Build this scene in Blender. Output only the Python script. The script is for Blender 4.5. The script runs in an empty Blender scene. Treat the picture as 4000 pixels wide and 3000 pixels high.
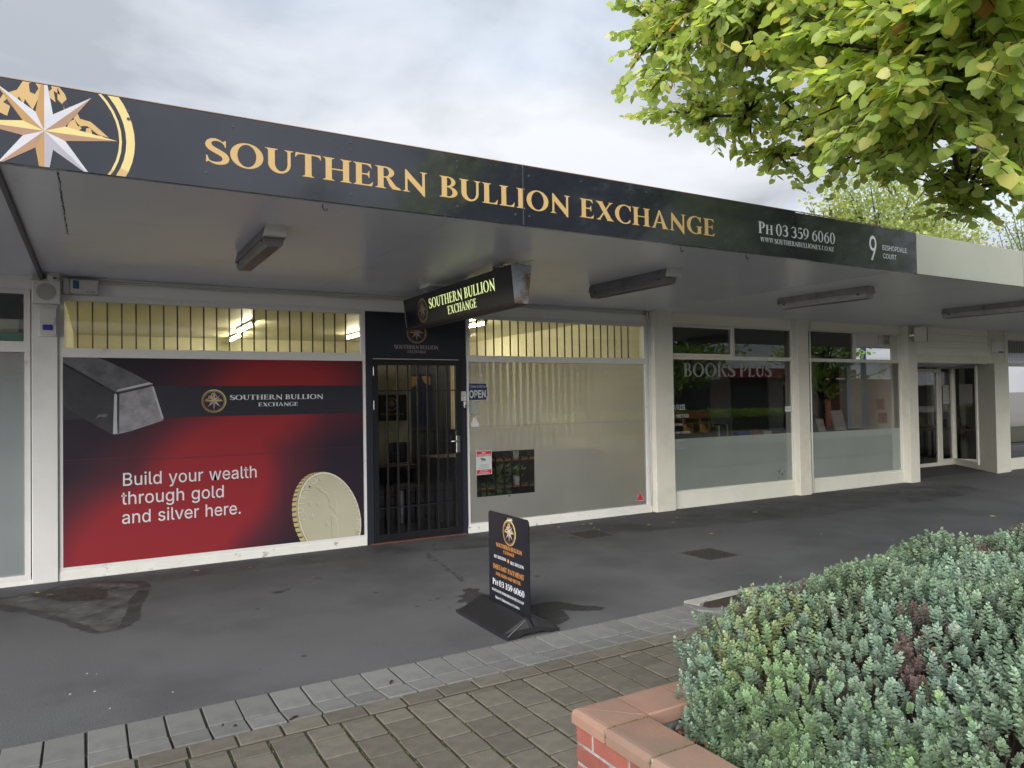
import bpy, bmesh, math, random, json
import numpy as np
from mathutils import Vector, Matrix
from mathutils.geometry import tessellate_polygon
R = math.radians
rnd = random.Random(7)
S = bpy.context.scene
COL = S.collection

# ------------------------------------------------------------------ camera
cam_d = bpy.data.cameras.new('camera')
cam = bpy.data.objects.new('camera', cam_d); COL.objects.link(cam)
cam_d.sensor_width = 36.0; cam_d.lens = 2851.6 / 4000 * 36
cam_d.clip_start = .05; cam_d.clip_end = 2000
YAW, PITCH, ROLL = .52064, .0202, -.01549
fw = Vector((math.sin(YAW)*math.cos(PITCH), math.cos(YAW)*math.cos(PITCH), math.sin(PITCH)))
rt = Vector((math.cos(YAW), -math.sin(YAW), 0)); up = rt.cross(fw)
cr = rt*math.cos(ROLL) + up*math.sin(ROLL); cu = -rt*math.sin(ROLL) + up*math.cos(ROLL)
CAMPOS = Vector((0, -7.9864, 1.619))
M = Matrix((cr, cu, -fw)).transposed().to_4x4(); M.translation = CAMPOS
cam.matrix_world = M
S.camera = cam

# ------------------------------------------------------------------ light
S.view_settings.view_transform = 'Standard'; S.view_settings.look = 'None'
S.view_settings.gamma = 1; S.view_settings.use_curve_mapping = False
S.view_settings.exposure = 2.3
SUN_EL, SUN_AZ = R(21), R(-130)          # azimuth measured from +Y towards +X
sl = bpy.data.lights.new('sun', 'SUN'); sl.energy = 1.5; sl.angle = R(48); sl.color = (1, .96, .9)
sun = bpy.data.objects.new('sun', sl); COL.objects.link(sun)
sd = Vector((math.sin(SUN_AZ)*math.cos(SUN_EL), math.cos(SUN_AZ)*math.cos(SUN_EL), math.sin(SUN_EL)))
sun.rotation_euler = sd.to_track_quat('Z', 'Y').to_euler()
sun.location = sd*60
W = bpy.data.worlds.new('World'); S.world = W; W.use_nodes = True
nt = W.node_tree; nt.nodes.clear()
def N(t, typ, **k):
    n = t.nodes.new(typ)
    for a, b in k.items():
        if a == 'inp':
            for i, v in b.items(): n.inputs[i].default_value = v
        else: setattr(n, a, b)
    return n
out = N(nt, 'ShaderNodeOutputWorld')
sky = N(nt, 'ShaderNodeTexSky', sky_type='NISHITA', sun_disc=False, sun_elevation=SUN_EL, sun_rotation=SUN_AZ)
sky.air_density = 1.0; sky.dust_density = 1.5
bg1 = N(nt, 'ShaderNodeBackground', inp={1: .05}); nt.links.new(sky.outputs[0], bg1.inputs[0])
tc = N(nt, 'ShaderNodeTexCoord')
# clouds live on a flat ceiling far above: direction / height
sep = N(nt, 'ShaderNodeSeparateXYZ'); nt.links.new(tc.outputs['Generated'], sep.inputs[0])
mz = N(nt, 'ShaderNodeMath', operation='MAXIMUM', inp={1: .02}); nt.links.new(sep.outputs[2], mz.inputs[0])
az = N(nt, 'ShaderNodeMath', operation='ADD', inp={1: .16}); nt.links.new(mz.outputs[0], az.inputs[0])
dx = N(nt, 'ShaderNodeMath', operation='DIVIDE'); nt.links.new(sep.outputs[0], dx.inputs[0]); nt.links.new(az.outputs[0], dx.inputs[1])
dy = N(nt, 'ShaderNodeMath', operation='DIVIDE'); nt.links.new(sep.outputs[1], dy.inputs[0]); nt.links.new(az.outputs[0], dy.inputs[1])
cmb = N(nt, 'ShaderNodeCombineXYZ', inp={2: 2.3}); nt.links.new(dx.outputs[0], cmb.inputs[0]); nt.links.new(dy.outputs[0], cmb.inputs[1])
n1 = N(nt, 'ShaderNodeTexNoise', inp={'Scale': 1.5, 'Detail': 6, 'Roughness': .5, 'Distortion': .25}); nt.links.new(cmb.outputs[0], n1.inputs[0])
n2 = N(nt, 'ShaderNodeTexNoise', inp={'Scale': .6, 'Detail': 3, 'Roughness': .5}); nt.links.new(cmb.outputs[0], n2.inputs[0])
r1 = N(nt, 'ShaderNodeValToRGB'); e = r1.color_ramp.elements
e[0].position = .38; e[0].color = (.37, .39, .43, 1); e[1].position = .63; e[1].color = (.70, .72, .76, 1)
k_ = e.new(.5); k_.color = (.55, .575, .62, 1)
nt.links.new(n1.outputs[0], r1.inputs[0])
bg2 = N(nt, 'ShaderNodeBackground'); nt.links.new(r1.outputs[0], bg2.inputs[0])
# overcast luminance rises smoothly from horizon to zenith
zg = N(nt, 'ShaderNodeMath', operation='MULTIPLY_ADD', inp={1: .188, 2: .21}); nt.links.new(mz.outputs[0], zg.inputs[0]); nt.links.new(zg.outputs[0], bg2.inputs[1])
r2 = N(nt, 'ShaderNodeValToRGB'); e = r2.color_ramp.elements
e[0].position = .32; e[0].color = (.72, .72, .72, 1); e[1].position = .50; e[1].color = (1, 1, 1, 1)
nt.links.new(n2.outputs[0], r2.inputs[0])
mx = N(nt, 'ShaderNodeMixShader'); nt.links.new(r2.outputs[0], mx.inputs[0]); nt.links.new(bg1.outputs[0], mx.inputs[1]); nt.links.new(bg2.outputs[0], mx.inputs[2])
nt.links.new(mx.outputs[0], out.inputs[0])

# ------------------------------------------------------------------ helpers
def tag(o, label=None, cat=None, group=None, kind=None):
    if label: o['label'] = label
    if cat: o['category'] = cat
    if group: o['group'] = group
    if kind: o['kind'] = kind
    return o
def empty(name, loc, label=None, cat=None, group=None, rz=0):
    o = bpy.data.objects.new(name, None); COL.objects.link(o); o.location = loc; o.rotation_euler[2] = rz
    o.empty_display_size = .1
    return tag(o, label, cat, group)
def wloc(o):
    v = Vector((0, 0, 0))
    while o: v += Vector(o.location); o = o.parent
    return v
class MB:
    def __init__(s): s.v = []; s.f = []; s.m = []
    def add(s, vs, fs, m=0):
        b = len(s.v); s.v += [tuple(x) for x in vs]; s.f += [tuple(b+i for i in f) for f in fs]; s.m += [m]*len(fs); return s
    def box(s, x0, x1, y0, y1, z0, z1, m=0, c=0):
        if x0 > x1: x0, x1 = x1, x0
        if y0 > y1: y0, y1 = y1, y0
        if z0 > z1: z0, z1 = z1, z0
        if not c:
            return s.add([(x0,y0,z0),(x1,y0,z0),(x1,y1,z0),(x0,y1,z0),(x0,y0,z1),(x1,y0,z1),(x1,y1,z1),(x0,y1,z1)],
                         [(0,3,2,1),(4,5,6,7),(0,1,5,4),(1,2,6,5),(2,3,7,6),(3,0,4,7)], m)
        bm = bmesh.new(); bmesh.ops.create_cube(bm, size=1)
        for v in bm.verts:
            v.co = Vector((x0+(v.co.x+.5)*(x1-x0), y0+(v.co.y+.5)*(y1-y0), z0+(v.co.z+.5)*(z1-z0)))
        bmesh.ops.bevel(bm, geom=bm.edges[:], offset=c, segments=1, profile=.5, affect='EDGES')
        bm.verts.index_update()
        s.add([v.co[:] for v in bm.verts], [[v.index for v in f.verts] for f in bm.faces], m); bm.free(); return s
    def prism(s, P, a, b, axis='z', m=0):
        n = len(P)
        def mk(p, t): return {'z': (p[0], p[1], t), 'y': (p[0], t, p[1]), 'x': (t, p[0], p[1])}[axis]
        return s.add([mk(p, a) for p in P]+[mk(p, b) for p in P], [tuple(range(n))[::-1], tuple(range(n, 2*n))]+[(i, (i+1) % n, n+(i+1) % n, n+i) for i in range(n)], m)
    def tube(s, pts, r, n=8, m=0, cap=True):
        pts = [Vector(p) for p in pts]; rs = r if hasattr(r, '__len__') else [r]*len(pts)
        vs = []; fs = []; pa = None
        for i, p in enumerate(pts):
            d = (pts[min(i+1, len(pts)-1)]-pts[max(i-1, 0)]).normalized()
            if pa is None: pa = d.orthogonal().normalized()
            else: pa = (pa-d*pa.dot(d)).normalized()
            q = d.cross(pa)
            for k in range(n):
                a = 2*math.pi*k/n; vs.append(p+(pa*math.cos(a)+q*math.sin(a))*rs[i])
        for i in range(len(pts)-1):
            for k in range(n): fs.append((i*n+k, i*n+(k+1) % n, (i+1)*n+(k+1) % n, (i+1)*n+k))
        if cap: fs += [tuple(range(n))[::-1], tuple((len(pts)-1)*n+k for k in range(n))]
        return s.add(vs, fs, m)
    def lathe(s, prof, c=(0, 0, 0), n=20, m=0):
        vs = [(c[0]+r*math.cos(2*math.pi*k/n), c[1]+r*math.sin(2*math.pi*k/n), c[2]+z) for r, z in prof for k in range(n)]
        fs = [(i*n+k, i*n+(k+1) % n, (i+1)*n+(k+1) % n, (i+1)*n+k) for i in range(len(prof)-1) for k in range(n)]
        fs += [tuple(range(n))[::-1], tuple((len(prof)-1)*n+k for k in range(n))]
        return s.add(vs, fs, m)
    def build(s, name, mats, parent=None, smooth=False, loc=None, origin=None):
        me = bpy.data.meshes.new(name)
        off = Vector((0, 0, 0))
        if origin is not None: off = Vector(origin)
        elif parent is not None: off = wloc(parent)
        vs = [(v[0]-off[0], v[1]-off[1], v[2]-off[2]) for v in s.v]
        me.from_pydata(vs, [], s.f); me.validate()
        if not isinstance(mats, (list, tuple)): mats = [mats]
        for m in mats: me.materials.append(m)
        if len(mats) > 1: me.polygons.foreach_set('material_index', s.m[:len(me.polygons)])
        bm = bmesh.new(); bm.from_mesh(me); bmesh.ops.recalc_face_normals(bm, faces=bm.faces[:]); bm.to_mesh(me); bm.free()
        if smooth: me.polygons.foreach_set('use_smooth', [True]*len(me.polygons)); 
        o = bpy.data.objects.new(name, me); COL.objects.link(o)
        if parent is not None: o.parent = parent
        if origin is not None: o.location = Vector(origin) - (wloc(parent) if parent is not None else Vector((0, 0, 0)))
        return o
def box(name, mat, x0, x1, y0, y1, z0, z1, parent=None, c=0, origin=None):
    return MB().box(x0, x1, y0, y1, z0, z1, c=c).build(name, mat, parent, origin=origin)

# ------------------------------------------------------------------ materials
def mat(name, col, rough=.6, col2=None, scale=8, bump=0, bscale=60, metal=0, coat=0, spec=.5, vary=0, dirt=None, dscale=2.5, dlo=.55, dhi=.75, trans=0, detail=5, coords='Object', sheen=0, brand=0):
    m = bpy.data.materials.new(name); m.use_nodes = True; t = m.node_tree; b = t.nodes['Principled BSDF']
    b.inputs['Roughness'].default_value = rough; b.inputs['Metallic'].default_value = metal
    b.inputs['Specular IOR Level'].default_value = spec
    if coat: b.inputs['Coat Weight'].default_value = coat; b.inputs['Coat Roughness'].default_value = .06
    c1 = (*col, 1); 
    tcn = N(t, 'ShaderNodeTexCoord'); co = tcn.outputs[coords]
    if col2 is None: col2 = tuple(v*.86 for v in col)
    n = N(t, 'ShaderNodeTexNoise', inp={'Scale': scale, 'Detail': detail, 'Roughness': .6}); t.links.new(co, n.inputs[0])
    rp = N(t, 'ShaderNodeValToRGB'); rp.color_ramp.elements[0].position = .3; rp.color_ramp.elements[1].position = .7
    rp.color_ramp.elements[0].color = c1; rp.color_ramp.elements[1].color = (*col2, 1); t.links.new(n.outputs[0], rp.inputs[0])
    cur = rp.outputs[0]
    if dirt is not None:
        n2 = N(t, 'ShaderNodeTexNoise', inp={'Scale': dscale, 'Detail': 7, 'Roughness': .65}); t.links.new(co, n2.inputs[0])
        r2 = N(t, 'ShaderNodeValToRGB'); r2.color_ramp.elements[0].position = dlo; r2.color_ramp.elements[1].position = dhi; t.links.new(n2.outputs[0], r2.inputs[0])
        mx = N(t, 'ShaderNodeMix', data_type='RGBA'); t.links.new(r2.outputs[0], mx.inputs[0]); t.links.new(cur, mx.inputs[6]); mx.inputs[7].default_value = (*dirt, 1); cur = mx.outputs[2]
    if vary:
        oi = N(t, 'ShaderNodeObjectInfo'); mr = N(t, 'ShaderNodeMapRange', inp={3: 1-vary, 4: 1+vary}); t.links.new(oi.outputs['Random'], mr.inputs[0])
        mm = N(t, 'ShaderNodeVectorMath', operation='SCALE'); t.links.new(cur, mm.inputs[0]); t.links.new(mr.outputs[0], mm.inputs['Scale']); cur = mm.outputs[0]
    t.links.new(cur, b.inputs['Base Color'])
    if bump:
        nb = N(t, 'ShaderNodeTexNoise', inp={'Scale': bscale, 'Detail': 6, 'Roughness': .65}); t.links.new(co, nb.inputs[0])
        bp = N(t, 'ShaderNodeBump', inp={'Strength': bump, 'Distance': .01}); t.links.new(nb.outputs[0], bp.inputs['Height']); t.links.new(bp.outputs[0], b.inputs['Normal'])
    return m
def emis(name, col, st):
    m = bpy.data.materials.new(name); m.use_nodes = True; b = m.node_tree.nodes['Principled BSDF']
    b.inputs['Base Color'].default_value = (*col, 1); b.inputs['Emission Color'].default_value = (*col, 1); b.inputs['Emission Strength'].default_value = st; return m
def glassmat(name, tint=(1, 1, 1), refl=1.0, dirt=.0):
    m = bpy.data.materials.new(name); m.use_nodes = True; t = m.node_tree; t.nodes.clear()
    o = N(t, 'ShaderNodeOutputMaterial'); tr = N(t, 'ShaderNodeBsdfTransparent'); tr.inputs[0].default_value = (*tint, 1)
    gl = N(t, 'ShaderNodeBsdfGlossy', inp={'Roughness': .0}); fr = N(t, 'ShaderNodeFresnel', inp={'IOR': 1.5})
    mu = N(t, 'ShaderNodeMath', operation='MULTIPLY', inp={1: 1.75*refl}); mu.use_clamp = True; t.links.new(fr.outputs[0], mu.inputs[0])
    n = N(t, 'ShaderNodeTexNoise', inp={'Scale': .8, 'Detail': 1}); bp = N(t, 'ShaderNodeBump', inp={'Strength': .035, 'Distance': .02}); t.links.new(n.outputs[0], bp.inputs['Height']); t.links.new(bp.outputs[0], gl.inputs['Normal'])
    tcn = N(t, 'ShaderNodeTexCoord'); t.links.new(tcn.outputs['Object'], n.inputs[0])
    mx = N(t, 'ShaderNodeMixShader'); t.links.new(mu.outputs[0], mx.inputs[0]); t.links.new(tr.outputs[0], mx.inputs[1]); t.links.new(gl.outputs[0], mx.inputs[2])
    t.links.new(mx.outputs[0], o.inputs[0]); return m
def filmmat(name, col, see=.5, rough=.35, lum=.25):
    m = bpy.data.materials.new(name); m.use_nodes = True; t = m.node_tree; t.nodes.clear()
    o = N(t, 'ShaderNodeOutputMaterial'); df = N(t, 'ShaderNodeBsdfDiffuse'); tl = N(t, 'ShaderNodeBsdfTranslucent'); rf = N(t, 'ShaderNodeBsdfRefraction', inp={'Roughness': rough, 'IOR': 1.08})
    tcn = N(t, 'ShaderNodeTexCoord'); n = N(t, 'ShaderNodeTexNoise', inp={'Scale': 1.3, 'Detail': 5}); t.links.new(tcn.outputs['Object'], n.inputs[0])
    rp = N(t, 'ShaderNodeValToRGB'); rp.color_ramp.elements[0].position = .35; rp.color_ramp.elements[1].position = .7; rp.color_ramp.elements[0].color = (*col, 1); rp.color_ramp.elements[1].color = (*[c*.9 for c in col], 1)
    t.links.new(n.outputs[0], rp.inputs[0]); t.links.new(rp.outputs[0], df.inputs[0]); tl.inputs[0].default_value = (*col, 1); rf.inputs[0].default_value = (.95, .96, .95, 1)
    m1 = N(t, 'ShaderNodeMixShader', inp={0: lum}); t.links.new(df.outputs[0], m1.inputs[1]); t.links.new(tl.outputs[0], m1.inputs[2])
    m2 = N(t, 'ShaderNodeMixShader', inp={0: see}); t.links.new(m1.outputs[0], m2.inputs[1]); t.links.new(rf.outputs[0], m2.inputs[2]); t.links.new(m2.outputs[0], o.inputs[0]); return m
def leafmat(name, attr='tint', trans=.45, rough=.45):
    m = bpy.data.materials.new(name); m.use_nodes = True; t = m.node_tree; t.nodes.clear()
    o = N(t, 'ShaderNodeOutputMaterial'); at = N(t, 'ShaderNodeVertexColor', layer_name=attr)
    pr = N(t, 'ShaderNodeBsdfPrincipled', inp={'Roughness': rough, 'Specular IOR Level': .4}); tl = N(t, 'ShaderNodeBsdfTranslucent')
    t.links.new(at.outputs[0], pr.inputs['Base Color'])
    sc = N(t, 'ShaderNodeMix', data_type='RGBA', blend_type='MULTIPLY', inp={0: 1.0}); sc.inputs[7].default_value = (1.45, 1.4, .7, 1); t.links.new(at.outputs[0], sc.inputs[6]); t.links.new(sc.outputs[2], tl.inputs[0])
    mx = N(t, 'ShaderNodeMixShader', inp={0: trans}); t.links.new(pr.outputs[0], mx.inputs[1]); t.links.new(tl.outputs[0], mx.inputs[2]); t.links.new(mx.outputs[0], o.inputs[0]); return m

white_frame = mat('white_painted_frame', (.68, .68, .68), .45, (.62, .62, .61), 5, .12, 40, dirt=(.30, .29, .26), dscale=4, dlo=.6, dhi=.8)
wall_cool = mat('pale_painted_render', (.66, .66, .66), .6, (.61, .61, .605), 3, .1, 50, dirt=(.52, .51, .49), dscale=2.2, dlo=.52, dhi=.8)
wall_cream = mat('cream_painted_render', (.70, .69, .61), .6, (.66, .65, .57), 3, .1, 60, dirt=(.55, .53, .46), dscale=2.2, dlo=.52, dhi=.8)
frame_cream = mat('cream_window_frame', (.70, .69, .63), .45, (.64, .64, .58), 6)
base_cool = mat('chipped_white_plinth', (.72, .72, .70), .65, (.65, .65, .62), 5, .3, 40, dirt=(.24, .21, .16), dscale=9, dlo=.60, dhi=.68)
base_cream = mat('cream_plinth', (.74, .74, .66), .6, (.69, .69, .61), 4, .15, 40, dirt=(.36, .34, .28), dscale=6, dlo=.66, dhi=.8)
header_m = mat('white_header_shade_lift', (.80, .80, .80), .55, (.76, .76, .755), 3, .1, 50)  # wall colour made paler to offset the shade just below the soffit
header_c = mat('cream_header_shade_lift', (.80, .79, .71), .55, (.76, .75, .67), 3, .1, 50)  # cream wall colour, likewise lightened against the shade under the veranda
soffit_m = mat('gloss_grey_soffit', (.69, .715, .80), .27, (.675, .695, .775), 2, .05, 3, dirt=(.60, .60, .66), dscale=1.2)
soffit_c = mat('cream_soffit_board', (.73, .745, .79), .38, (.69, .70, .74), 2, .05, 3)
fascia_c = mat('pale_green_grey_fascia', (.40, .415, .365), .5, (.37, .385, .34), 3)
navy = mat('navy_sign_panel', (.017, .019, .029), .16, (.013, .015, .023), 3, .03, 2.2, coat=.8)
def navy_wear():
    t = navy.node_tree; b = t.nodes['Principled BSDF']
    tcn = N(t, 'ShaderNodeTexCoord'); n = N(t, 'ShaderNodeTexNoise', inp={'Scale': 3.5, 'Detail': 6}); t.links.new(tcn.outputs['Object'], n.inputs[0])
    mr = N(t, 'ShaderNodeMapRange', inp={1: .35, 2: .7, 3: .12, 4: .3}); t.links.new(n.outputs[0], mr.inputs[0]); t.links.new(mr.outputs[0], b.inputs['Roughness'])
navy_wear()
navy_matt = mat('navy_door_board', (.017, .019, .032), .5, (.013, .015, .026), 4)
black_metal = mat('black_steel', (.012, .012, .016), .35, (.009, .009, .012), 6)
black_plastic = mat('black_rubber_plastic', (.018, .018, .02), .42, (.013, .013, .015), 12, .15, 120, dirt=(.045, .045, .045), dscale=14, dlo=.68, dhi=.8)
bar_m = mat('dark_brown_bar', (.035, .022, .015), .5, (.02, .014, .012), 20)
steel = mat('brushed_steel', (.55, .55, .55), .3, (.45, .45, .45), 30, metal=1)
grey_plastic = mat('grey_light_tray', (.20, .20, .215), .5, (.14, .14, .15), 7, .1, 40, dirt=(.07, .06, .06), dscale=7)
dark_tray = mat('dark_light_tray', (.085, .083, .095), .5, (.06, .06, .07), 7)
diffuser_m = mat('dusty_acrylic_diffuser', (.17, .17, .18), .3, (.13, .13, .14), 9, .4, 90)
white_plastic = mat('white_plastic', (.58, .58, .57), .4, (.53, .53, .52), 6)
blue_plastic = mat('blue_plastic', (.02, .05, .25), .3)
rust_m = mat('rusty_galvanised_end', (.20, .125, .085), .7, (.12, .075, .055), 18, .3, 60, dirt=(.30, .33, .38), dscale=5.5, dlo=.44, dhi=.58)
asphalt = mat('worn_asphalt', (.110, .112, .120), .85, (.088, .090, .098), 1.1, .55, 190, spec=.35, dirt=(.070, .071, .078), dscale=.55, dlo=.48, dhi=.68)
def asph_speckle():
    t = asphalt.node_tree; b = t.nodes['Principled BSDF']; l = b.inputs['Base Color'].links[0]; src = l.from_socket
    tcn = N(t, 'ShaderNodeTexCoord'); v = N(t, 'ShaderNodeTexNoise', inp={'Scale': 150, 'Detail': 3, 'Roughness': .85}); t.links.new(tcn.outputs['Object'], v.inputs[0])
    mr = N(t, 'ShaderNodeMapRange', inp={1: .32, 2: .70, 3: .45, 4: 1.65}); t.links.new(v.outputs[0], mr.inputs[0])
    sc = N(t, 'ShaderNodeVectorMath', operation='SCALE'); t.links.new(src, sc.inputs[0]); t.links.new(mr.outputs[0], sc.inputs['Scale']); t.links.new(sc.outputs[0], b.inputs['Base Color'])
asph_speckle()
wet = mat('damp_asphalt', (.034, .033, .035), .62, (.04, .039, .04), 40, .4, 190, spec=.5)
pale_stain = mat('pale_mineral_stain', (.24, .238, .24), .8, (.15, .15, .152), 12, .3, 190)
dark_stain = mat('dark_silt', (.028, .024, .021), .8, (.05, .045, .035), 25, .5, 150)
kerb_tile = mat('grey_concrete_paver', (.185, .187, .187), .85, (.15, .152, .153), 7, .45, 170, vary=.14, dirt=(.12, .125, .115), dscale=4)
paver_m = mat('brown_grey_concrete_paver', (.150, .137, .113), .85, (.100, .093, .079), 12, .6, 140, vary=.19, dirt=(.11, .11, .085), dscale=4)
joint_m = mat('mossy_sand_joint', (.052, .062, .014), .95, (.022, .024, .010), 9, .8, 120, dirt=(.03, .024, .02), dscale=3, dlo=.45, dhi=.6)
edge_dirt = mat('dark_joint_dirt', (.025, .024, .02), .95, (.035, .04, .02), 12, .6, 100)
plaza_m = mat('plaza_paving_far', (.18, .173, .15), .85, (.14, .136, .12), 6, .4, 120)
cap_m = mat('terracotta_coping_tile', (.285, .165, .12), .68, (.205, .13, .10), 5, .25, 90, vary=.12, dirt=(.20, .15, .115), dscale=4, dlo=.46, dhi=.72)
brick_m = mat('red_brick', (.25, .075, .055), .8, (.19, .062, .048), 8, .4, 100, vary=.15, dirt=(.38, .30, .27), dscale=11, dlo=.7, dhi=.82)
mortar_m = mat('pale_mortar', (.34, .34, .34), .9, (.22, .22, .21), 18, .6, 120, dirt=(.08, .09, .04), dscale=8, dlo=.5, dhi=.62)
conc_m = mat('concrete_block', (.30, .30, .28), .9, (.22, .22, .21), 12, .5, 90, dirt=(.1, .1, .09), dscale=7)
conc_pale = mat('pale_concrete_edging', (.36, .36, .34), .9, (.30, .30, .285), 10, .4, 120)
soil_m = mat('bark_mulch_soil', (.045, .028, .02), .95, (.02, .013, .011), 30, 1.0, 60)
grate_m = mat('cast_iron', (.045, .042, .04), .6, (.025, .023, .022), 20, .3, 90)
room_wall = mat('cream_room_wall', (.72, .69, .50), .7, (.66, .63, .45), 1.5)
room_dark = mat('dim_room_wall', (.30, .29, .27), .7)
room_floor = mat('dark_carpet', (.05, .05, .055), .9)
curtain_m = filmmat('cream_curtain', (.85, .78, .50), .0, .3, .6)
film_lo = filmmat('frosted_film', (.90, .90, .86), .32, .2, .12)
film_book = filmmat('pale_frosted_film', (.80, .86, .82), .06, .4, .05)
film_nb = filmmat('cool_frosted_film', (.74, .80, .82), .15, .4, .1)
glass = glassmat('window_glass'); glass_d = glassmat('dark_window_glass', (.94, .95, .95), 1.35); glass_door = glassmat('door_glass', (.6, .6, .65), 1.1)
gold = mat('gold_print', (.43, .295, .125), .45, (.40, .27, .115), 6)
gold_dk = mat('ochre_print', (.34, .20, .075), .45, (.30, .18, .065), 6)
gold_lt = mat('light_gold_print', (.54, .45, .20), .45, (.49, .41, .18), 6)
silver_lt = mat('light_silver_print', (.45, .46, .51), .45, (.38, .39, .45), 6)
silver_dk = mat('mid_silver_print', (.30, .29, .35), .45, (.26, .25, .3), 6)
bronze = mat('bronze_print', (.30, .18, .11), .45, (.24, .15, .10), 6)
print_w = mat('white_print', (.62, .65, .70), .4, (.58, .61, .66), 5)
print_red = mat('red_print', (.50, .03, .04), .4, (.46, .03, .04), 5)
print_grey = mat('grey_print', (.10, .10, .11), .5)
pale_yellow = emis('lit_yellow_letter', (.68, .78, .34), .18)
wood_m = mat('varnished_wood', (.28, .14, .06), .5, (.2, .1, .045), 8)
bark_m = mat('grey_brown_bark', (.055, .045, .038), .9, (.03, .025, .022), 14, .8, 60)
roof_m = mat('grey_roofing', (.25, .26, .27), .6)

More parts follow.
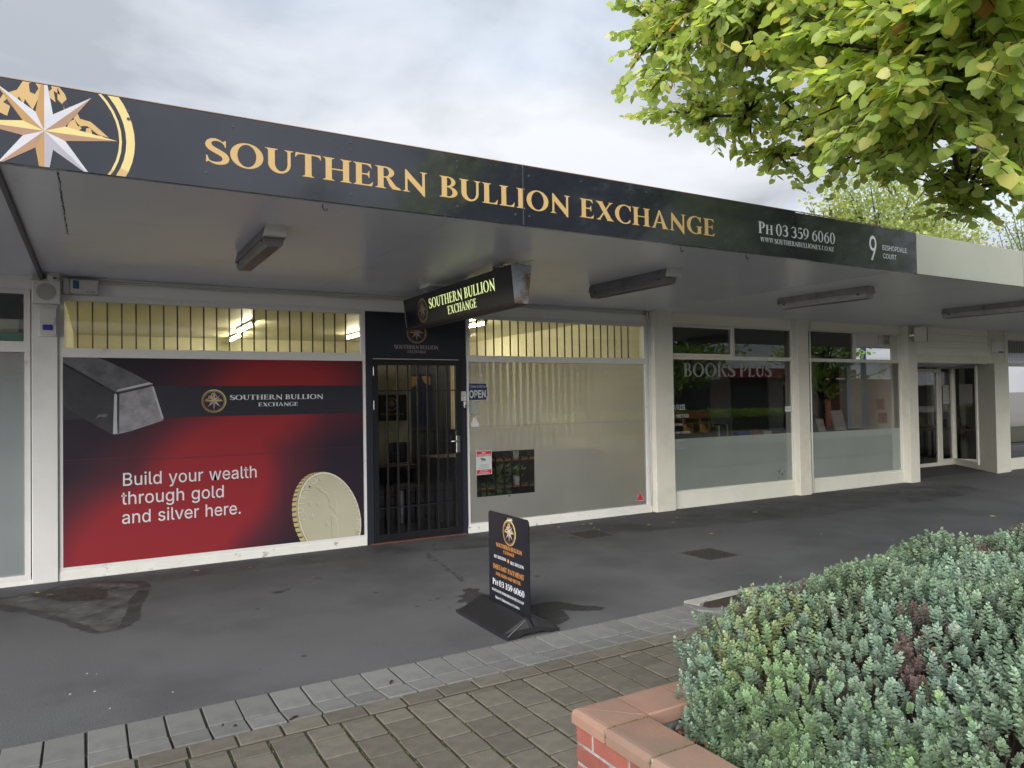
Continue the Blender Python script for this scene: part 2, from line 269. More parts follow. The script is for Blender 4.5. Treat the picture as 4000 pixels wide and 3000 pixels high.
# ------------------------------------------------------------------ flat print (lettering, emblems)
GL = json.loads(r'''{"S":[0.66,[[234,1022,172,1005,128,982,78,942,39,891,19,847,4,784,0,747,14,678,32,634,52,603,83,566,124,528,216,464,372,376,453,317,479,291,496,259,500,247,499,203,485,159,473,141,453,122,422,102,366,83,303,72,241,72,216,76,159,94,116,124,108,141,58,309,53,317,34,317,28,297,22,28,34,31,97,79,141,44,178,20,216,2,278,-17,316,-24,378,-28,422,-24,491,-11,553,11,597,38,636,72,672,122,692,184,700,241,696,291,681,347,641,420,609,458,572,492,484,553,291,664,228,708,195,747,182,791,182,834,188,853,203,880,222,898,259,917,328,931,372,931,422,918,478,885,510,853,554,784,573,709,578,702,597,702,600,709,600,978,597,984,591,983,527,934,522,928,522,902,491,932,453,960,384,998,303,1025]]],"O":[1.02,[[453,1022,372,1005,279,966,238,941,191,904,124,834,75,759,51,709,32,653,13,559,9,478,26,366,59,272,89,216,115,178,145,141,189,97,238,59,279,34,353,1,397,-12,453,-22,541,-25,597,-17,647,-5,697,13,747,38,822,89,886,153,949,247,981,322,1006,428,1009,459,1009,541,999,609,981,678,949,753,886,847,822,911,753,959,697,987,647,1005,597,1017,541,1025],[472,961,409,936,366,901,316,840,281,778,251,697,233,609,225,541,225,459,233,391,251,303,281,222,316,160,355,109,409,64,453,44,516,34,566,44,622,72,678,124,723,191,761,278,781,353,793,441,794,553,781,647,750,753,723,809,678,876,622,928,584,949,522,965]]],"U":[0.88,[[-3,999,-9,991,-7,972,28,965,53,951,73,928,81,897,82,334,101,241,126,178,141,154,186,91,234,46,297,7,366,-17,416,-25,484,-21,547,-5,609,27,651,59,691,99,713,128,755,203,774,259,791,359,791,909,797,928,818,953,834,962,878,971,881,978,879,997,872,1000,609,1000,602,997,600,978,603,971,647,962,669,947,682,928,691,897,691,378,687,341,667,247,642,184,623,153,599,122,566,95,528,76,491,69,453,76,422,89,402,103,371,134,345,172,319,228,307,266,294,328,291,359,291,909,297,928,318,953,334,962,378,971,381,978,379,997,372,1000]]],"T":[0.85,[[28,1009,22,1007,19,997,0,809,2,803,9,800,22,803,52,872,103,921,184,944,309,944,316,942,319,934,318,91,309,66,291,46,272,36,233,28,233,3,241,0,616,2,619,9,617,28,578,36,559,46,541,66,532,91,531,934,534,942,541,944,666,944,747,921,798,872,828,803,841,800,848,803,850,809,830,1003,822,1009,803,1009,666,1000,184,1000]]],"H":[0.98,[[3,998,0,991,2,972,47,962,66,950,82,928,91,897,91,103,82,72,69,53,47,38,3,29,0,22,2,3,9,0,378,0,388,3,391,9,388,28,347,37,328,47,315,59,301,91,301,484,309,491,672,491,678,488,681,478,681,103,673,72,653,49,628,35,593,28,591,22,593,3,603,0,978,2,981,9,979,28,934,38,918,47,897,72,891,91,891,903,897,928,918,953,934,962,979,972,979,997,972,1000,603,1000,593,997,591,991,593,972,628,965,647,956,669,934,677,916,681,891,679,547,672,544,309,544,302,547,300,553,301,909,315,941,328,953,347,963,388,972,391,978,388,997,378,1000]]],"E":[0.72,[[3,998,0,991,2,972,47,962,66,950,82,928,91,897,91,103,82,72,69,53,47,38,3,29,0,22,2,3,9,0,647,0,658,3,662,9,687,178,684,199,670,197,642,147,617,122,566,83,522,57,316,56,306,59,300,84,300,478,303,488,416,491,497,480,506,466,548,366,559,359,566,362,569,372,569,672,566,679,553,680,547,672,505,572,497,561,416,544,309,544,302,547,303,934,306,941,316,944,484,942,534,911,576,878,601,853,628,805,641,800,647,803,649,809,618,997,609,1000]]],"L":[0.68,[[3,998,0,991,2,972,47,962,66,950,82,928,91,897,91,103,82,72,69,53,47,38,3,29,0,22,2,3,9,0,634,1,643,22,668,222,668,234,659,241,648,234,621,172,591,133,541,87,503,58,316,56,306,59,303,66,300,903,308,928,322,948,341,961,388,972,391,978,388,997,378,1000]]],"F":[0.7,[[3,998,0,991,2,972,47,962,66,950,82,928,91,897,91,103,82,72,69,53,47,38,3,29,0,22,2,3,9,0,384,1,391,9,388,28,347,37,328,47,315,59,301,91,301,484,309,491,416,491,497,480,506,466,547,368,553,361,566,362,569,372,569,672,566,679,559,681,547,672,505,572,497,561,416,544,303,546,300,553,303,934,306,941,316,944,484,942,534,911,576,878,601,853,628,805,641,800,647,803,649,809,621,991,618,997,609,1000]]],"I":[0.4,[[9,998,6,991,8,972,47,964,66,954,84,934,93,909,94,97,84,66,66,46,47,36,8,28,8,3,16,0,391,2,394,9,392,28,353,36,334,46,316,66,307,91,306,903,316,934,334,954,353,964,392,972,392,997,384,1000]]],"R":[0.92,[[3,998,0,991,2,972,47,962,66,950,82,928,91,897,91,103,82,72,69,53,47,38,3,29,0,22,2,3,9,0,378,0,388,3,391,9,388,28,347,37,328,47,315,59,301,91,300,478,303,488,309,491,378,491,384,489,404,466,423,428,444,359,520,159,583,59,634,5,647,0,928,0,941,4,949,16,947,30,934,39,916,42,909,47,897,72,878,92,859,105,828,114,791,134,764,153,733,184,664,284,580,422,555,453,497,509,566,546,617,584,657,634,681,684,691,734,690,759,681,803,659,853,622,901,566,945,522,967,491,980,434,993,384,1000],[303,942,300,934,300,553,302,547,309,544,347,544,384,551,409,563,428,576,463,616,480,647,493,684,500,722,500,766,481,841,456,884,428,914,403,930,372,942]]],"K":[0.94,[[3,998,0,991,2,972,47,962,66,950,82,928,91,897,91,103,82,72,69,53,47,38,3,29,0,22,2,3,9,0,384,1,391,9,388,28,347,37,328,47,311,66,300,97,300,903,308,928,320,947,341,961,384,970,391,978,391,991,388,997,378,1000],[647,999,641,991,643,972,678,965,684,959,683,953,401,597,368,566,361,547,308,478,316,476,384,503,394,497,635,47,637,41,634,34,612,28,609,22,612,3,622,0,972,0,978,2,981,9,978,29,941,38,922,49,906,72,897,100,859,103,847,110,499,634,508,653,722,905,741,897,778,900,791,934,809,954,828,964,867,972,869,991,866,998,859,1000]]],"N":[0.96,[[141,1041,132,1034,131,1009,119,991,118,91,109,66,91,46,72,36,33,28,33,3,41,0,291,0,298,3,300,9,297,29,253,38,231,53,218,72,209,103,209,603,210,609,216,614,763,-47,768,-59,771,-97,808,-103,841,-138,859,-141,866,-138,869,-128,869,891,875,922,884,938,916,962,957,972,959,978,957,997,947,1000,691,1000,684,998,681,991,684,971,722,964,747,949,759,934,768,909,769,316,766,301,734,333,227,947,212,966,207,997,184,1001,153,1036]]],"B":[0.74,[[3,998,0,991,2,972,47,962,66,950,82,928,91,897,91,103,82,72,69,53,47,38,3,29,0,22,2,3,9,0,397,0,453,8,503,20,578,53,622,83,655,116,679,147,693,172,706,203,715,253,710,309,698,347,682,378,634,436,572,480,534,498,459,522,458,528,516,557,570,597,601,634,625,678,636,716,641,766,631,816,604,872,574,909,534,942,491,967,416,992,372,1000],[303,942,300,934,300,559,302,553,309,550,334,550,341,552,351,566,384,577,403,589,422,605,443,634,459,667,471,709,475,778,468,816,455,853,442,878,416,911,391,929,359,942],[303,492,300,484,300,66,302,59,309,56,378,57,416,70,453,96,492,147,509,191,518,228,517,303,511,334,491,384,472,413,445,441,416,461,366,476,353,493]]],"X":[0.94,[[22,998,19,991,21,972,59,962,78,951,94,928,103,900,141,896,148,891,367,478,389,428,197,110,184,103,153,100,142,72,116,45,91,35,53,29,50,22,52,3,59,0,278,2,281,9,279,28,252,34,247,41,249,47,422,337,428,346,434,347,595,47,596,34,584,29,581,22,584,2,928,0,938,3,941,9,938,28,891,43,870,66,859,97,853,102,828,104,821,109,570,578,574,591,753,889,766,897,797,900,808,928,834,955,859,965,897,971,900,978,898,997,891,1000,672,998,669,991,671,972,703,965,711,959,711,953,534,663,528,658,520,666,366,953,364,959,368,966,388,972,391,978,388,997,378,1000]]],"C":[0.86,[[453,1022,372,1005,279,966,238,941,191,904,124,834,75,759,51,709,32,653,13,559,9,478,26,366,59,272,89,216,115,178,145,141,189,97,238,59,279,34,353,1,397,-12,453,-22,541,-25,597,-17,647,-5,697,13,795,59,806,84,824,172,825,197,802,203,797,255,754,178,697,108,641,66,609,50,572,39,522,34,466,45,419,66,368,103,322,155,284,216,258,278,232,372,222,441,219,509,226,591,245,684,275,766,302,816,333,859,366,895,416,932,447,948,491,961,541,966,572,961,616,947,659,923,697,892,754,822,814,684,834,682,841,691,841,991,834,999,816,999,741,968,666,999,597,1017,541,1025]]],"G":[0.94,[[453,1022,397,1012,348,997,284,969,238,941,191,904,145,859,115,822,78,765,57,722,32,653,19,603,9,522,9,478,19,397,44,309,89,216,145,141,191,96,234,62,279,34,322,14,397,-12,484,-25,541,-25,597,-17,647,-5,716,21,797,1,803,2,859,53,859,359,864,384,874,403,891,420,928,431,931,441,928,457,922,459,572,459,561,453,561,434,566,429,603,425,634,409,650,391,659,366,659,84,653,74,641,66,609,50,572,39,522,34,478,42,434,58,391,84,349,122,314,166,284,216,258,278,232,372,222,441,219,516,232,628,258,722,284,784,333,859,361,891,391,916,447,948,516,965,572,961,616,947,659,923,716,873,761,809,814,684,834,682,841,691,841,991,838,997,816,999,741,968,666,999,597,1017,541,1025]]],"A":[0.96,[[441,1041,434,1039,426,1028,116,80,97,54,78,41,22,29,19,22,21,3,28,0,247,0,257,3,259,9,257,28,222,36,216,41,216,47,283,247,303,298,584,300,591,298,596,291,649,47,641,36,612,28,609,22,612,3,622,0,953,1,959,9,957,28,922,37,905,47,889,66,878,100,857,109,492,1034,478,1041],[478,811,472,806,464,784,325,372,324,366,328,357,566,356,578,359,537,559]]],"P":[0.74,[[3,998,0,991,2,972,47,962,66,950,82,928,91,897,91,103,82,72,69,53,47,38,3,29,0,22,2,3,9,0,384,1,391,9,388,28,347,37,328,47,315,59,301,91,301,434,309,441,391,441,422,444,478,458,553,489,609,530,657,584,681,628,692,659,700,703,700,741,685,803,659,853,636,884,609,911,547,954,484,981,441,992,384,1000],[303,942,300,934,300,503,302,497,309,494,347,494,384,502,412,516,442,541,461,566,476,591,493,634,503,684,506,728,499,784,491,814,467,866,439,903,403,930,372,942]]],"Y":[0.86,[[3,998,0,991,3,971,34,965,53,954,70,934,84,899,116,896,123,891,340,447,340,97,329,66,316,50,297,38,252,28,252,3,259,0,634,1,641,9,638,28,597,37,578,47,565,59,551,91,550,491,540,509,709,887,716,895,734,898,739,903,752,934,778,957,797,965,838,972,841,978,838,997,828,1000,622,1000,612,997,609,991,612,972,653,961,659,953,658,947,506,578,497,572,321,953,321,959,327,966,348,972,350,991,347,998]]],"V":[0.92,[[16,999,9,991,12,972,59,957,80,934,91,903,97,898,116,895,122,884,458,-34,472,-41,497,-39,506,-22,537,72,803,884,820,903,828,928,847,950,872,963,916,971,919,978,917,997,909,1000,703,1000,693,997,691,991,693,972,734,960,743,953,743,941,536,222,528,213,333,947,337,959,367,972,367,997,359,1000]]],"W":[1.28,[[16,999,9,991,12,972,59,957,80,934,91,903,111,891,379,-34,391,-41,403,-40,411,-34,417,-16,458,134,463,172,627,828,634,853,641,854,896,-28,903,-39,909,-41,928,-38,974,116,983,172,1163,891,1178,900,1189,928,1211,953,1234,964,1278,971,1281,978,1279,997,1272,1000,1059,1000,1052,997,1052,972,1096,959,1104,953,1107,941,974,309,966,270,959,263,821,991,818,997,809,1000,609,1000,601,997,456,316,441,262,426,322,310,947,313,959,338,972,341,978,338,997,328,1000]]],"M":[1.18,[[47,999,41,991,43,972,78,965,103,951,123,928,131,891,131,109,125,78,116,62,84,38,43,28,41,22,43,3,53,0,272,0,279,3,281,9,278,29,234,38,216,49,197,72,191,91,191,766,197,775,541,3,591,0,604,9,864,659,878,686,881,666,881,103,873,72,859,55,834,38,793,28,791,9,793,3,803,0,1172,0,1179,3,1179,28,1134,38,1118,47,1097,72,1091,97,1091,909,1097,928,1118,953,1134,962,1179,972,1181,991,1178,998,803,1000,793,997,791,991,793,972,834,962,851,953,869,934,881,897,881,866,616,154,609,154,603,167,289,953,279,997,272,1000]]],"D":[0.95,[[3,998,0,991,2,972,47,962,66,950,82,928,91,897,91,103,82,72,69,53,47,38,3,29,0,22,2,3,9,0,391,0,453,7,534,26,603,51,684,96,736,134,798,197,853,278,886,353,899,397,909,466,906,566,886,647,850,728,797,804,736,866,656,922,572,961,491,986,391,1000],[303,942,300,934,300,66,302,59,309,56,359,56,427,72,497,108,523,128,561,166,591,203,628,266,655,334,675,422,681,509,668,616,647,689,611,766,567,828,522,873,453,917,422,930,366,943]]],"Z":[0.82,[[66,999,59,991,57,972,44,828,41,791,47,782,59,784,64,791,100,897,184,942,484,944,495,941,495,934,119,159,72,66,62,53,59,9,62,3,72,0,747,0,757,3,759,47,752,59,750,72,769,191,767,197,759,200,747,193,722,148,689,116,603,57,297,56,287,59,286,66,736,953,741,972,738,997,728,1000]]],"0":[0.68,[[309,1022,266,1011,228,992,197,970,149,922,103,853,66,771,39,678,26,603,19,491,26,397,51,272,81,191,118,122,155,72,197,30,228,8,284,-17,322,-25,353,-25,397,-17,428,-5,484,31,536,84,574,141,616,234,641,322,659,447,659,553,649,641,625,741,599,809,572,862,541,909,488,966,428,1005,397,1017,359,1025],[322,962,297,945,269,909,245,859,221,784,207,716,194,616,191,434,207,284,221,216,245,141,266,97,286,66,316,41,341,34,372,46,394,66,425,116,449,178,467,253,484,366,491,459,491,541,484,634,474,709,456,797,430,872,407,916,384,945,366,958,347,965]]],"3":[0.66,[[303,997,247,987,209,974,172,956,139,934,118,916,83,872,62,828,57,809,57,791,72,777,91,778,102,791,114,816,133,841,166,869,216,893,259,905,309,909,366,900,397,885,423,859,436,834,444,797,436,734,424,697,385,634,359,608,322,583,247,550,238,541,235,528,240,516,253,506,334,487,378,467,416,438,429,422,443,397,462,316,459,278,462,234,456,203,448,184,426,153,384,121,334,98,272,84,228,85,166,103,116,133,78,176,66,183,53,183,43,178,35,159,46,134,80,91,128,53,159,38,209,19,278,1,316,-3,384,-3,459,13,503,32,541,55,584,95,617,141,643,197,659,266,659,297,642,378,611,447,570,491,515,528,515,534,551,566,575,609,587,641,599,697,600,772,586,828,573,859,550,897,528,921,497,948,472,962,428,981,384,992,353,997]]],"5":[0.66,[[166,999,159,991,157,941,141,509,147,501,172,500,179,503,183,528,191,533,216,542,278,553,328,549,384,520,419,484,450,428,462,366,462,272,449,216,423,172,378,130,309,96,247,84,222,84,184,92,141,107,116,121,75,159,66,164,46,159,36,147,36,134,58,97,84,71,128,40,172,20,284,-6,366,-6,409,1,478,25,528,56,567,91,612,153,642,222,656,284,659,334,646,409,637,441,616,489,592,528,567,559,528,592,472,619,428,631,353,634,259,617,197,590,187,591,201,853,209,859,534,860,543,872,577,991,575,997,566,1000]]],"6":[0.68,[[559,984,478,969,403,942,316,895,247,845,195,797,134,722,94,653,69,584,45,478,32,372,32,291,45,222,72,154,97,113,128,74,184,26,228,1,259,-11,322,-24,378,-24,441,-11,497,14,553,55,592,97,631,159,655,222,669,297,668,372,662,409,648,459,630,503,579,578,522,629,447,668,378,684,328,684,284,679,281,684,303,728,344,784,370,816,403,845,491,904,578,943,584,959,581,972,572,981],[328,617,310,609,278,586,250,547,232,509,214,453,204,397,200,297,207,241,220,184,239,134,257,103,297,58,334,42,359,41,378,45,409,64,441,99,461,134,480,184,493,241,500,297,500,366,481,472,468,509,442,559,417,591,384,612,366,618]]],"9":[0.68,[[291,1022,241,1011,178,982,134,951,83,897,41,822,20,759,9,684,13,616,32,541,53,491,96,428,141,383,197,347,259,324,303,316,353,316,391,321,399,316,360,247,322,199,284,162,241,127,197,100,103,57,96,47,96,34,103,21,116,16,203,32,291,64,359,102,445,166,517,241,554,291,581,334,605,397,631,497,650,641,649,703,637,772,625,809,585,884,566,911,522,954,459,995,416,1012,378,1021,347,1025],[303,956,272,938,253,920,222,872,207,834,188,766,182,722,182,622,201,522,230,453,252,422,272,402,309,383,341,381,370,391,403,417,426,447,448,491,461,528,474,584,481,678,474,753,462,809,444,859,423,897,405,922,372,949,341,959]]],".":[0.26,[[128,166,97,157,74,141,58,116,50,84,54,53,72,21,103,0,128,-6,159,1,184,17,204,47,209,72,205,109,191,136,166,156]]],",":[0.26,[[128,166,103,160,78,145,58,116,50,91,51,66,56,47,71,22,91,6,94,-3,81,-141,82,-153,91,-159,128,-159,141,-153,182,9,201,41,209,66,208,97,192,134,166,156]]],"@":[1.1,[[516,959,422,942,341,911,253,854,180,784,120,697,101,659,75,591,53,484,50,384,67,278,100,184,147,100,177,59,216,18,291,-42,322,-61,391,-92,484,-116,591,-119,691,-99,778,-61,859,-4,891,24,915,53,909,59,841,58,772,5,691,-35,609,-56,522,-59,434,-43,353,-9,297,27,230,91,178,163,144,234,120,316,109,397,109,441,116,497,139,591,175,672,227,747,277,797,334,839,378,862,447,887,522,900,572,900,628,892,678,880,728,859,762,841,828,792,872,748,897,716,925,672,950,622,979,528,991,441,987,359,980,316,958,241,959,232,1016,238,1024,247,1046,353,1050,453,1036,547,1018,609,999,659,978,700,941,757,916,789,864,841,822,873,772,904,697,936,616,956],[497,678,441,662,397,636,358,597,320,528,301,447,300,397,314,328,339,272,376,222,409,195,447,175,484,163,528,159,578,169,622,189,678,234,684,202,753,201,759,209,758,653,747,659,684,657,678,606,672,608,628,647,591,666,528,681],[497,617,472,606,452,591,416,539,395,478,391,447,391,397,394,366,407,322,433,272,455,247,472,234,491,225,522,219,553,227,572,237,592,253,616,285,631,316,642,353,650,397,650,441,643,484,630,528,614,559,595,584,566,607,541,617]]]}''')
SG = json.loads(r"""{"&":[448,[[197,-7,136,1,78,34,43,84,34,133,43,181,70,220,226,343,255,375,262,405,255,434,233,454,201,461,168,453,145,431,137,399,145,363,438,0,364,0,87,344,76,409,96,467,144,503,200,513,256,503,297,475,320,433,322,382,309,349,281,314,110,174,97,131,114,81,143,57,175,48,251,59,294,88,321,121,343,174,349,224,408,224,389,124,333,47,271,7]]],"'":[206,[[78,318,70,509,136,509,128,318]]],"-":[453,[[337,244,337,188,114,188,114,244]]],".":[188,[[95,-4,63,9,50,41,63,73,95,87,128,73,141,41,128,9]]],"/":[249,[[235,533,71,-76,14,-76,178,533]]],"0":[453,[[227,-7,158,7,95,62,57,155,48,254,57,353,95,447,159,502,227,516,295,502,358,447,396,353,405,254,396,155,359,62,295,7],[227,50,271,60,313,103,338,176,344,254,338,332,313,405,271,449,227,460,182,449,140,405,115,332,109,254,115,176,140,103,182,60]]],"3":[453,[[218,-7,146,5,98,30,57,79,44,132,109,132,132,81,191,52,258,55,309,86,329,145,323,180,306,211,254,241,157,248,157,299,288,452,70,452,70,509,372,509,372,461,211,278,211,289,279,286,321,269,354,244,387,186,387,103,362,55,321,19,266,-2]]],"6":[453,[[226,-7,155,8,100,51,69,115,68,199,112,302,252,509,322,509,145,261,174,295,214,312,265,312,316,295,355,262,375,228,387,187,387,127,368,73,333,30,284,3],[226,48,263,55,299,79,322,119,327,157,322,196,299,235,263,259,226,265,190,259,153,235,131,197,125,158,131,119,153,79,190,55]]],"9":[453,[[226,516,298,501,352,458,384,393,385,309,340,207,200,0,130,0,307,248,278,214,238,196,188,197,137,214,98,247,77,281,66,321,66,382,85,436,120,479,168,506],[226,460,190,454,154,429,131,390,125,352,131,313,154,274,190,250,226,243,263,249,299,273,322,312,327,350,322,390,299,429,263,454]]],"A":[480,[[16,0,201,509,276,509,463,0,395,0,232,478,245,478,222,402,85,0],[110,142,110,199,370,199,370,142]]],"B":[456,[[60,0,60,509,258,508,329,491,381,442,398,363,373,301,315,262,371,240,407,194,417,124,400,67,357,24,301,4],[125,57,264,58,320,73,344,96,355,126,342,184,313,213,279,228,125,231],[125,285,247,286,295,300,333,348,335,383,326,412,304,436,270,449,125,452]]],"C":[510,[[267,-7,186,7,104,63,53,157,40,254,53,352,104,445,186,501,267,516,340,504,402,471,448,418,473,348,408,348,394,388,363,424,330,444,284,455,237,453,196,439,161,414,133,378,106,295,109,194,133,130,184,76,252,54,315,60,375,96,408,160,473,160,448,91,402,38,341,5]]],"D":[502,[[219,0,96,0,96,57,254,60,304,73,343,99,372,135,394,198,399,275,390,329,354,399,306,435,240,451,93,452,93,509,250,508,334,488,369,467,412,426,455,329,462,255,455,181,411,83,368,42,332,21],[125,509,125,0,60,0,60,509]]],"E":[419,[[60,0,60,509,372,509,372,452,125,452,125,286,355,286,355,229,125,229,125,57,375,57,375,0]]],"F":[410,[[60,0,60,509,369,509,369,452,125,452,125,278,346,278,346,221,125,221,125,0]]],"G":[520,[[269,-7,185,7,104,64,53,157,40,254,53,352,103,445,184,501,265,516,340,504,403,469,449,416,474,349,408,349,368,417,308,451,236,453,171,424,125,364,104,275,113,177,151,105,184,76,238,56,283,53,333,66,374,93,396,123,415,202,434,199,283,199,283,256,478,256,471,141,431,62,360,11]]],"H":[517,[[60,0,60,509,125,509,125,289,392,289,392,509,457,509,457,0,392,0,392,232,125,232,125,0]]],"I":[300,[[31,0,31,57,118,57,118,452,31,452,31,509,269,509,269,452,183,452,183,57,269,57,269,0]]],"J":[396,[[185,-7,106,11,63,47,38,100,33,173,98,173,108,93,149,56,209,53,248,74,271,130,272,509,336,509,332,100,318,63,279,21,227,-2]]],"K":[467,[[104,145,104,216,364,509,448,509],[60,0,60,509,125,509,125,0],[372,0,188,259,228,309,449,0]]],"L":[393,[[60,0,60,509,125,509,125,57,361,57,361,0]]],"M":[628,[[60,0,60,509,152,509,280,179,322,49,307,49,342,158,476,509,568,509,568,0,504,0,507,457,470,328,342,0,286,0,112,457,119,457,120,409,122,0]]],"N":[523,[[60,0,60,509,136,509,359,157,414,55,405,54,399,509,463,509,463,0,387,0,168,346,108,452,119,454,125,0]]],"O":[533,[[267,-7,186,7,105,63,53,157,40,254,53,352,105,445,186,501,267,516,348,501,429,445,480,352,493,254,480,157,429,63,348,7],[267,53,337,69,383,105,420,176,430,254,420,332,383,404,337,440,267,456,197,440,151,404,113,332,103,254,113,176,151,105,197,69]]],"P":[445,[[60,0,60,509,254,508,332,487,366,462,396,417,408,363,404,304,383,254,356,223,319,201,272,188,109,186,109,242,245,243,305,261,329,286,343,328,342,376,329,409,305,434,268,449,125,452,125,0]]],"R":[449,[[60,0,60,509,255,508,333,489,367,465,396,421,407,381,407,323,390,271,367,240,333,217,289,203,96,198,96,255,246,255,289,263,325,287,344,333,337,397,298,440,246,452,125,452,125,0],[353,0,230,229,303,229,428,0]]],"S":[447,[[224,-9,156,-1,91,31,51,83,38,137,104,137,114,102,136,76,204,50,286,60,317,79,338,106,344,154,322,189,112,269,76,301,56,341,58,413,92,468,151,503,227,516,289,508,351,476,390,427,401,378,337,378,326,412,291,444,254,456,204,457,159,444,129,418,115,383,122,345,162,311,303,267,359,238,399,189,408,139,393,75,360,34,294,0]]],"T":[449,[[32,452,32,509,417,509,417,452,257,452,257,0,193,0,193,452]]],"U":[517,[[259,-8,203,-2,140,24,103,55,71,108,60,173,60,509,124,509,124,178,136,123,160,87,187,68,259,52,331,68,357,87,381,123,393,178,393,509,457,509,457,173,446,108,414,55,378,24,315,-2]]],"V":[480,[[204,0,16,509,84,509,248,31,235,31,257,107,395,509,463,509,278,0]]],"W":[686,[[155,0,16,509,82,509,197,40,189,40,209,137,306,509,380,509,497,40,488,40,504,120,603,509,670,509,530,0,455,0,362,345,336,475,350,475,330,371,230,0]]],"Y":[472,[[203,0,203,208,16,509,91,509,208,318,250,230,224,230,242,275,381,509,455,509,268,208,268,0]]],"Z":[438,[[42,0,42,46,306,431,341,476,348,454,40,452,40,509,397,509,397,462,134,81,97,33,90,54,399,57,399,0]]],"a":[389,[[160,-9,94,5,54,36,32,84,36,146,58,179,100,203,265,235,275,250,269,291,240,322,196,331,137,316,100,274,41,291,71,339,114,368,173,383,231,381,293,355,330,301,337,0,277,0,272,52,229,8],[170,45,220,55,259,86,274,122,276,190,141,161,100,135,92,105,102,72,130,52]]],"d":[424,[[195,-8,124,9,89,34,62,70,35,169,48,277,89,342,124,368,165,382,245,376,311,319,311,509,372,509,372,0,313,0,313,59,307,59,259,8],[205,47,246,55,284,86,303,126,312,189,303,252,284,291,246,322,205,330,162,322,124,290,105,250,96,189,105,128,124,88,162,55]]],"e":[404,[[212,-8,145,3,82,46,44,116,34,187,44,258,81,329,142,373,205,384,275,370,327,333,361,269,371,194,371,169,75,169,75,221,338,221,310,202,304,248,288,286,237,326,173,326,125,294,99,241,96,164,106,116,135,73,169,53,220,46,276,65,306,105,365,91,348,55,311,19,261,-3]]],"g":[425,[[207,-151,114,-132,76,-104,51,-69,101,-41,131,-74,169,-93,222,-97,272,-82,298,-58,308,-34,311,68,272,28,227,8,165,7,101,34,63,77,43,120,34,191,43,263,80,332,138,374,181,384,237,379,273,360,313,319,313,379,372,379,367,-54,350,-90,314,-124,265,-144],[205,59,246,66,285,95,307,142,312,193,304,253,285,291,247,322,205,330,163,322,124,290,105,252,96,193,105,133,124,96,163,66]]],"h":[410,[[114,227,114,0,53,0,53,509,114,509,114,287,102,287,132,344,187,379,252,383,313,356,341,321,355,271,357,0,296,0,295,249,273,304,223,328,161,317,126,283]]],"i":[167,[[53,0,53,379,114,379,114,0],[84,443,54,455,41,483,54,512,84,524,114,512,126,483,114,455]]],"l":[189,[[139,-2,82,13,55,59,53,509,114,509,114,83,126,57,170,54,181,3]]],"m":[610,[[53,0,53,379,112,379,108,295,144,358,211,386,257,380,287,361,314,320,321,295,312,295,343,350,407,383,478,380,535,338,556,269,557,0,496,0,493,279,473,313,419,330,368,316,338,270,335,0,274,0,272,280,246,317,199,330,145,312,117,266,114,0]]],"n":[410,[[114,227,114,0,53,0,53,379,112,379,112,287,102,287,132,344,187,379,252,383,313,356,341,321,355,271,357,0,296,0,295,249,273,304,223,328,161,317,126,283]]],"o":[415,[[207,-8,144,3,82,46,44,116,34,187,44,260,82,330,144,374,207,384,271,374,333,330,371,260,381,187,371,116,333,46,271,3],[207,46,252,55,285,80,311,128,319,187,311,247,285,296,252,321,207,330,163,321,130,296,105,247,96,187,105,128,130,80,163,55]]],"r":[259,[[53,0,53,379,112,379,115,321,130,347,161,373,191,383,243,384,243,322,166,318,122,277,114,237,114,0]]],"s":[365,[[182,-8,123,0,84,18,50,54,36,94,94,107,117,66,170,46,227,53,262,81,266,115,249,140,104,186,72,208,50,249,51,305,79,347,137,378,200,384,244,376,279,358,304,332,324,290,268,277,254,304,228,325,166,331,119,305,109,285,112,258,144,232,287,187,320,153,331,107,323,65,290,24,236,-2]]],"t":[227,[[204,379,204,327,6,327,6,379],[65,471,126,471,127,83,150,53,202,54,213,2,168,-4,125,2,92,21,72,52,65,93]]],"u":[410,[[182,-5,106,16,75,48,60,82,53,379,114,379,116,117,145,67,200,50,256,66,287,105,296,153,296,379,357,379,357,0,298,0,298,92,307,92,301,75,267,25,234,5]]],"v":[389,[[163,0,17,379,84,379,206,21,184,21,305,379,371,379,226,0]]],"w":[567,[[138,0,23,379,87,379,175,41,165,41,179,105,252,379,316,379,402,41,391,41,402,90,480,379,545,379,429,0,368,0,277,338,291,338,199,0]]],"y":[389,[[47,-139,61,-86,99,-90,126,-78,163,-1,17,379,84,379,206,21,184,21,305,379,371,379,187,-93,159,-124,132,-139,91,-145]]],"cap":509}""")
class Frame:
    def __init__(s, o, u, v, n): s.o = Vector(o); s.u = Vector(u); s.v = Vector(v); s.n = Vector(n).normalized()
    def __call__(s, a, b, w=0): return s.o+s.u*a+s.v*b+s.n*w
def clip(P, rect):
    if rect is None: return P
    for ax, lim, sg in ((0, rect[0], 1), (0, rect[1], -1), (1, rect[2], 1), (1, rect[3], -1)):
        Q = []
        for i in range(len(P)):
            a, b = P[i], P[(i+1) % len(P)]; ia = (a[ax]-lim)*sg >= 0; ib = (b[ax]-lim)*sg >= 0
            if ia: Q.append(a)
            if ia != ib:
                t = (lim-a[ax])/(b[ax]-a[ax]); Q.append((a[0]+(b[0]-a[0])*t, a[1]+(b[1]-a[1])*t))
        P = Q
        if not P: return P
    return P
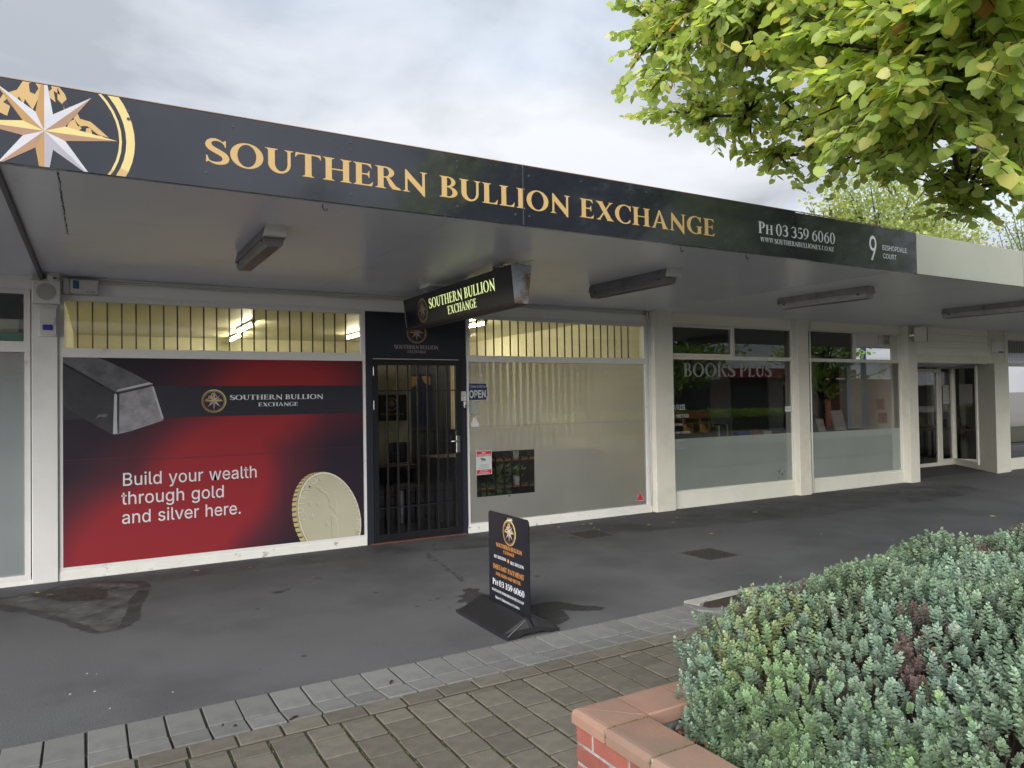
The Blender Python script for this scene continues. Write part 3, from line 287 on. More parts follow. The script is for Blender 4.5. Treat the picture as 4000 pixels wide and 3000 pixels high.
class Print:
    def __init__(s, fr, rect=None): s.fr = fr; s.mb = MB(); s.rect = rect; s.mats = []
    def mi(s, m):
        if m not in s.mats: s.mats.append(m)
        return s.mats.index(m)
    def loops(s, L, m, w=.001):
        L = [l for l in (clip(l, s.rect) for l in L) if len(l) > 2]
        def inside(p, l):
            c = False
            for i in range(len(l)):
                a, b = l[i-1], l[i]
                if (a[1] > p[1]) != (b[1] > p[1]) and p[0] < (b[0]-a[0])*(p[1]-a[1])/(b[1]-a[1])+a[0]: c = not c
            return c
        par = [sum(inside(l[0], q) for j, q in enumerate(L) if j != i) % 2 for i, l in enumerate(L)]
        for i, l in enumerate(L):
            if par[i]: continue
            G_ = [l]+[q for j, q in enumerate(L) if par[j] and inside(q[0], l)]
            tri = tessellate_polygon([[Vector((x, y, 0)) for x, y in q] for q in G_])
            s.mb.add([s.fr(x, y, w) for q in G_ for x, y in q], [t for t in tri], s.mi(m))
    def poly(s, P, m, w=.001): s.loops([P], m, w)
    def text(s, x, y, txt, h, width=None, m=None, w=.001, gap=.05, space=.36, sc=.8, slope=0, parts=None):
        # lower case = small capitals; (x,y) left end of the baseline; parts=(parent, name): every word its own part
        words = [[]]; X = 0
        for c in txt:
            k = 1.0 if not c.islower() else sc
            if c == ' ': X += space; words.append([]); continue
            wd, L = GL[c.upper()]; words[-1].append((X, k, L)); X += wd*k+gap
        X -= gap; fx = (width/X) if width else h
        for items in words:
            t = Print(s.fr, s.rect) if parts else s
            for X0, k, L in items:
                t.loops([[(x+(X0+a/1000*k)*fx, y+b/1000*k*h+slope*(X0+a/1000*k)*fx) for a, b in zip(l[::2], l[1::2])] for l in L], m, w)
            if parts and t.mb.v: t.build(parts[1], parts[0])
    def sans(s, x, y, txt, h, width=None, m=None, w=.001, shear=0, bold=0, parts=None):
        words = [[]]; X = 0
        for c in txt:
            if c == ' ': X += 230; words.append([]); continue
            ad, L = SG.get(c, SG['-']); words[-1].append((X, L)); X += ad
        k = h/SG['cap']; fx = (width/(X-60)) if width else k
        for items in words:
            t = Print(s.fr, s.rect) if parts else s
            for X0, L in items:
                LL = []
                for l in L:
                    P = list(zip(l[::2], l[1::2]))
                    if bold:     # thicken: move every edge outwards
                        n = len(P); ar = sum(P[i][0]*P[(i+1) % n][1]-P[(i+1) % n][0]*P[i][1] for i in range(n)); Q = []
                        for i in range(n):
                            p0, p1, p2 = Vector(P[i-1]), Vector(P[i]), Vector(P[(i+1) % n]); e1 = (p1-p0).normalized(); e2 = (p2-p1).normalized(); nr = Vector((e1.y+e2.y, -e1.x-e2.x)); 
                            q = nr.length; nr = nr/q if q > 1e-6 else Vector((e1.y, -e1.x)); d = bold*1000/max(.5, q/2); Q.append((p1.x+nr.x*d*s.ws, p1.y+nr.y*d*s.ws))
                        P = Q
                    LL.append([(x+(X0-60+a+shear*b)*fx, y+b*k) for a, b in P])
                t.loops(LL, m, w)
            if parts and t.mb.v: t.build(parts[1], parts[0])
    ws = -1
    def disc(s, cx, cy, rx, ry, m, w=.001, n=28, tilt=0): s.poly([(cx+rx*math.cos(2*math.pi*i/n), cy+ry*math.sin(2*math.pi*i/n)) for i in range(n)], m, w)
    def ring(s, cx, cy, r0, r1, ms, w=.001, n=48, a0=0, a1=2*math.pi, ry=1):
        for i in range(n):
            a = a0+(a1-a0)*i/n; b = a0+(a1-a0)*(i+1)/n
            mm = ms if not isinstance(ms, (list, tuple)) else ms[int((math.sin((a+b)/2+.8)*.5+.5)*(len(ms)-.01))]
            s.poly([(cx+r*math.cos(t), cy+r*math.sin(t)*ry) for r, t in ((r0, a), (r1, a), (r1, b), (r0, b))], mm, w)
    def emblem(s, cx, cy, rad, w=.0006, dim=False):
        R_ = rad; g, gd, gl, s1, s2, br = (gold, gold_dk, gold_lt, silver_lt, silver_dk, bronze)
        if dim: g, gd, gl, s1, s2 = gold_dk, bronze, gold, silver_dk, silver_dk
        s.ring(cx, cy, R_*.90, R_*1.0, [gd, g, gl], w); s.ring(cx, cy, R_*.82, R_*.85, [gd, g, gl], w, n=40)
        # mountains: ragged ridges
        Mt = [[(-.75,.03),(-.62,.18),(-.50,.22),(-.42,.38),(-.28,.46),(-.20,.62),(-.10,.74),(-.02,.66),(.05,.76),(.12,.64),(.17,.48),(.10,.52),(.12,.38),(.04,.44),(.02,.26),(-.06,.40),(-.12,.24),(-.2,.36),(-.24,.18),(-.34,.28),(-.38,.12),(-.48,.16),(-.55,.04),(-.64,.08)],
              [(.14,.60),(.22,.50),(.26,.36),(.34,.32),(.38,.22),(.50,.20),(.62,.10),(.70,.03),(.58,.05),(.46,.14),(.36,.12),(.30,.24),(.22,.24),(.20,.36),(.14,.42)],
              [(.24,.08),(.34,.04),(.40,.10),(.32,.20),(.26,.16)], [(.44,.04),(.52,.03),(.50,.12),(.45,.11)], [(.10,.14),(.16,.06),(.21,.05),(.18,.18),(.12,.24)], [(-.2,.10),(-.12,.05),(-.08,.14),(-.14,.2)], [(.56,.0),(.6,-.01),(.64,.04),(.58,.04)]]
        for P in Mt: s.poly([(cx+a*R_, cy+b*R_) for a, b in P], g, w)
        for P in ([(-.42,.28),(-.36,.36),(-.30,.30),(-.26,.38),(-.22,.30),(-.30,.22)], [(-.16,.56),(-.10,.60),(-.06,.52),(-.10,.44),(-.15,.46)], [(.02,.60),(.06,.64),(.08,.54),(.04,.50)], [(-.56,.10),(-.50,.16),(-.46,.12),(-.52,.06)], [(.24,.44),(.27,.34),(.22,.30),(.19,.38)]):
            s.poly([(cx+a*R_, cy+b*R_) for a, b in P], navy_matt, w*1.5)
        def pt(ang, r): return (cx+R_*r*math.sin(ang), cy+R_*r*math.cos(ang))
        mats_ = {0: (gd, s1), 1: (s1, br), 2: (gl, br), 3: (s1, s2), 4: (s2, gd), 5: (br, s1), 6: (br, gl), 7: (gd, s1)}
        for k in range(8):
            a = k*math.pi/4; L = .80 if k % 2 == 0 else .72; h = math.pi/8
            l, r = mats_[k]
            s.poly([(cx, cy), pt(a-h, .24), pt(a, L)], l, w*2); s.poly([(cx, cy), pt(a, L), pt(a+h, .24)], r, w*2)
    def build(s, name, parent): return s.mb.build(name, s.mats, parent)

# ------------------------------------------------------------------ ground
KY, KS = -3.742, .0125                     # kerb line y = KY + KS*x
def ky(x): return KY+KS*x
ground = MB().add([(-900, -900, -.06), (900, -900, -.06), (900, 900, -.06), (-900, 900, -.06)], [(0, 1, 2, 3)]).build('ground', plaza_m); tag(ground, kind='structure')
def shp(pts, n=None): return [(x, y) for x, y in pts]
fp = MB(); fp.prism([(-14, ky(-14)), (45, ky(45)), (45, 3), (-14, 3)], -.05, 0)
footpath = fp.build('footpath', asphalt); tag(footpath, kind='structure')
def blob(name, pts, m, z, jag=.012, seg=5, seed=1):
    r = random.Random(seed); P = []
    n = len(pts)
    for i in range(n):
        a, b, c, d = [Vector(pts[(i+k) % n]) for k in (-1, 0, 1, 2)]
        for j in range(seg):
            t = j/seg; q = .5*((2*b)+(-a+c)*t+(2*a-5*b+4*c-d)*t*t+(-a+3*b-3*c+d)*t**3); P.append((q.x+r.uniform(-jag, jag), q.y+r.uniform(-jag, jag)))
    tri = tessellate_polygon([[Vector((x, y, 0)) for x, y in P]])
    o = MB().add([(x, y, z) for x, y in P], tri).build(name, m, footpath); return o
def softmat(m, name, amt, sc=5, lo=.4, hi=.6):
    m2 = m.copy(); m2.name = name; t = m2.node_tree; b = t.nodes['Principled BSDF']; o = [n for n in t.nodes if n.type == 'OUTPUT_MATERIAL'][0]
    tr = N(t, 'ShaderNodeBsdfTransparent'); mx = N(t, 'ShaderNodeMixShader'); tcn = N(t, 'ShaderNodeTexCoord')
    n = N(t, 'ShaderNodeTexNoise', inp={'Scale': sc, 'Detail': 8, 'Roughness': .7}); t.links.new(tcn.outputs['Object'], n.inputs[0])
    mr = N(t, 'ShaderNodeMapRange', inp={1: lo, 2: hi, 3: 0, 4: amt}); t.links.new(n.outputs[0], mr.inputs[0])
    t.links.new(mr.outputs[0], mx.inputs[0]); t.links.new(tr.outputs[0], mx.inputs[1]); t.links.new(b.outputs[0], mx.inputs[2]); t.links.new(mx.outputs[0], o.inputs[0]); return m2
soft_dark = softmat(wet, 'soft_dark_stain', .6, 6, .3, .6)
soft_pale = softmat(pale_stain, 'soft_pale_stain', .72, 5, .36, .66)
soft_silt = softmat(dark_stain, 'silt_patch', .9, 10, .30, .55)
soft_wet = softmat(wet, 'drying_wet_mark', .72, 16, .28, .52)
soft_grime = softmat(wet, 'faint_grime', .32, 1.5, .42, .62)
blob('stain', [(-.75,-.47),(-.5,-.40),(-.36,-.29),(-.1,-.22),(.17,-.33),(.41,-.50),(.42,-.85),(.35,-1.2),(.31,-1.6),(.27,-1.83),(.15,-2.0),(-.0,-1.98),(-.10,-1.80),(-.25,-1.50),(-.42,-1.18),(-.55,-1.0),(-.7,-.80)], soft_dark, .0010, .015, seed=2)
blob('stain', [(-.72,-.53),(-.5,-.47),(-.36,-.34),(-.1,-.28),(.15,-.40),(.33,-.57),(.31,-.85),(.25,-1.15),(.20,-1.6),(.14,-1.93),(.02,-1.93),(-.04,-1.75),(-.2,-1.45),(-.35,-1.12),(-.48,-.92),(-.66,-.65)], soft_pale, .0020, .012, seed=3)
blob('stain', [(-.46,-.5),(-.37,-.36),(-.2,-.38),(.02,-.54),(.10,-.7),(.07,-.95),(-.1,-.93),(-.21,-.86),(-.38,-.66)], soft_silt, .0030, .015, seed=4)
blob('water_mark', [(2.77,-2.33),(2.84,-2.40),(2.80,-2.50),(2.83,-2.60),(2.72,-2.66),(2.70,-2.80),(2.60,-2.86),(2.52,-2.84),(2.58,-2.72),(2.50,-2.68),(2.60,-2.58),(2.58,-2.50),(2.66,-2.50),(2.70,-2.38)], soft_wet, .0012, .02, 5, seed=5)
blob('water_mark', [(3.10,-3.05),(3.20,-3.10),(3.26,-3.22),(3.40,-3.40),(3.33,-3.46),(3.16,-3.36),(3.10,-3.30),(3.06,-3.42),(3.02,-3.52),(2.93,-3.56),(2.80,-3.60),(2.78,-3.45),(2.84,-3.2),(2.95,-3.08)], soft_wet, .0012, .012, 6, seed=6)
for i, (x, y, s_) in enumerate([(3.19,-.70,.05),(2.995,-1.167,.035),(2.969,-1.372,.03),(2.955,-1.45,.03),(2.921,-1.596,.035),(2.91,-1.744,.035),(2.90,-1.80,.022),(2.883,-1.938,.035),(2.865,-2.0,.028),(2.852,-2.06,.038),(3.02,-.9,.04),(2.99,-1.02,.03),(1.78,-1.25,.04),(1.45,-1.5,.03),(1.36,-1.55,.04),(.42,-1.2,.022),(.62,-1.6,.02),(2.2,-2.6,.02),(2.35,-2.5,.018),(1.16,-3.25,.02),(3.5,-2.3,.03),(3.9,-1.9,.022),(2.48,-2.45,.016),(2.40,-2.75,.014),(2.53,-2.3,.012)]):
    blob('water_mark', [(x+s_*math.cos(a)*rnd.uniform(.5, 1.1)*1.1, y+s_*math.sin(a)*rnd.uniform(.5, 1.1)) for a in [k*math.pi/3.5 for k in range(7)]], wet, .0015, .003, 3, seed=10+i)
for i in range(26):      # old gum and small stains
    x, y, s_ = rnd.uniform(-.5, 8), rnd.uniform(-3.5, -.3), rnd.uniform(.008, .02)
    blob('water_mark', [(x+s_*math.cos(a)*rnd.uniform(.6, 1.2), y+s_*math.sin(a)*rnd.uniform(.5, 1.1)) for a in [k*math.pi/3 for k in range(6)]], soft_dark if i % 3 else pale_stain, .0013, .002, 3, seed=100+i)
def seam(P, w_):
    mb = MB(); r = random.Random(len(P))
    for (a, b) in zip(P, P[1:]):
        a = Vector(a); b = Vector(b); n = int((b-a).length/.05)+1; d = (b-a).normalized(); q = Vector((-d.y, d.x)); pr_ = None
        for k in range(n+1):
            c = a+(b-a)*k/n+q*r.uniform(-.008, .008); cur = (c+q*w_*r.uniform(.2, 1), c-q*w_*r.uniform(.2, 1))
            if pr_: mb.add([(pr_[0].x, pr_[0].y, .0011), (pr_[1].x, pr_[1].y, .0011), (cur[1].x, cur[1].y, .0011), (cur[0].x, cur[0].y, .0011)], [(0,1,2,3)])
            pr_ = cur
    mb.build('asphalt_seam', wet, footpath)
seam([(5.9,-.05),(5.75,-.8),(7.6,-.85),(9.6,-.9)], .004); seam([(7.6,-.85),(7.9,-2.2),(8.3,-3.6)], .003); seam([(3.6,-.1),(3.9,-.55),(4.6,-.62)], .0025)
blob('grime', [(-2,-.02),(2,-.02),(6.7,-.02),(9.5,-.1),(12.6,-.1),(12.6,-1.4),(9,-1.6),(6,-1.2),(4,-.9),(2,-.6),(-2,-.5)], soft_grime, .0005, .05, 4, seed=40)

def pz(x, y): return (x*.98765, -7.9864+(y+7.9864)*.98765)      # plaza lies 20 mm above the footpath
ZP = .02
pb = MB()
pb.prism([(-14, ky(-14)+.0), (45, ky(45)+.0), (45, -4.0), (-14, -4.3)], -.05, -.007)
edge_base = pb.build('paving_joint_bed', edge_dirt); tag(edge_base, kind='structure')
pb = MB(); pb.prism([pz(-14, -4.20-.08), pz(45, -4.20+.3), (45, -34), (-30, -34), (-30, -4.28)], -.05, .0135)
plaza = pb.build('plaza_paving', joint_m); tag(plaza, kind='structure')
far = MB(); far.prism([(-30, -34), (70, -34), (70, -9.3), (-30, -9.3)], .009, .0195)
fo = far.build('far_paving', plaza_m); tag(fo, kind='structure')
def tile_mesh(name, w, l, h, c, m, jit=0, seed=0):
    r = random.Random(seed)
    bm = bmesh.new(); bmesh.ops.create_cube(bm, size=1)
    for v in bm.verts: v.co = Vector((v.co.x*w, v.co.y*l, (v.co.z-.5)*h))
    bmesh.ops.delete(bm, geom=[f for f in bm.faces if f.normal.z < -.5], context='FACES_ONLY')
    te = [e for e in bm.edges if all(v.co.z > -.001 for v in e.verts)]
    ve = [e for e in bm.edges if abs(e.verts[0].co.z-e.verts[1].co.z) > .001]
    bmesh.ops.bevel(bm, geom=te+ve, offset=c, segments=1, profile=.5, affect='EDGES')
    for v in bm.verts:
        v.co.x += r.uniform(-jit, jit); v.co.y += r.uniform(-jit, jit)
    me = bpy.data.meshes.new(name); bm.to_mesh(me); bm.free(); me.materials.append(m); return me
def inview(x, y, z=0, mg=.04):
    d = Vector((x, y, z))-CAMPOS; zz = d.dot(fw)
    if zz < .2: return False
    return abs(d.dot(cr)/zz*2851.6/4000) < .5+mg and abs(d.dot(cu)/zz*2851.6/4000) < .375+mg
stuff_tiles = {}
def place(name, me, x, y, z, parent, rz=0, rx=0, key='p', group=None):
    mt = Matrix.Translation((x, y, z)) @ Matrix.Rotation(rz, 4, 'Z') @ Matrix.Rotation(rx, 4, 'X')
    if inview(x, y, z) and x < 5.5:
        o = bpy.data.objects.new(name, me); COL.objects.link(o); o.parent = parent; o.matrix_local = mt
        return o
    mb = stuff_tiles.setdefault(key, (MB(), me.materials[0], parent, name))[0]
    mb.add([mt @ v.co for v in me.vertices], [tuple(p.vertices) for p in me.polygons])
tm = [tile_mesh('kerb_paver', .1630, .264, .03, .002, kerb_tile, .0015, s_) for s_ in range(4)]
tm2 = [tile_mesh('kerb_paver_sloped', .1630, .176, .03, .002, kerb_tile, .0015, s_+9) for s_ in range(4)]
for i in range(-16, 62):
    x = .664+.1754*i+.0877
    place('kerb_paver', tm[i % 4], x+rnd.uniform(-.002, .002), ky(x)-.151+rnd.uniform(-.003, .003), .003+rnd.uniform(-.0015, .0025), edge_base, KS+rnd.uniform(-.006, .006), 0, 'k')
    x2, y2 = x+.003, ky(x)-.388
    place('sloped_kerb_paver', tm2[i % 4], x2, y2, .0125, edge_base, KS+rnd.uniform(-.006, .006), -math.atan2(.019, .19), 'k2')
tr3 = [tile_mesh('paver', .1985, .128, .012, .003, paver_m, .0015, s_+20) for s_ in range(4)]
for i in range(-14, 50):
    x = .5915+.2143*i+.107; a, b = pz(x, -4.243+.011*(x-.6)+.0)
    place('stretcher_paver', tr3[i % 4], a+rnd.uniform(-.002, .002), b, ZP+rnd.uniform(-.001, .002), plaza, .01+rnd.uniform(-.006, .006), 0, 's')
tmc = [tile_mesh('paver', .1595, .1850, .012, .003, paver_m, .0018, s_+30) for s_ in range(6)]
ths = tile_mesh('paver', .1595, .031, .012, .002, paver_m, .0015, 41); thh = tile_mesh('paver', .1595, .124, .012, .003, paver_m, .0015, 42)
for i in range(-12, 62):
    x = .541+.1775*i+.0887; y0 = -4.3215+.008*(x-.6); A = (i % 2 == 1)
    a, b = pz(x, y0-.020) if A else pz(x, y0-.070)
    place('sliver_paver' if A else 'cut_paver', ths if A else thh, a, b, ZP, plaza, .006, 0, 'c')
    yy = y0-(.041 if A else .141); k = 0
    while yy > -9.2:
        a, b = pz(x, yy-.1)
        place('paver', tmc[(k+i) % 6], a+rnd.uniform(-.0025, .0025), b+rnd.uniform(-.002, .002), ZP+rnd.uniform(-.0012, .0025), plaza, .004+rnd.uniform(-.008, .008), 0, 'c')
        yy -= .2; k += 1
for k, (mb, m, par, nm) in stuff_tiles.items():
    o = mb.build('distant_'+nm+'s', m, par); o['kind'] = 'stuff'
# moss tufts in the joints
def tufts():
    me = MB(); r = random.Random(5)
    for _ in range(1500):
        i = r.randint(-10, 24); x = .541+.1775*i+r.uniform(-.003, .003); y = r.uniform(-6.4, -4.33); a, b = pz(x, y)
        if not inview(a, b): continue
        s_ = r.uniform(.003, .0065)
        me.add([(a-s_*.7, b-s_*1.5, .014), (a+s_*.7, b-s_*1.2, .014), (a+s_*.6, b+s_*1.5, .014), (a-s_*.6, b+s_, .014), (a, b, .0185+s_*.3)], [(0,1,4),(1,2,4),(2,3,4),(3,0,4)])
    o = me.build('joint_moss', mat('moss', (.09,.115,.02), .9, (.05,.06,.015), 60), plaza); o['kind'] = 'stuff'
tufts()

# ------------------------------------------------------------------ inspection covers
def grate(x, y, w, l, rz, label):
    t = empty('inspection_cover', (x, y, 0), label, 'drain cover', 'metal covers set in the footpath', rz)
    mb = MB(); f = .03
    for a in (-1, 1):
        mb.box(a*w/2-a*f, a*w/2, -l/2, l/2, -.02, .004); mb.box(-w/2+f, w/2-f, a*l/2-a*f, a*l/2, -.02, .0035)
    mb2 = MB(); mb2.box(-w/2+f+.004, w/2-f-.004, -l/2+f+.004, l/2-f-.004, -.02, .001)
    mb3 = MB()
    nx = 9
    for i in range(nx):
        for j in range(nx):
            cx = -w/2+f+.025+i*(w-2*f-.05)/(nx-1); cy = -l/2+f+.025+j*(l-2*f-.05)/(nx-1)
            mb3.box(cx-.013, cx+.013, cy-.006 if (i+j) % 2 else cy-.013, cy+.006 if (i+j) % 2 else cy+.013, .001, .007) if (i+j) % 2 else mb3.box(cx-.006, cx+.006, cy-.013, cy+.013, .001, .007)
    for n_, b_ in (('frame', mb), ('plate', mb2), ('tread_stud', mb3)):
        me = b_.build(n_, grate_m if n_ != 'frame' else mat('grate_frame', (.08,.075,.07), .7), None); me.parent = t
        if n_ == 'tread_stud': me['kind'] = 'stuff'; me.name = 'tread_studs'
grate(5.10, -.92, .47, .47, .0, 'rusty iron inspection cover sunk in the asphalt in front of the frosted window')
grate(5.455, -2.475, .47, .47, .0, 'larger looking iron inspection cover in the open asphalt nearer the shrub')

# ------------------------------------------------------------------ small garden bed
gb = empty('garden_bed', (4.3, -3.75, 0), 'small mulched garden bed with pale concrete edging at the end of the kerb pavers', 'garden bed')
mb = MB().prism([(4.12,-3.76),(4.45,-3.74),(4.9,-3.74),(5.6,-3.9),(5.6,-4.4),(4.5,-4.1),(4.05,-3.92),(4.0,-3.86)], -.03, .012); mb.build('mulch', soil_m, gb)
MB().prism([(4.0,-3.66),(4.16,-3.655),(4.165,-3.74),(4.03,-3.80),(3.985,-3.75)], -.03, .018).build('edging_block', conc_pale, gb)
MB().prism([(4.17,-3.655),(4.27,-3.65),(4.275,-3.735),(4.175,-3.74)], -.03, .017).build('edging_block', conc_pale, gb)
MB().prism([(4.28,-3.65),(4.54,-3.64),(4.60,-3.68),(4.52,-3.735),(4.285,-3.735)], -.03, .018).build('edging_block', conc_pale, gb)
MB().prism([(4.62,-3.64),(4.8,-3.66),(5.1,-3.75),(5.1,-3.80),(4.75,-3.74),(4.62,-3.70)], -.03, .017).build('edging_block', conc_pale, gb)
MB().prism([(3.96,-3.70),(4.0,-3.78),(4.03,-3.90),(4.2,-3.97),(4.5,-4.10),(4.8,-4.2),(4.8,-4.25),(4.4,-4.12),(4.0,-3.97),(3.93,-3.88)], -.03, .016).build('edging_block', kerb_tile, gb)

# ------------------------------------------------------------------ brick planter
PZ = .42
pl = empty('brick_planter', (1.6, -5.62, 0), 'low red brick planter wall with rounded terracotta coping tiles', 'planter')
X0, X1, YT, YB = 1.60, 7.2, -5.615, -7.7
Wd = .205
# cores
mb = MB(); mb.box(X0+.0175, X0+Wd-.03, YB, YT-.0175, .01, PZ-.05); mb.box(X0+Wd-.03, X1, YT-Wd+.03, YT-.0175, .01, PZ-.05); mb.build('mortar_core', mortar_m, pl)
def coping(L, along, mitre=0):
    # profile across: outer nose rounded; built along +s
    prof = [(.0, -.058), (.0, -.018), (.005, -.007), (.018, -.001), (.03, 0), (Wd-.006, 0), (Wd, -.005), (Wd, -.055)]
    return prof
def cap_piece(s0, s1, arm, end0=None, end1=None, dz=0):
    prof = [(.0, -.056), (.0, -.022), (.004, -.010), (.014, -.002), (.028, 0), (Wd-.006, 0), (Wd, -.005), (Wd, -.052)]
    def pos(s, d, z):
        return (X0+d, YT-s, PZ+z+dz) if arm == 'y' else (X0+s, YT-d, PZ+z+dz)
    vs = []
    for e in (0, 1):
        for d, z in prof:
            s = (s0, s1)[e]
            if e == 0 and end0 == 'm': s = d+.004
            vs.append(pos(s, d, z))
    n = len(prof); fs = [(i, (i+1) % n, n+(i+1) % n, n+i) for i in range(n)]+[tuple(range(n)), tuple(range(n, 2*n))[::-1]]
    MB().add(vs, fs).build('coping_tile', cap_m, pl, origin=(0, 0, 0) if False else None)
ysj = [.0, .216, .465, .715, .965, 1.215, 1.465, 1.715, 1.965]
cap_piece(0, ysj[1]-.007, 'y', 'm'); cap_piece(0, .205, 'x', 'm')
for i in range(1, len(ysj)-1): cap_piece(ysj[i]+.007, ysj[i+1]-.007, 'y', dz=rnd.uniform(-.002, .002))
xs = .212
for i in range(22): cap_piece(xs+.006, xs+.228-.006, 'x', dz=rnd.uniform(-.003, .002)); xs += .228
# mortar under and between the coping tiles
mb = MB(); 
mb.box(X0+.010, X0+Wd-.01, YB, YT-.010, PZ-.048, PZ-.010); mb.box(X0+Wd-.01, X1, YT-Wd+.01, YT-.010, PZ-.048, PZ-.010)
mb.build('coping_mortar', mat('mossy_mortar', (.42,.42,.40), .9, (.30,.29,.26), 30, .8, 90, dirt=(.09,.085,.035), dscale=16, dlo=.46, dhi=.56), pl)
mj = MB(); r = random.Random(31)
for s_ in ysj[1:7]:
    for _ in range(34):
        d = r.uniform(0, Wd)**1.0; e = r.uniform(.0018, .005); x_, y_ = X0+d, YT-s_+r.uniform(-.005, .005); z_ = PZ-.012+(0 if d > .02 else -.03*r.random()); mj.add([(x_-e*1.6, y_-e, z_), (x_+e*1.5, y_-e, z_), (x_+e*1.4, y_+e, z_), (x_-e*1.5, y_+e, z_), (x_, y_, z_+.010+e*.6)], [(0,1,4),(1,2,4),(2,3,4),(3,0,4)])
o = mj.build('joint_moss', mat('planter_moss', (.10,.11,.025), .9, (.05,.055,.02), 60), pl); o['kind'] = 'stuff'
bme = {}
def brick(s0, L, z, arm):
    key = (round(L, 3), arm)
    if key not in bme:
        b = MB().box(0, L if arm == 'x' else .1, -.1 if arm == 'x' else -L, 0, 0, .064, c=.003)
        me = bpy.data.meshes.new('brick'); me.from_pydata(b.v, [], b.f); me.materials.append(brick_m)
        bm = bmesh.new(); bm.from_mesh(me); bmesh.ops.recalc_face_normals(bm, faces=bm.faces[:]); bm.to_mesh(me); bm.free(); bme[key] = me
    o = bpy.data.objects.new('brick', bme[key]); COL.objects.link(o); o.parent = pl
    o.location = Vector((X0+.014+(s0 if arm == 'x' else 0), YT-.014-(s0 if arm == 'y' else 0), z))-Vector(pl.location)
z = PZ-.058-.068; row = 0
while z > -.03:
    s = 0 if row % 2 == 0 else 0
    Ls = [.098 if row % 2 == 0 else .205]
    while s < 1.9:
        L = Ls[0] if s == 0 else .205; brick(s, L, z, 'y'); s += L+.011
    s = .114; 
    while s < 1.6: brick(s, .205, z, 'x'); s += .216
    z -= .075; row += 1
# far and right hand walls of the planter (plain, mostly hidden)
MB().box(X1, X1+.2, YB, YT, 0, PZ-.002).build('end_wall', brick_m, pl)
mb = MB(); mb.box(X0+Wd+.001, X0+Wd+.10, YB, YT-Wd-.1, .2, PZ-.085); mb.box(X0+Wd+.001, X1-.01, YT-Wd-.105, YT-Wd-.001, .2, PZ-.086); mb.build('inner_block', conc_m, pl)
# soil surface
n_ = 60; vs = []; fs = []
for i in range(n_+1):
    for j in range(30):
        x = X0+Wd+.05+(X1-X0-Wd-.05)*i/n_; y = YT-Wd-.05-(YT-Wd-YB)*j/29
        vs.append((x, y, .315+.03*math.sin(x*3+y*5)+rnd.uniform(-.008, .008)))
for i in range(n_):
    for j in range(29): fs.append((i*30+j, i*30+j+1, (i+1)*30+j+1, (i+1)*30+j))
so = MB().add(vs, fs).build('soil', soil_m, pl); so['kind'] = 'stuff'

# ------------------------------------------------------------------ shops
def window(par, x0, x1, z0, z1, fm, gm, y=0, fw_=.035, name='window', mull=(), bars=None, ybar=.06, inset=.012, film=None, filmz=None, proud=.0):
    # frame as one mesh, panes and bars as its children
    mb = MB(); f = fw_
    mb.box(x0, x1, y-.02-proud, y+.05, z0, z0+f); mb.box(x0, x1, y-.02-proud, y+.05, z1-f, z1)
    mb.box(x0, x0+f, y-.017-proud, y+.047, z0+f, z1-f); mb.box(x1-f, x1, y-.017-proud, y+.047, z0+f, z1-f)
    for m in mull: mb.box(m-.016, m+.016, y-.017, y+.047, z0+f, z1-f)
    w = mb.build(name, fm, par, origin=(x0, y, z0))
    xs = [x0+f]+[q for m in mull for q in (m-.016, m+.016)]+[x1-f]
    for k in range(0, len(xs), 2):
        MB().add([(xs[k], y+inset, z0+f), (xs[k+1], y+inset, z0+f), (xs[k+1], y+inset, z1-f), (xs[k], y+inset, z1-f)], [(0, 1, 2, 3)]).build('pane', gm, w)
    if bars:
        me = None
        for bx in bars:
            if me is None:
                o = MB().box(bx-.0065, bx+.0065, y+ybar, y+ybar+.013, z0+f*.5, z1-f*.5).build('security_bar', bar_m, w, origin=(bx, y+ybar, z0)); me = o.data; base = Vector((bx, y+ybar, z0))
            else:
                o = bpy.data.objects.new('security_bar', me); COL.objects.link(o); o.parent = w; o.location = Vector((bx, y+ybar, z0))-wloc(w)
    return w
# --- bullion shop
bs = empty('bullion_shop', (2.6, 0, 0), 'narrow single storey shop with red poster window, black barred door and frosted window', 'shop')
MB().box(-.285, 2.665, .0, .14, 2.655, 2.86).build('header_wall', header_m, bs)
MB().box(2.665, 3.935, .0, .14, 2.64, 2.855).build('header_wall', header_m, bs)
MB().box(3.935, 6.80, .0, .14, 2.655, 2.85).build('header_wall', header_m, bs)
for z_, r_ in ((2.815, .009), (2.792, .007), (2.775, .006)):
    P = [(-.2+.35*i, -.012-.004*(z_ < 2.8), z_+.006*math.sin(i*1.7+z_*40)+.0*i) for i in range(21)]
    MB().tube(P, r_, 6).build('wall_cable', white_frame, bs, True)
MB().box(-.49, -.285, -.04, .14, 0, 2.86, c=.006).build('pillar', wall_cool, bs)
mb = MB(); mb.box(-.285, 2.665, -.025, .14, -.02, .082, c=.004); mb.build('plinth', base_cool, bs)
MB().box(3.925, 6.80, -.035, .14, -.02, .085, c=.004).build('plinth', base_cool, bs)
w1 = window(bs, -.285, 2.665, 2.107, 2.655, white_frame, glass, bars=[-.129+.1236*i for i in range(22)], name='transom_window', fw_=.05)
wp = window(bs, -.285, 2.665, .082, 2.107, white_frame, glass, name='poster_window', fw_=.036)
w2 = window(bs, 3.935, 6.765, 2.107, 2.655, white_frame, glass, bars=[4.006+.1189*i for i in range(22)], name='transom_window', fw_=.048)
w3 = window(bs, 3.935, 6.765, .085, 2.107, white_frame, glass, name='frosted_window', fw_=.028)
MB().box(6.765, 6.80, -.01, .14, .085, 2.655).build('corner_trim', white_frame, bs)
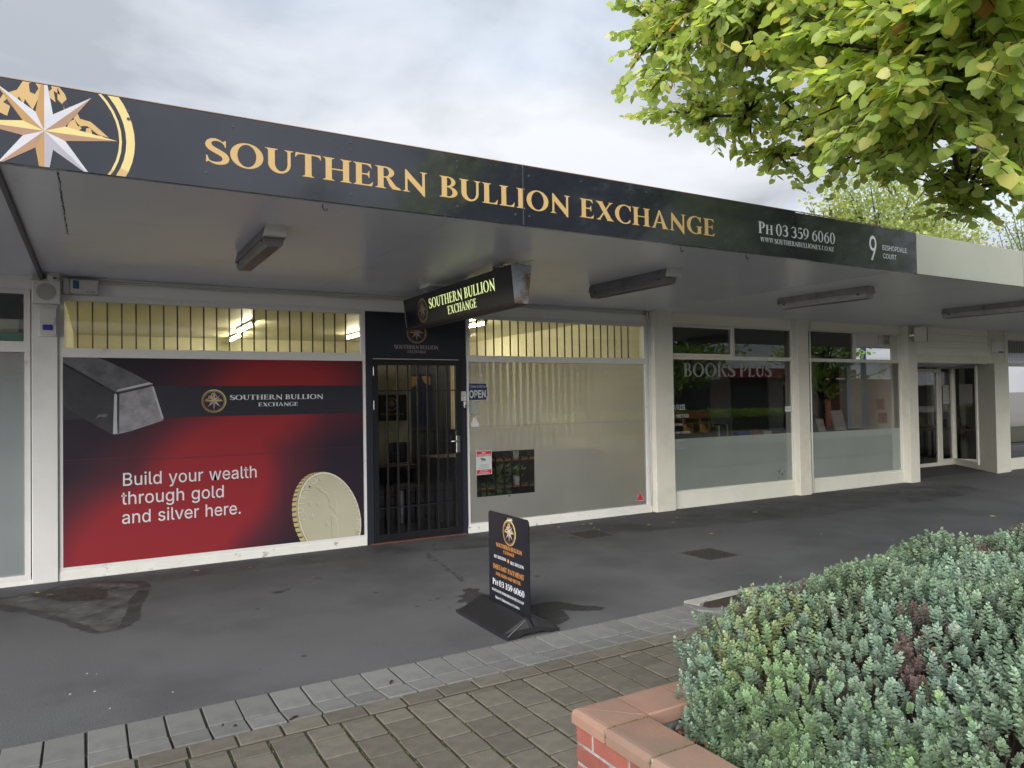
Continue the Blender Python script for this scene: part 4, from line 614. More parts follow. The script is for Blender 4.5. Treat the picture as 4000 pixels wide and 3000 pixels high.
MB().tube([(6.80, -.03, .09), (6.80, -.03, 2.6), (6.79, -.035, 2.72), (6.76, -.05, 2.80)], .010, 8).build('conduit', white_frame, bs, True)
for z_ in (.5, 1.0, 1.6, 2.2, 2.6): MB().box(6.785, 6.815, -.044, -.001, z_, z_+.012).build('conduit_clip', white_frame, bs)
# film with a square cut out of it
fx0, fx1, fz0, fz1 = 3.965, 6.737, .114, 2.078; cx0, cx1, cz0, cz1 = 4.072, 4.902, .418, .967; yf = .018
mb = MB()
def q(a, b, c, d, y=yf): mb.add([(a, y, c), (b, y, c), (b, y, d), (a, y, d)], [(0, 1, 2, 3)])
q(fx0, cx0, fz0, 1.281); q(cx1, fx1, fz0, 1.281); q(cx0, cx1, fz0, cz0); q(cx0, cx1, cz1, 1.281)
mb.build('frosting_film', film_lo, w3)
mb = MB(); q(fx0, fx1, 1.279, fz1, yf+.001); mb.build('frosting_film', film_lo, w3)
MB().box(fx0, fx1, yf-.0015, yf-.001, 1.276, 1.286).build('film_overlap', mat('film_edge', (.5, .52, .5), .5), w3)
for bx in (4.144, 4.236, 4.362, 4.485, 4.602, 4.721, 4.844): MB().box(bx-.009, bx+.009, .06, .078, .10, 1.02).build('security_bar', black_metal, w3)
MB().box(3.97, 5.1, .058, .08, .955, .975).build('bar_rail', black_metal, w3)
# --- entrance
dr = MB()
dr.box(2.668, 3.922, -.022, .13, 2.125, 2.638)
MB.build(dr, 'door_board', navy_matt, bs)
ds = MB(); ds.box(2.668, 2.742, -.030, .13, -.01, 2.123); ds.box(3.838, 3.922, -.030, .13, -.01, 2.123); ds.box(2.742, 3.838, -.029, .13, 2.093, 2.123); ds.build('door_surround', navy_matt, bs)
MB().box(2.70, 3.9, -.06, .13, -.005, .012).build('threshold', mat('red_painted_step', (.16,.05,.035), .7, (.10,.045,.035), 20), bs)
dl = MB(); a0, a1, b0, b1 = 2.746, 3.834, .022, 2.088
dl.box(a0, a1, -.052, -.012, b1-.062, b1); dl.box(a0, a1, -.052, -.012, b0, b0+.075); dl.box(a0, a0+.052, -.0515, -.0125, b0+.075, b1-.062); dl.box(a1-.062, a1, -.0515, -.0125, b0+.075, b1-.062)
door = dl.build('security_door', black_metal, bs, origin=(a0, -.03, b0))
for bx in (2.911, 3.037, 3.162, 3.287, 3.412, 3.537, 3.661): MB().box(bx-.009, bx+.009, -.046, -.028, b0+.075, b1-.062).build('door_bar', black_metal, door)
for bz in (1.732, .40): MB().box(a0+.052, a1-.062, -.049, -.0465, bz-.007, bz+.007).build('door_rail', black_metal, door)
MB().add([(a0+.05, .02, b0+.07), (a1-.06, .02, b0+.07), (a1-.06, .02, b1-.06), (a0+.05, .02, b1-.06)], [(0, 1, 2, 3)]).build('door_glass', glass_door, door)
for hz in (1.905, 1.52): MB().tube([(2.744, -.058, hz), (2.744, -.058, hz+.10)], .007, 8).build('hinge', steel, door)
hb = MB(); hb.box(3.765, 3.815, -.066, -.053, .985, 1.19, c=.004); hb.build('handle_plate', steel, door)
hb = MB(); hb.tube([(3.79, -.066, 1.128), (3.79, -.105, 1.128), (3.775, -.112, 1.128), (3.675, -.112, 1.124)], .009, 8); hb.build('lever_handle', steel, door, True)
MB().box(3.755, 3.80, -.072, -.053, 1.195, 1.255, c=.005).build('keypad', black_plastic, door)
MB().box(2.75, 3.82, -.033, -.0305, 2.094, 2.101).build('light_gap', mat('painted_light_gap', (.6,.58,.5), .3), bs)  # line of light above the door, put in as a pale strip
F0 = Frame((0, -.0225, 0), (1, 0, 0), (0, 0, 1), (0, -1, 0))
p = Print(F0); p.emblem(3.288, 2.408, .124, dim=True); p.text(3.012, 2.219, 'SOUTHERN BULLION', .044, .55, mat('pale_bronze_print', (.36,.32,.30), .5)); p.text(3.172, 2.172, 'EXCHANGE', .030, .235, mat('pale_bronze_print2', (.36,.32,.30), .5))
p.build('door_board_lettering', bs)

# --- bookshop and its neighbours
bk = empty('bookshop', (11, 0, 0), 'cream painted bookshop with tall windows and a recessed corner door', 'shop')
def cbox(n, *a, m=wall_cream, c=.006, par=bk): return MB().box(*a, c=c).build(n, m, par)
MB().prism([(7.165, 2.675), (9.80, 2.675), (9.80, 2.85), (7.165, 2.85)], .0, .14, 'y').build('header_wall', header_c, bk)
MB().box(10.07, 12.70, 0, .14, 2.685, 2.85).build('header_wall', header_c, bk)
cbox('pillar', 6.815, 7.165, -.12, .14, 0, 2.86); cbox('pillar', 9.80, 10.07, -.12, .14, -.02, 2.86); cbox('pillar', 12.70, 12.98, -.16, .14, -.02, 2.86)
cbox('sill_wall', 7.165, 9.80, -.035, .14, -.02, .225, m=base_cream); cbox('sill_wall', 10.07, 12.70, -.035, .14, -.02, .205, m=base_cream)
wa = window(bk, 7.165, 8.472, 2.182, 2.675, frame_cream, glass_d, name='awning_window', fw_=.032)
window(bk, 7.185, 8.44, 2.205, 2.655, frame_cream, glass_d, y=-.025, name='opening_sash', fw_=.034)
window(bk, 8.472, 9.80, 2.182, 2.675, frame_cream, glass_d, name='top_light', fw_=.028)
wm = window(bk, 7.165, 9.80, .225, 2.182, frame_cream, glass_d, name='display_window', fw_=.028)
wt = window(bk, 10.07, 11.40, 2.182, 2.685, frame_cream, glass_d, name='top_light', fw_=.028)
window(bk, 11.40, 12.70, 2.182, 2.685, frame_cream, glass_d, name='top_light', fw_=.028, bars=[11.56+.105*i for i in range(11)])
wn = window(bk, 10.07, 12.70, .205, 2.182, frame_cream, glass_d, name='display_window', fw_=.028)
def film(w, x0, x1, z0, z1, m=film_book, y=.017): return MB().add([(x0, y, z0), (x1, y, z0), (x1, y, z1), (x0, y, z1)], [(0, 1, 2, 3)]).build('frosting_film', m, w)
film(wm, 7.19, 9.775, .25, 1.0); film(wn, 10.095, 12.675, .23, .985)
F1 = Frame((0, .0095, 0), (1, 0, 0), (0, 0, 1), (0, -1, 0))
pbk = mat('window_letter_white', (.26, .29, .27), .5)
p = Print(F1); p.text(7.47, 1.905, 'BOOKS PLUS', .195, 1.86, pbk, w=.002, parts=(wm, 'lettering')); pass
MB().tube([(10.085, -.135, 0.02), (10.085, -.135, 2.8)], .012, 8).build('downpipe', frame_cream, bk, True)
# recess: weatherboard header, splayed reveal, door
mb = MB()
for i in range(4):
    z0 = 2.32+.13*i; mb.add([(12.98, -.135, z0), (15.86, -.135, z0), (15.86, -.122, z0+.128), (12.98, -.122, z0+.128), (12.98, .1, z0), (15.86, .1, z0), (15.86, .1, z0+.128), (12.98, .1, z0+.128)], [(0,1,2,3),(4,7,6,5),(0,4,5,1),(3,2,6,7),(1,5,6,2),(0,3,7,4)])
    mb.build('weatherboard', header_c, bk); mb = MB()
MB().add([(12.98,-.14,2.318),(15.67,-.14,2.318),(15.40,-.10,2.17),(12.98,-.10,2.17),(12.98,.1,2.318),(15.67,.1,2.318),(15.42,.1,2.17),(12.98,.1,2.17)], [(0,1,2,3),(4,7,6,5),(3,2,6,7),(0,4,5,1),(1,5,6,2),(0,3,7,4)]).build('recess_beam', wall_cream, bk)
MB().prism([(12.98,.09),(15.42,.09),(16.85,1.5),(12.98,1.5)], 2.168, 2.30).build('recess_ceiling', soffit_c, bk)
A_, B_ = Vector((16.71, 1.30)), Vector((15.42, -.235)); dn = (B_-A_).normalized(); nn = Vector((dn.y, -dn.x))
if nn.x < 0: nn = -nn
G_ = A_+(B_-A_)*.62
MB().prism([tuple(G_), tuple(B_), (15.93, -.21), (15.93, .14), tuple(G_+nn*.3)], -.02, 2.17).build('pillar', wall_cream, bk)
MB().prism([(15.42,-.16),(15.93,-.16),(15.93,.14),(15.42,.14)], 2.171, 2.86).build('pillar', wall_cream, bk)
MB().prism([tuple(A_), tuple(G_), tuple(G_+nn*.1), tuple(A_+nn*.1)], -.02, .10).build('sill_wall', base_cream, bk)
def vwin(P, Q, z0, z1, fm, gm, name, posts=(0, 1), fr=.035):
    P = Vector((P[0], P[1], 0)); Q = Vector((Q[0], Q[1], 0)); d = (Q-P); L = d.length; u = d/L; n = Vector((u.y, -u.x, 0))
    def bx(s0, s1, a, b, t=.03):
        return [tuple(P+u*s0-n*t+Vector((0,0,a))), tuple(P+u*s1-n*t+Vector((0,0,a))), tuple(P+u*s1+n*t+Vector((0,0,a))), tuple(P+u*s0+n*t+Vector((0,0,a)))], [tuple(P+u*s0-n*t+Vector((0,0,b))), tuple(P+u*s1-n*t+Vector((0,0,b))), tuple(P+u*s1+n*t+Vector((0,0,b))), tuple(P+u*s0+n*t+Vector((0,0,b)))]
    mb = MB()
    for a in ((0, fr, z0, z1), (L-fr, L, z0, z1), (fr, L-fr, z0, z0+fr), (fr, L-fr, z1-fr, z1)):
        lo, hi = bx(*a); mb.add(lo+hi, [(0,3,2,1),(4,5,6,7),(0,1,5,4),(1,2,6,5),(2,3,7,6),(3,0,4,7)])
    w = mb.build(name, fm, bk, origin=tuple(P+Vector((0,0,z0))))
    g = [tuple(P+u*s+Vector((0,0,z))) for s, z in ((fr, z0+fr), (L-fr, z0+fr), (L-fr, z1-fr), (fr, z1-fr))]
    MB().add(g, [(0,1,2,3)]).build('pane', gm, w); return w
vwin(A_, G_, .10, 2.17, frame_cream, glass, 'side_window')
vwin((16.24, 1.33), (16.70, 1.33), .10, 2.17, frame_cream, glass, 'side_light')
MB().box(16.21, 16.72, 1.30, 1.42, -.02, .10).build('sill_wall', base_cream, bk)
vwin((15.08, 1.33), (16.20, 1.33), .0, 2.13, frame_cream, glass_d, 'glazed_door', fr=.075)
MB().box(12.98, 15.06, 1.28, 1.45, 0, 2.17).build('recess_wall', wall_cream, bk)
def paperposter(o, u, w_, h_, m_, name='notice'):
    pass
cbox('pillar', 15.935, 16.02, -.20, .14, -.02, 2.86)
cbox('sill_wall', 16.02, 19.0, -.035, .14, -.02, .20, m=base_cream)
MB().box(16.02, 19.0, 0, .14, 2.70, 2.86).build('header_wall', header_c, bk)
window(bk, 16.02, 19.0, 2.16, 2.70, frame_cream, glass_d, name='top_light', fw_=.03, bars=[16.12+.1*i for i in range(28)])
wq = window(bk, 16.02, 19.0, .20, 2.16, frame_cream, glass_d, name='display_window', fw_=.03)
film(wq, 16.05, 18.97, .23, 1.12)
cbox('pillar', 19.0, 19.3, -.12, .14, -.02, 2.86); cbox('side_wall', 19.3, 30, 0, .14, -.02, 2.86)
# --- neighbour on the left
nb = empty('corner_neighbour_shop', (-1.6, 0, 0), 'neighbouring shop window with frosted glass at the left edge', 'shop')
window(nb, -3.6, -.50, 2.16, 2.695, white_frame, glass, name='top_light', fw_=.05)
wl = window(nb, -3.6, -.50, .045, 2.16, white_frame, glass, name='frosted_window', fw_=.046)
film(wl, -3.56, -.545, .09, 2.115, film_nb, .022)
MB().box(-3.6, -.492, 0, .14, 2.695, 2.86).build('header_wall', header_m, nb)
MB().box(-3.6, -.492, -.02, .14, -.02, .044).build('plinth', base_cool, nb)
MB().box(-8, -3.6, 0, .14, -.02, 2.86).build('side_wall', wall_cool, nb)
MB().box(-.9, -.56, .12, .16, 2.2, 2.30).build('green_panel', mat('green_board', (.16,.42,.28), .5), nb)
MB().box(-.95, -.60, .10, .115, 2.30, 2.42).build('card_panel', mat('buff_board', (.42,.40,.26), .5), nb)
MB().box(-3.6, -.55, 1.2, 1.25, 0, 2.9).build('back_wall', mat('grey_back_wall', (.25,.27,.29), .8), nb)
MB().box(-1.4, -.56, .30, .5, 1.03, 1.10).build('shelf', mat('slate_shelf', (.10,.13,.15), .7), nb)

# --- rooms behind
def room(par, x0, x1, y0, y1, zc, wm_, fm, cm, skip=()):
    mb = MB()
    mb.add([(x0, y1, 0), (x1, y1, 0), (x1, y1, zc), (x0, y1, zc)], [(0,1,2,3)]); mb.add([(x0, y0, 0), (x0, y1, 0), (x0, y1, zc), (x0, y0, zc)], [(0,1,2,3)]); mb.add([(x1, y0, 0), (x1, y1, 0), (x1, y1, zc), (x1, y0, zc)], [(0,1,2,3)])
    mb.build('room_walls', wm_, par); MB().add([(x0, y0, .002), (x1, y0, .002), (x1, y1, .002), (x0, y1, .002)], [(0,1,2,3)]).build('room_floor', fm, par)
    MB().add([(x0, y0, zc), (x1, y0, zc), (x1, y1, zc), (x0, y1, zc)], [(0,1,2,3)]).build('room_ceiling', cm, par)
room(bs, -.28, 6.79, .142, 6.2, 2.80, room_wall, room_floor, mat('room_ceiling_board', (.62,.59,.42), .35, (.58,.55,.4), 1))
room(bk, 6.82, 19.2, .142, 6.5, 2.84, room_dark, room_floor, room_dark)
MB().box(-.28, 19.2, .141, .16, 2.80, 2.86).build('lintel', wall_cool, bs)
tube_e = emis('lit_fluorescent_tube', (1.0, .92, .66), 17.0)
tray = mat('batten_white', (.6,.58,.45), .4)
for (tx, ya, yb, tl) in ((1.98, 2.85, 4.1, 'nearer tube of the pair seen through the left transom'), (2.12, 4.6, 5.85, 'farther tube of the pair seen through the left transom'), (3.9, 3.4, 4.65, 'tube at the right end of the left transom'), (5.02, 1.5, 2.75, 'tube at the left end of the right hand transom'), (5.8, 3.6, 4.85, 'tube deep in the room behind the right hand transom')):
    t = empty('ceiling_batten', (tx, (ya+yb)/2, 2.80), 'lit fluorescent '+tl, 'ceiling light', 'lit tubes inside the bullion shop')
    MB().box(tx-.035, tx+.035, ya, yb, 2.765, 2.798).build('batten', tray, t); MB().tube([(tx, ya+.03, 2.735), (tx, yb-.03, 2.735)], .015, 8).build('tube', tube_e, t)
    for y_ in (ya+.01, yb-.03): MB().box(tx-.02, tx+.02, y_, y_+.02, 2.715, 2.765).build('lamp_holder', tray, t)
# things inside, seen through door, cut-out and bookshop glass
it = MB(); it.box(3.2, 3.86, 1.6, 1.65, 0, 2.8); it.build('partition', room_wall, bs)
MB().box(3.9, 6.79, 2.55, 2.6, 0, 1.15).build('dark_backing', mat('charcoal_screen', (.035,.035,.045), .7), bs)
blind = empty('vertical_blind', (5.2, .26, 2.1), 'cream vertical blind hanging behind the frosted window', 'blind')
MB().box(3.95, 6.1, .24, .28, 2.10, 2.13).build('head_rail', white_plastic, blind)
for i in range(21):
    x_ = 4.0+i*.1; a_ = R(18+7*math.sin(i*1.9)); cx_, sy_ = .042*math.cos(a_), .042*math.sin(a_)
    MB().add([(x_-cx_, .26-sy_, .95), (x_+cx_, .26+sy_, .95), (x_+cx_, .26+sy_, 2.10), (x_-cx_, .26-sy_, 2.10)], [(0,1,2,3)]).build('slat', curtain_m, blind)
MB().box(3.87, 4.95, 2.62, 2.66, 0, 2.45).build('dark_backing', mat('added_dark_panel', (.06,.06,.07), .7), bs)  # panel added to darken the bright room seen through the door
MB().box(3.95, 6.6, .9, 1.5, 0, .85).build('counter', mat('dark_counter', (.05,.05,.05), .6), bs)
bd = empty('framed_board', (3.55, 1.55, 1.35), 'dark framed emblem board hanging inside behind the barred door', 'framed sign')
MB().box(3.33, 3.80, 1.57, 1.59, 1.34, 1.70).build('board', navy_matt, bd)
p = Print(Frame((0, 1.569, 0), (1, 0, 0), (0, 0, 1), (0, -1, 0))); p.emblem(3.56, 1.57, .09); p.text(3.40, 1.42, 'SOUTHERN BULLION', .026, .33, gold); p.build('board_print', bd)
ck = empty('wall_clock', (3.56, 1.56, 1.2), 'round white clock on the inner wall seen through the door', 'clock')
p = Print(Frame((0, 1.585, 0), (1, 0, 0), (0, 0, 1), (0, -1, 0))); MB().tube([(3.56, 1.60, 1.2), (3.56, 1.57, 1.2)], .075, 20).build('case', white_plastic, ck); 
p = Print(Frame((0, 1.569, 0), (1, 0, 0), (0, 0, 1), (0, -1, 0))); p.disc(3.56, 1.2, .06, .06, print_w); p.poly([(3.556, 1.2), (3.564, 1.2), (3.563, 1.245), (3.557, 1.245)], print_grey, .002); p.poly([(3.56, 1.197), (3.595, 1.197), (3.595, 1.203), (3.56, 1.203)], print_grey, .003); p.build('dial', ck)
dk = empty('office_desk', (3.4, 1.25, 0), 'dark desk with papers inside the bullion shop door', 'desk')
MB().box(2.9, 3.75, 1.05, 1.5, .72, .76).build('desk_top', mat('desk_dark', (.04,.035,.035), .5), dk); MB().box(2.92, 3.73, 1.46, 1.49, 0, .72).build('back_panel', mat('desk_dark2', (.04,.035,.035), .5), dk)
for x_ in (2.93, 3.69): MB().box(x_, x_+.03, 1.07, 1.46, 0, .72).build('leg', black_metal, dk)
ch = empty('office_chair', (3.45, 1.0, 0), 'black office chair in front of the desk seen through the door', 'chair')
MB().box(3.28, 3.58, .94, 1.0, .82, 1.08, c=.02).build('backrest', black_plastic, ch); MB().box(3.27, 3.6, .72, 1.04, .48, .55, c=.02).build('seat', black_plastic, ch); MB().tube([(3.43, .88, .05), (3.43, .88, .48)], .03, 10).build('column', steel, ch)
MB().box(3.42, 3.445, .99, 1.01, .5, .85).build('back_bar', black_metal, ch)
tb = empty('navy_banner', (4.1, 2.0, 1.2), 'navy banner with gold chevrons inside behind the door', 'banner')
MB().box(3.92, 4.5, 2.3, 2.32, 1.2, 2.02).build('cloth', mat('banner_navy', (.02,.03,.09), .6), tb)
p = Print(Frame((0, 2.299, 0), (1, 0, 0), (0, 0, 1), (0, -1, 0))); p.poly([(4.14, 1.98), (4.28, 1.98), (4.24, 1.86), (4.14, 1.80)], gold, .001); p.poly([(4.32, 1.98), (4.46, 1.98), (4.46, 1.84), (4.36, 1.88)], gold, .001); p.build('chevrons', tb)
# plants behind the cut-out
def potplant(x, y, z, h, n, wl_, seed, label, pot=True, cols=((.05,.10,.035), (.09,.15,.05)), up=.2):
    r = random.Random(seed); t = empty('pot_plant', (x, y, z), label, 'pot plant', 'plants inside the frosted window')
    if pot: MB().lathe([(.045, 0), (.06, .11), (.064, .115), (.055, .115), (.05, .10)], (x, y, z), 14).build('pot', white_plastic, t, True)
    mb = MB(); 
    for k in range(n):
        a = r.uniform(0, 2*math.pi); e = r.uniform(-.6, 1.2); L = wl_*r.uniform(.7, 1.2); w = L*r.uniform(.13, .2)
        o = Vector((x+r.gauss(0, h*.28), y+r.gauss(0, .05), z+.1+h*r.random())); d = Vector((math.cos(a)*math.cos(e), math.sin(a)*math.cos(e)*.6, math.sin(e)-up)).normalized(); sdv = d.cross(Vector((r.uniform(-.3,.3), -1, .2))).normalized(); nr = sdv.cross(d)
        mb.add([o, o+d*L*.4+sdv*w, o+d*L*.45-nr*w*.3, o+d*L*.4-sdv*w, o+d*L], [(0,1,2),(0,2,3),(1,4,2),(2,4,3)], k % 2)
    ms = [mat('house_leaf', cols[0], .35), mat('house_leaf_pale', cols[1], .35)]
    mb.build('foliage', ms, t); MB().tube([(x, y, z+.08), (x+.01, y, z+.1+h*.8)], .006, 5).build('stem', ms[0], t)
potplant(4.50, .22, .26, .40, 95, .13, 3, 'dark green spear-leaved plant filling the clear cut-out of the frosted window', False)
potplant(4.78, .26, .50, .13, 30, .07, 4, 'small pale green plant in a white pot at the right of the cut-out', True, ((.14,.2,.07), (.2,.26,.10)))
potplant(4.30, .25, .26, .12, 45, .08, 5, 'low light green plant at the lower left of the cut-out', False, ((.10,.15,.05), (.16,.22,.08)))
st_ = empty('plant_shelf', (4.6, .35, .2), 'wooden plant shelf inside the frosted window', 'shelf')
MB().box(4.15, 5.3, .15, .48, .485, .50).build('board', wood_m, st_); MB().box(4.15, 5.3, .20, .5, .82, .84).build('board', wood_m, st_); MB().box(4.15, 5.3, .5, .52, .1, 1.05).build('back_board', mat('dark_ply', (.03,.03,.03), .8), st_)
wpot = empty('white_pot', (4.78, .3, .84), 'plain white pot on the upper plant shelf', 'pot'); MB().lathe([(.05, 0), (.06, .13), (.055, .13)], (4.78, .3, .84), 16).build('body', white_plastic, wpot, True)

# books and posters in the bookshop windows
bt = empty('display_table', (8.5, .5, 0), 'low display ledge behind the first bookshop window', 'table'); MB().box(7.2, 9.7, .22, .75, .90, .94).build('ledge', wood_m, bt); MB().box(7.3, 9.6, .7, .74, 0, .90).build('support', room_dark, bt)
bt2 = empty('display_table', (11.4, .5, 0), 'low display ledge behind the second bookshop window', 'table'); MB().box(10.1, 12.4, .22, .75, .93, .97).build('ledge', wood_m, bt2); MB().box(10.2, 12.3, .7, .74, 0, .93).build('support', room_dark, bt2)
bcols = [(.03,.06,.25), (.35,.10,.05), (.5,.5,.48), (.08,.12,.10), (.3,.28,.2), (.05,.05,.06), (.4,.3,.1), (.12,.3,.3), (.5,.45,.4)]
bm_ = [mat('book_cover', c, .45) for c in bcols]; pg_ = mat('book_pages', (.6, .57, .48), .8)
bnames = {(.03,.06,.25): 'navy', (.35,.10,.05): 'brick red', (.5,.5,.48): 'off white', (.08,.12,.10): 'dark green', (.3,.28,.2): 'tan', (.05,.05,.06): 'black', (.4,.3,.1): 'mustard', (.12,.3,.3): 'teal', (.5,.45,.4): 'cream'}
def book(x, y, z, w, h, d, mi_, lean=0, label=None, grp='books on display'):
    t = empty('book', (x, y, z), label, 'book', grp)
    a = MB(); a.box(-w/2, w/2, 0, d*.16, 0, h); a.box(-w/2, w/2, d*.84, d, 0, h); a.box(-w/2, -w/2+.004, d*.16, d*.84, 0, h)
    b = MB().box(-w/2+.004, w/2-.004, d*.16, d*.84, .003, h-.003)
    for nm, q_, mm in (('cover', a, bm_[mi_]), ('pages', b, pg_)): o = q_.build(nm, mm); o.parent = t
    t.rotation_euler = (lean, 0, 0); return t
x = 8.42; order = [3, 8, 5, 3, 5, 4, 5, 3]
for i, k in enumerate(order): book(x, .3, .941, .035, .19+.02*((i*7) % 3), .14, k, 0, '%s spine in the upright row of books, %s in the row' % (bnames[bcols[k]], ['first','second','third','fourth','fifth','sixth','seventh','eighth'][i])); x += .045
book(9.02, .3, .941, .28, .10, .16, 0, 0, 'wide navy book box lying right of the upright row'); book(9.32, .3, .941, .20, .10, .16, 1, 0, 'brick red book stack with white top beside the navy box'); book(9.56, .3, .941, .18, .09, .16, 2, 0, 'off white flat book at the right end of the first window')
for i, (x, w, h, k, l) in enumerate([(10.45, .2, .17, 7, 'teal leaning paperback leftmost in the second bookshop window'), (10.75, .26, .30, 3, 'tall dark green art book propped in the second bookshop window'), (11.0, .17, .22, 8, 'cream leaning book behind the art book'), (11.5, .30, .36, 2, 'large off white picture book standing alone on the ledge')]): book(x, .36, .971, w, h, .03, k, -.25, l)
F2 = Frame((0, .03, 0), (1, 0, 0), (0, 0, 1), (0, -1, 0))
def notice(x0, x1, z0, z1, m_, lines, label, fr=F2, cat='notice', lm=print_grey, name='paper_notice'):
    t = empty(name, fr((x0+x1)/2, z0), label, cat); MB().add([fr(x0, z0), fr(x1, z0), fr(x1, z1), fr(x0, z1), fr(x0, z0, -.002), fr(x1, z0, -.002), fr(x1, z1, -.002), fr(x0, z1, -.002)], [(0,1,2,3),(4,7,6,5),(0,4,5,1),(1,5,6,2),(2,6,7,3),(3,7,4,0)]).build('sheet', m_, t)
    p = Print(fr); n = len(lines); H_ = (z1-z0)
    for i, l in enumerate(lines):
        h = H_/(n+.6)*.55; zz = z1-H_*(i+.95)/(n+.5); L = min(.86*(x1-x0), len(l)*h*.75); p.sans((x0+x1)/2-L/2, zz, l, h, L, lm)
    p.build('print', t); return t
paper = mat('paper', (.50, .50, .47), .6); paper_pink = mat('faded_paper', (.46, .40, .35), .6)
notice(12.02, 12.26, 1.32, 1.52, paper_pink, ['BOOKS', 'PLUS', 'OPEN'], 'upper faded paper notice inside the second bookshop window')
notice(12.07, 12.33, 1.08, 1.27, paper_pink, ['PAPERBACK', 'BOOKS', 'SALE'], 'lower faded paper notice inside the second bookshop window')
dg_ = (G_-A_).normalized(); Fs = Frame((A_.x, A_.y, 0), (dg_.x, dg_.y, 0), (0, 0, 1), (-nn.x, -nn.y, 0))
notice(.32, .95, 1.30, 1.78, mat('clear_notice', (.42,.43,.42), .6), ['-------------', '----------', '-------------', '---------', '-----------', '------'], 'large printed notice on the splayed side window of the recess', Fs)
notice(16.32, 16.56, 1.36, 1.78, paper, ['--------', '------', '--------', '-----'], 'narrow printed notice beside the glazed door in the recess', Frame((0, 1.30, 0), (1,0,0), (0,0,1), (0,-1,0)))
shf = empty('cafe_table', (16.9, 2.2, 0), 'table with books behind the splayed recess window', 'table'); MB().box(16.3, 17.9, 1.7, 2.5, .74, .78).build('table_top', mat('grey_table', (.2,.2,.2), .5), shf)
for x_, y_ in ((16.35, 1.75), (17.85, 1.75), (16.35, 2.45), (17.85, 2.45)): MB().box(x_-.02, x_+.02, y_-.02, y_+.02, 0, .74).build('leg', black_metal, shf)
for i, (bx, by, w, h, d, k) in enumerate([(16.8,1.9,.25,.05,.2,1),(17.1,2.0,.3,.07,.2,2),(17.4,1.9,.2,.2,.15,5),(17.0,2.2,.2,.25,.1,6)]): book(bx, by, .781, w, h, d, k, 0, '%s book on the table behind the splayed window' % ['brick red flat', 'off white flat', 'black thick', 'mustard standing'][i])
MB().box(16.2, 19.1, 3.4, 3.45, 0, 2.84).build('inner_wall', mat('mid_grey_wall', (.22,.22,.21), .8), bk)
for x_ in (17.0, 17.8, 18.6): MB().box(x_, x_+.12, 2.9, 3.0, 0, 2.84).build('inner_post', frame_cream, bk)
for x_, w_ in ((7.9, .18), (8.5, .25), (9.6, .5), (11.1, .4), (12.2, .3)): MB().box(x_, x_+w_, 1.6, 1.65, 0, 2.3).build('display_panel', mat('inner_panel', (.20,.20,.19), .8), bk)
notice(9.62, 9.76, 1.345, 1.43, print_w, ['A C N'], 'small white sticker low on the right side of the first bookshop window', Frame((0,-.001,0),(1,0,0),(0,0,1),(0,-1,0)), 'sticker', print_grey, 'window_sticker')
p = empty('window_price_list', (7.2, 0, 1.1), 'column of white words on the left edge of the first bookshop window', 'window lettering')
q_ = Print(Frame((0, .0085, 0), (1,0,0), (0,0,1), (0,-1,0)))
for i, (tx, h) in enumerate([('ARIS', .075), ('& METRO', .05), ('HISTORY', .03), ('CRIME FICTION', .03), ('CHILDREN', .03), ('MAGAZINES', .03)]): q_.sans(7.255, 1.42-.115*i-(0 if i < 2 else .0), tx, h, None, print_w)
q_.build('letters', p)
wd_ = MB(); r_ = random.Random(12)
for k in range(26):
    a = r_.uniform(0, 6.28); cx, cz = 9.50+r_.gauss(0, .06), .36+r_.gauss(0, .07); s_ = r_.uniform(.012, .03)
    wd_.add([(cx, .013, cz), (cx+s_*math.cos(a), .013, cz+s_*math.sin(a)), (cx+s_*.6*math.cos(a+1), .013, cz+s_*.8*math.sin(a+1))], [(0,1,2)])
o = wd_.build('dry_leaf_cluster', mat('dry_leaf', (.12,.09,.08), .8)); tag(o, 'small cluster of dry leaves inside the lower right corner of the bookshop window', 'leaves')

# ------------------------------------------------------------------ veranda
YF = -3.745
cn = empty('veranda_canopy', (6, -1.9, 2.8), 'flat veranda over the footpath with gloss grey soffit and pale fascia board', 'veranda')
def sz(y): return 2.828+(y/3.73)*.034           # soffit falls slightly to the street
def soff(x0, x1, m, y0=-.001, y1=-3.72, th=.03, dz=0):
    MB().add([(x0, y0, sz(y0)+dz), (x1, y0, sz(y0)+dz), (x1, y1, sz(y1)+dz), (x0, y1, sz(y1)+dz), (x0, y0, sz(y0)+th+dz), (x1, y0, sz(y0)+th+dz), (x1, y1, sz(y1)+th+dz), (x0, y1, sz(y1)+th+dz)], [(0,1,2,3),(4,7,6,5),(0,4,5,1),(1,5,6,2),(2,6,7,3),(3,7,4,0)]).build('soffit_panel', m, cn)
soff(-8, -.415, soffit_m, dz=-.012); soff(-.40, 2.05, soffit_m); soff(2.053, 6.735, soffit_m)
for a, b in ((6.75, 8.52), (8.53, 11.05), (11.06, 13.2), (13.21, 15.3), (15.31, 17.4), (17.41, 19.5), (19.51, 30)): soff(a, b, soffit_c)
MB().box(-8, 30, -3.72, .2, 2.87, 2.92).build('dark_cavity', black_plastic, cn)
MB().box(-.42, -.395, -3.72, -.001, 2.765, 2.83).build('cover_strip', mat('dark_strip', (.10,.10,.11), .6), cn)
